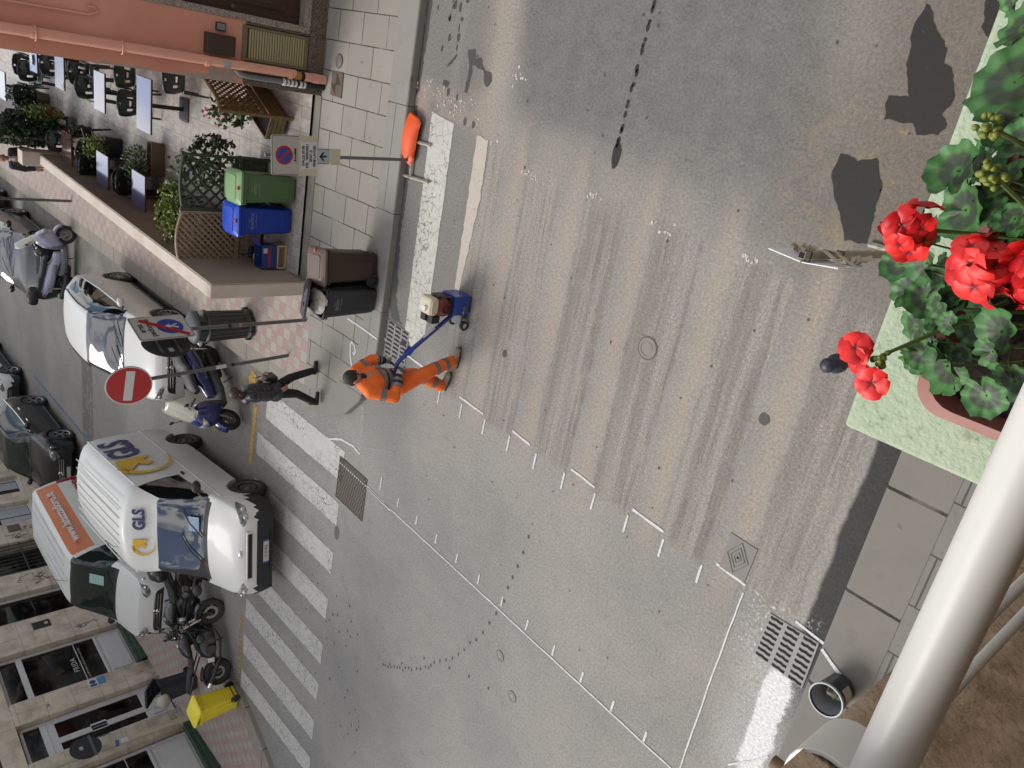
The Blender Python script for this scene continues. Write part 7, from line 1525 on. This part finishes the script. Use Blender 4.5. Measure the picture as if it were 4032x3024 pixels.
blend('body', M_SKIN, wk, body, .011)
w = MB()
hair = blend('hair', M_HAIRB, wk, [(hc + Mh.to_3x3() @ V((0, -.006, .034)), (.082, .099, .099), Mh), (hc + Mh.to_3x3() @ V((0, -.045, -.03)), (.07, .055, .06), Mh)], .010); face_parts(wk, P, Mh)
blend('jacket', M_HV, wk, [(w_(-.02, 0, .98), (.185, .17, .16)), (w_(0, .02, 1.1), (.19, .165, .2)), (w_(.03, .06, 1.28), (.17, .15, .17)), (w_(.03, -.06, 1.28), (.17, .15, .17)), (shL, w_(.06, .05, 1.42), .085, .09), (shR, w_(.05, -.05, 1.42), .085, .09), (shL, elL, .085, .070), (elL, elL.lerp(hL, .35), .070, .066), (shR, elR, .085, .072), (elR, elR.lerp(hR, .35), .070, .066)], .014, 2)
blend('collar', M_NAVYC, wk, [(w_(.055, 0, 1.455), (.085, .09, .045)), (w_(.12, 0, 1.42), (.05, .05, .05))], .012)
blend('sleeve', M_NAVYC, wk, [(elL.lerp(hL, .30), elL.lerp(hL, .72), .066, .055)], .012); blend('sleeve', M_NAVYC, wk, [(elR.lerp(hR, .30), elR.lerp(hR, .72), .066, .055)], .012)
for a, b in ((elL, hL), (elR, hR)): band_on(wk, 'reflective_band', M_REFL, a, b, .36, .48, .0715, .067); band_on(wk, 'reflective_band', M_REFL, a, b, .58, .68, .064, .060)
AX = V((0, 0, 1)); fl = (1, .86)
band_on(wk, 'waist_band', M_NAVYC, w_(-.025, 0, .92), w_(-.01, 0, 1.05), 0, 1, .192, .194, fl); band_on(wk, 'reflective_band', M_REFL, w_(.0, 0, 1.08), w_(.01, 0, 1.13), 0, 1, .202, .204, fl); band_on(wk, 'waist_band', M_NAVYC, w_(.0, 0, 1.13), w_(.01, 0, 1.16), 0, 1, .200, .200, fl); band_on(wk, 'reflective_band', M_REFL, w_(.01, 0, 1.16), w_(.015, 0, 1.20), 0, 1, .203, .203, fl)
band_on(wk, 'reflective_band', M_REFL, shR, elR, .40, .62, .086, .082); band_on(wk, 'reflective_band', M_REFL, shL, elL, .40, .62, .086, .080)
blend('trousers', M_HV, wk, [(w_(-.03, 0, .92), (.165, .16, .14)), (hipL, knL, .115, .088), (knL, anL + V((0, 0, .02)), .088, .084), (hipR, knR, .115, .088), (knR, anR + V((0, 0, .02)), .088, .084)], .014, 2)
for a, b in ((knL, anL), (knR, anR)): band_on(wk, 'reflective_band', M_REFL, a, b, .18, .33, .092, .091); band_on(wk, 'reflective_band', M_REFL, a, b, .60, .75, .090, .089)
for a, nm in ((anL, 0), (anR, 1)):
    z = -.055; d = Fw if nm == 0 else V((.05, .99, 0)).normalized(); blend('shoe', M_SHOE, wk, [(a + V((0, 0, -.02)), a + d * .04 + V((0, 0, z + .01)), .055, .05), (a - d * .04 + V((0, 0, z)), a + d * .17 + V((0, 0, z - .002)), .044, .045)], .009); w = MB(); w.prism([((a + d * x + d.cross(AX) * y).x, (a + d * x + d.cross(AX) * y).y) for x, y in [(-.09, .035), (.10, .05), (.20, .03), (.215, 0), (.20, -.03), (.10, -.05), (-.09, -.035)]], .0, .022); w.build('sole', M_SOLE, wk)
for s, hh, el in ((1, hL, elL), (-1, hR, elR)):
    d = (hh - el).normalized(); b = hh - d * .085; blend('glove', M_GLOVE, wk, [(b - d * .03, b + d * .01, .045, .036)] + [(c[0], c[1], c[2] * 1.28, c[3] * 1.28) for c in hand(b, d, V((0, 0, 1)), s, .85)], .006, 2)
# ---------------------------------------------------------------- scarifying machine
M_MBLUE = paint('machine_blue', S(34, 64, 150, .85), .35, dirt=.25); mc = thing('scarifier', 'blue petrol floor scraping machine with cream tank and long handle', 'machine', (-7.42, -2.73, 0))
w = MB(); w.box((0, 0, .15), (.30, .25, .25)); bx_ = w.build('housing', M_MBLUE, mc, bevel=.008); w = MB(); w.box((.154, 0, .15), (.012, .235, .22)); pl = w.build('side_plate', M_MBLUE, bx_, bevel=.004); w = MB(); w.lathe([(0, .012), (.025, .012), (.03, 0)], (0, 0, 0), 16, frame((.16, -.03, .11), (0, 1, 0), (0, 0, 1))); w.build('bearing', M_STEEL, bx_, True)
for y, z in ((.09, .22), (-.09, .22), (.09, .06), (-.09, .06)): w = MB(); w.cyl((.158, y, z), (.168, y, z), .012, n=6); w.build('bolt', M_STEEL, bx_)
w = MB(); w.prism([(-.022, 0), (.022, 0), (0, .036)], 0, .002, frame((.162, -.085, .12), (0, 1, 0), (0, 0, 1))); w.build('warning_triangle', M_LYEL, bx_)
text('lettering', 'BLASTRAC', .048, M_WHITE, bx_, frame((.0, .126, .19), (-1, 0, 0), (0, 0, 1)), .001)
w = MB(); w.box((-.02, -.02, .29), (.26, .24, .05)); w.build('engine_base', M_DARKM, mc, bevel=.006); w = MB(); w.cyl((-.09, -.03, .40), (.07, -.03, .40), .105, n=22); w.box((-.05, .06, .40), (.16, .10, .14)); en = w.build('engine', mat('engine_casting', S(96, 92, 88), .5, .5, var=.25, vs=20), mc, bevel=.006)
w = MB(); w.lathe([(0, .06), (.06, .06), (.07, .055), (.105, .03), (.118, 0), (.118, -.04)], (0, 0, 0), 26, frame((.08, -.03, .40), (0, 1, 0), (0, 0, 1))); rc = w.build('recoil_starter', mat('engine_maroon', S(120, 44, 44), .45, var=.1), en, True)
w = MB()
for k in range(14): a = 2 * math.pi * k / 14; w.box((.143, -.03 + .045 * math.cos(a), .40 + .045 * math.sin(a)), (.004, .008, .028), Matrix.Translation((.143, -.03 + .045 * math.cos(a), .40 + .045 * math.sin(a))) @ Matrix.Rotation(a - R(90), 4, 'X') @ Matrix.Translation((-.143, .03 - .045 * math.cos(a), -.40 - .045 * math.sin(a))))
w.build('vent_slots', M_HOLE, rc)
w = pod([(-.13, .565, .09, .045), (-.11, .57, .115, .065), (.10, .57, .115, .065), (.125, .565, .09, .045)], p=4.5); w.v = [(x, y - .01, z) for x, y, z in w.v]; tk = w.build('fuel_tank', mat('cream_tank', S(226, 218, 192), .35, var=.05, dirt=.1), mc, True); w = MB(); w.lathe([(0, .03), (.032, .03), (.036, .025), (.036, 0)], (.02, -.04, .632), 18); w.build('fuel_cap', M_CHROME, tk, True)
w = MB(); w.box((.0, -.20, .48), (.13, .10, .13)); w.build('air_filter', M_BLACKP, mc, bevel=.012); w = MB(); w.box((-.09, -.18, .55), (.10, .11, .06)); w.build('muffler', mat('heat_shield', S(52, 50, 48), .6, .3), mc, bevel=.01)
w = MB(); w.tube([(.06, .10, .28), (.07, .105, .42), (-.07, .105, .42), (-.08, .10, .28)], .009, 6); w.build('lifting_bar', M_STEEL, mc)
for s in (1, -1):
    M = Matrix.Translation((s * .12 + .02, -.275, .065)) @ Matrix.Rotation(R(90), 4, 'Y'); w = MB(); w.lathe([(.035, -.022), (.06, -.024), (.066, 0), (.06, .024), (.035, .022)], n=24, X=M); ty = w.build('wheel', M_TYRE, mc, True); w = MB(); w.lathe([(0, .02), (.012, .02), (.014, .01), (.036, .014), (.038, -.014), (0, -.016)], n=20, X=M); w.build('rim', M_CHROME, ty, True)
w = MB(); w.box((.02, -.2, .1), (.2, .17, .03)); w.build('wheel_bracket', M_STEEL, mc, bevel=.004)
w = MB(); w.tube([(.02, -.12, .14), (.02, -.62, .80), (.02, -.72, .92), (.02, -.79, .965), (.02, -.84, .95)], .028, 10); hd = w.build('handle_column', M_MBLUE, mc, True)
w = MB(); w.box((.03, -.60, .80), (.13, .11, .012), Matrix.Translation((.03, -.6, .8)) @ Matrix.Rotation(R(-38), 4, 'X') @ Matrix.Translation((-.03, .6, -.8))); w.build('control_plate', M_MBLUE, hd, bevel=.003); w = MB(); w.cyl((-.17, -.79, .975), (.21, -.79, .96), .014, n=10); w.build('handlebar', M_DARKM, hd, True)
for s in (1, -1): w = MB(); w.cyl((.02 + s * .10, -.79, .97), (.02 + s * .21, -.79, .97 - .003), .021, n=12); w.build('grip', mat('grey_grip', S(88, 88, 86), .7), hd, True)
w = MB(); w.cyl((-.06, -.55, .80), (-.10, -.53, .86), .026, n=12); w.build('throttle_knob', M_PLGREY, hd, True)
w = MB(); w.box((0, 0, .0285), (.05, .2, .002), Matrix.Translation((.02, -.40, .51)) @ Matrix.Rotation(R(-53), 4, 'X')); w.build('column_label', M_WHITE, hd)
# ---------------------------------------------------------------- woman crossing
lady = thing('person', 'woman in black padded jacket and blue face mask stepping off the pavement with a handbag', 'person', (-10.6, -5.22, BZ(-10.6, .12))); Fw = V((-.16, .987, 0)); Lw = V((-.987, -.16, 0)); k = .90; w_ = lambda f, l, z: (Fw * f + Lw * l + V((0, 0, z))) * k
M_PUFF = NT('black_padding'); p_ = M_PUFF.xyz(); q_ = M_PUFF.math('ABSOLUTE', M_PUFF.math('SINE', M_PUFF.mul(p_[2], 42))); M_PUFF.bump(M_PUFF.add(q_, M_PUFF.mul(M_PUFF.noise(20, 4), .5)), .45, .012); M_PUFF = M_PUFF.fin(M_PUFF.mix(M_PUFF.noise(6, 4), S(34, 35, 42), S(52, 53, 60)), .45)
M_BLKC = mat('black_cloth', S(34, 33, 35), .85, var=.2, vs=10, bump=.3, bs=30); M_BOOT = mat('black_leather', S(36, 35, 36), .35, var=.1)
pel, chest, neck, hc = w_(-.02, 0, .95), w_(.0, 0, 1.27), w_(.02, 0, 1.44), w_(.05, 0, 1.565); shL, shR = w_(.0, .175, 1.37), w_(.0, -.175, 1.37); elL, elR = w_(-.06, .26, 1.12), w_(-.02, -.26, 1.11); hL, hR = w_(.16, .20, 1.05), w_(.05, -.25, .90)
hipL, hipR = w_(-.02, .09, .92), w_(-.02, -.09, .92); anL, anR = w_(.26, .06, .12), w_(-.30, -.06, .14); knL, knR = w_(.18, .08, .52), w_(-.09, -.08, .50)
hcaps, P, Mh = head_caps(hc, Fw + V((.1, 0, -.25))); blend('body', M_SKIN, lady, [(pel, chest, .115, .125), (chest, neck, .10, .045), (neck, hc, .048, .055), (shL, elL, .045, .037), (elL, hL, .036, .026), (shR, elR, .045, .037), (elR, hR, .036, .026), (hipL, knL, .08, .052), (knL, anL, .05, .034), (hipR, knR, .08, .052), (knR, anR, .05, .034)] + hcaps + hand(hL, (hL - elL), V((0, 0, 1)), 1, .7) + hand(hR, (hR - elR), V((1, 0, 0)), -1, .5), .0085, 2); face_parts(lady, P, Mh, False)
B3 = Mh.to_3x3(); blend('hair', M_HAIRR, lady, [(hc + B3 @ V((0, -.012, .03)), (.088, .104, .104), Mh), (hc + B3 @ V((0, -.06, -.06)), (.085, .06, .10), Mh), (hc + B3 @ V((.045, -.05, -.13)), (.045, .045, .10), Mh), (hc + B3 @ V((-.045, -.05, -.13)), (.045, .045, .10), Mh), (hc + B3 @ V((.07, .0, -.06)), (.025, .04, .09), Mh), (hc + B3 @ V((-.07, .0, -.06)), (.025, .04, .09), Mh)], .01, 3)
blend('face_mask', mat('mask_blue', S(150, 186, 204), .8), lady, [(hc + B3 @ V((0, .062, -.062)), (.052, .045, .048), Mh)], .006)
blend('jacket', M_PUFF, lady, [(w_(-.02, 0, .88), (.185, .17, .14)), (w_(-.01, 0, 1.05), (.17, .155, .2)), (w_(0, 0, 1.25), (.185, .15, .17)), (shL, shR, .085, .085), (shL, elL, .08, .07), (elL, elL.lerp(hL, .8), .068, .052), (shR, elR, .08, .07), (elR, elR.lerp(hR, .95), .068, .05), (w_(-.07, 0, 1.42), (.13, .10, .075))], .012, 2)
blend('trousers', M_BLKC, lady, [(pel, (.15, .14, .12)), (hipL, knL, .095, .07), (knL, anL, .068, .06), (hipR, knR, .095, .07), (knR, anR, .068, .06)], .012)
for a, tz in ((anL, 0), (anR, .25)): blend('boot', M_BOOT, lady, [(a + V((0, 0, .06)), a + V((0, 0, -.03)), .05, .048), (a + V((0, 0, -.05)) - Fw * .03, a + Fw * .14 + V((0, 0, -.07)), .042, .034)], .009)
bg = thing('handbag', 'black leather handbag held in front of the woman', 'handbag', lady.location + w_(.22, .10, .93)); w = MB(); w.box((0, 0, 0), (.24, .10, .19), None, 0, .8); w.build('bag', M_BOOT, bg, bevel=.02); w = MB(); w.tube([(-.09, 0, .09), (-.08, -.02, .2), (.08, -.02, .2), (.09, 0, .09)], .008, 6); w.build('strap', M_BOOT, bg); w = MB(); w.box((0, .052, .04), (.03, .006, .03)); w.build('clasp', M_CHROME, bg)
# ---------------------------------------------------------------- doorman at the terrace opening
dm = thing('person', 'man in dark jacket and white collar standing beyond the terrace wall pillar', 'person', (-22.75, -3.92, BZ(-22.75, .12))); Fw = V((.95, .15, 0)).normalized(); Lw = V((-.15, .95, 0)).normalized(); k = .98; w_ = lambda f, l, z: (Fw * f + Lw * l + V((0, 0, z))) * k
neck, hc = w_(0, 0, 1.47), w_(.03, 0, 1.60); hcaps, P, Mh = head_caps(hc, Fw + V((0, 0, .1))); arms = []
for s in (1, -1): arms += [(w_(0, s * .19, 1.40), w_(-.03, s * .25, 1.13), .05, .042), (w_(-.03, s * .25, 1.13), w_(.05, s * .23, .90), .04, .03), (w_(0, s * .09, .92), w_(.01, s * .10, .5), .085, .056), (w_(.01, s * .10, .5), w_(-.02, s * .10, .08), .054, .038), (w_(-.02, s * .10, .06), w_(.13, s * .11, .03), .036, .03)] + hand(w_(.05, s * .23, .90), V((.2, 0, -1)), Fw, s, .5)
blend('body', M_SKIN, dm, [(w_(0, 0, .93), w_(0, 0, 1.30), .13, .15), (w_(0, 0, 1.3), neck, .12, .055), (neck, hc, .055, .06)] + arms + hcaps, .01, 2); face_parts(dm, P, Mh); B3 = Mh.to_3x3()
blend('hair', mat('hair_short', S(62, 52, 46), .7, var=.3, vs=80), dm, [(hc + B3 @ V((0, -.018, .04)), (.079, .092, .092), Mh), (hc + B3 @ V((0, -.05, -.01)), (.076, .05, .06), Mh)], .01); blend('beard', mat('beard', S(112, 86, 72), .8), dm, [(hc + B3 @ V((0, .035, -.092)), (.05, .045, .028), Mh)], .009)
blend('jacket', mat('charcoal_jacket', S(48, 50, 58), .8, var=.15, vs=10), dm, [(w_(0, 0, 1.0), (.17, .18, .18)), (w_(0, .06, 1.25), (.14, .16, .2)), (w_(0, -.06, 1.25), (.14, .16, .2)), (w_(0, .19, 1.40), w_(0, -.19, 1.40), .08, .08)] + [(w_(0, s * .19, 1.40), w_(-.03, s * .25, 1.13), .075, .065) for s in (1, -1)] + [(w_(-.03, s * .25, 1.13), w_(.045, s * .23, .93), .062, .05) for s in (1, -1)], .013)
blend('shirt', M_WHITE, dm, [(w_(.045, 0, 1.45), (.06, .06, .035)), (w_(.115, 0, 1.36), (.03, .035, .07))], .009); blend('trousers', M_BLKC, dm, [(w_(0, 0, .92), (.15, .17, .12))] + [(w_(0, s * .09, .9), w_(.01, s * .10, .5), .10, .075) for s in (1, -1)] + [(w_(.01, s * .10, .5), w_(-.02, s * .10, .1), .075, .06) for s in (1, -1)], .012)
for s in (1, -1): blend('shoe', M_BOOT, dm, [(w_(-.03, s * .10, .05), w_(.15, s * .11, .035), .045, .038)], .009)
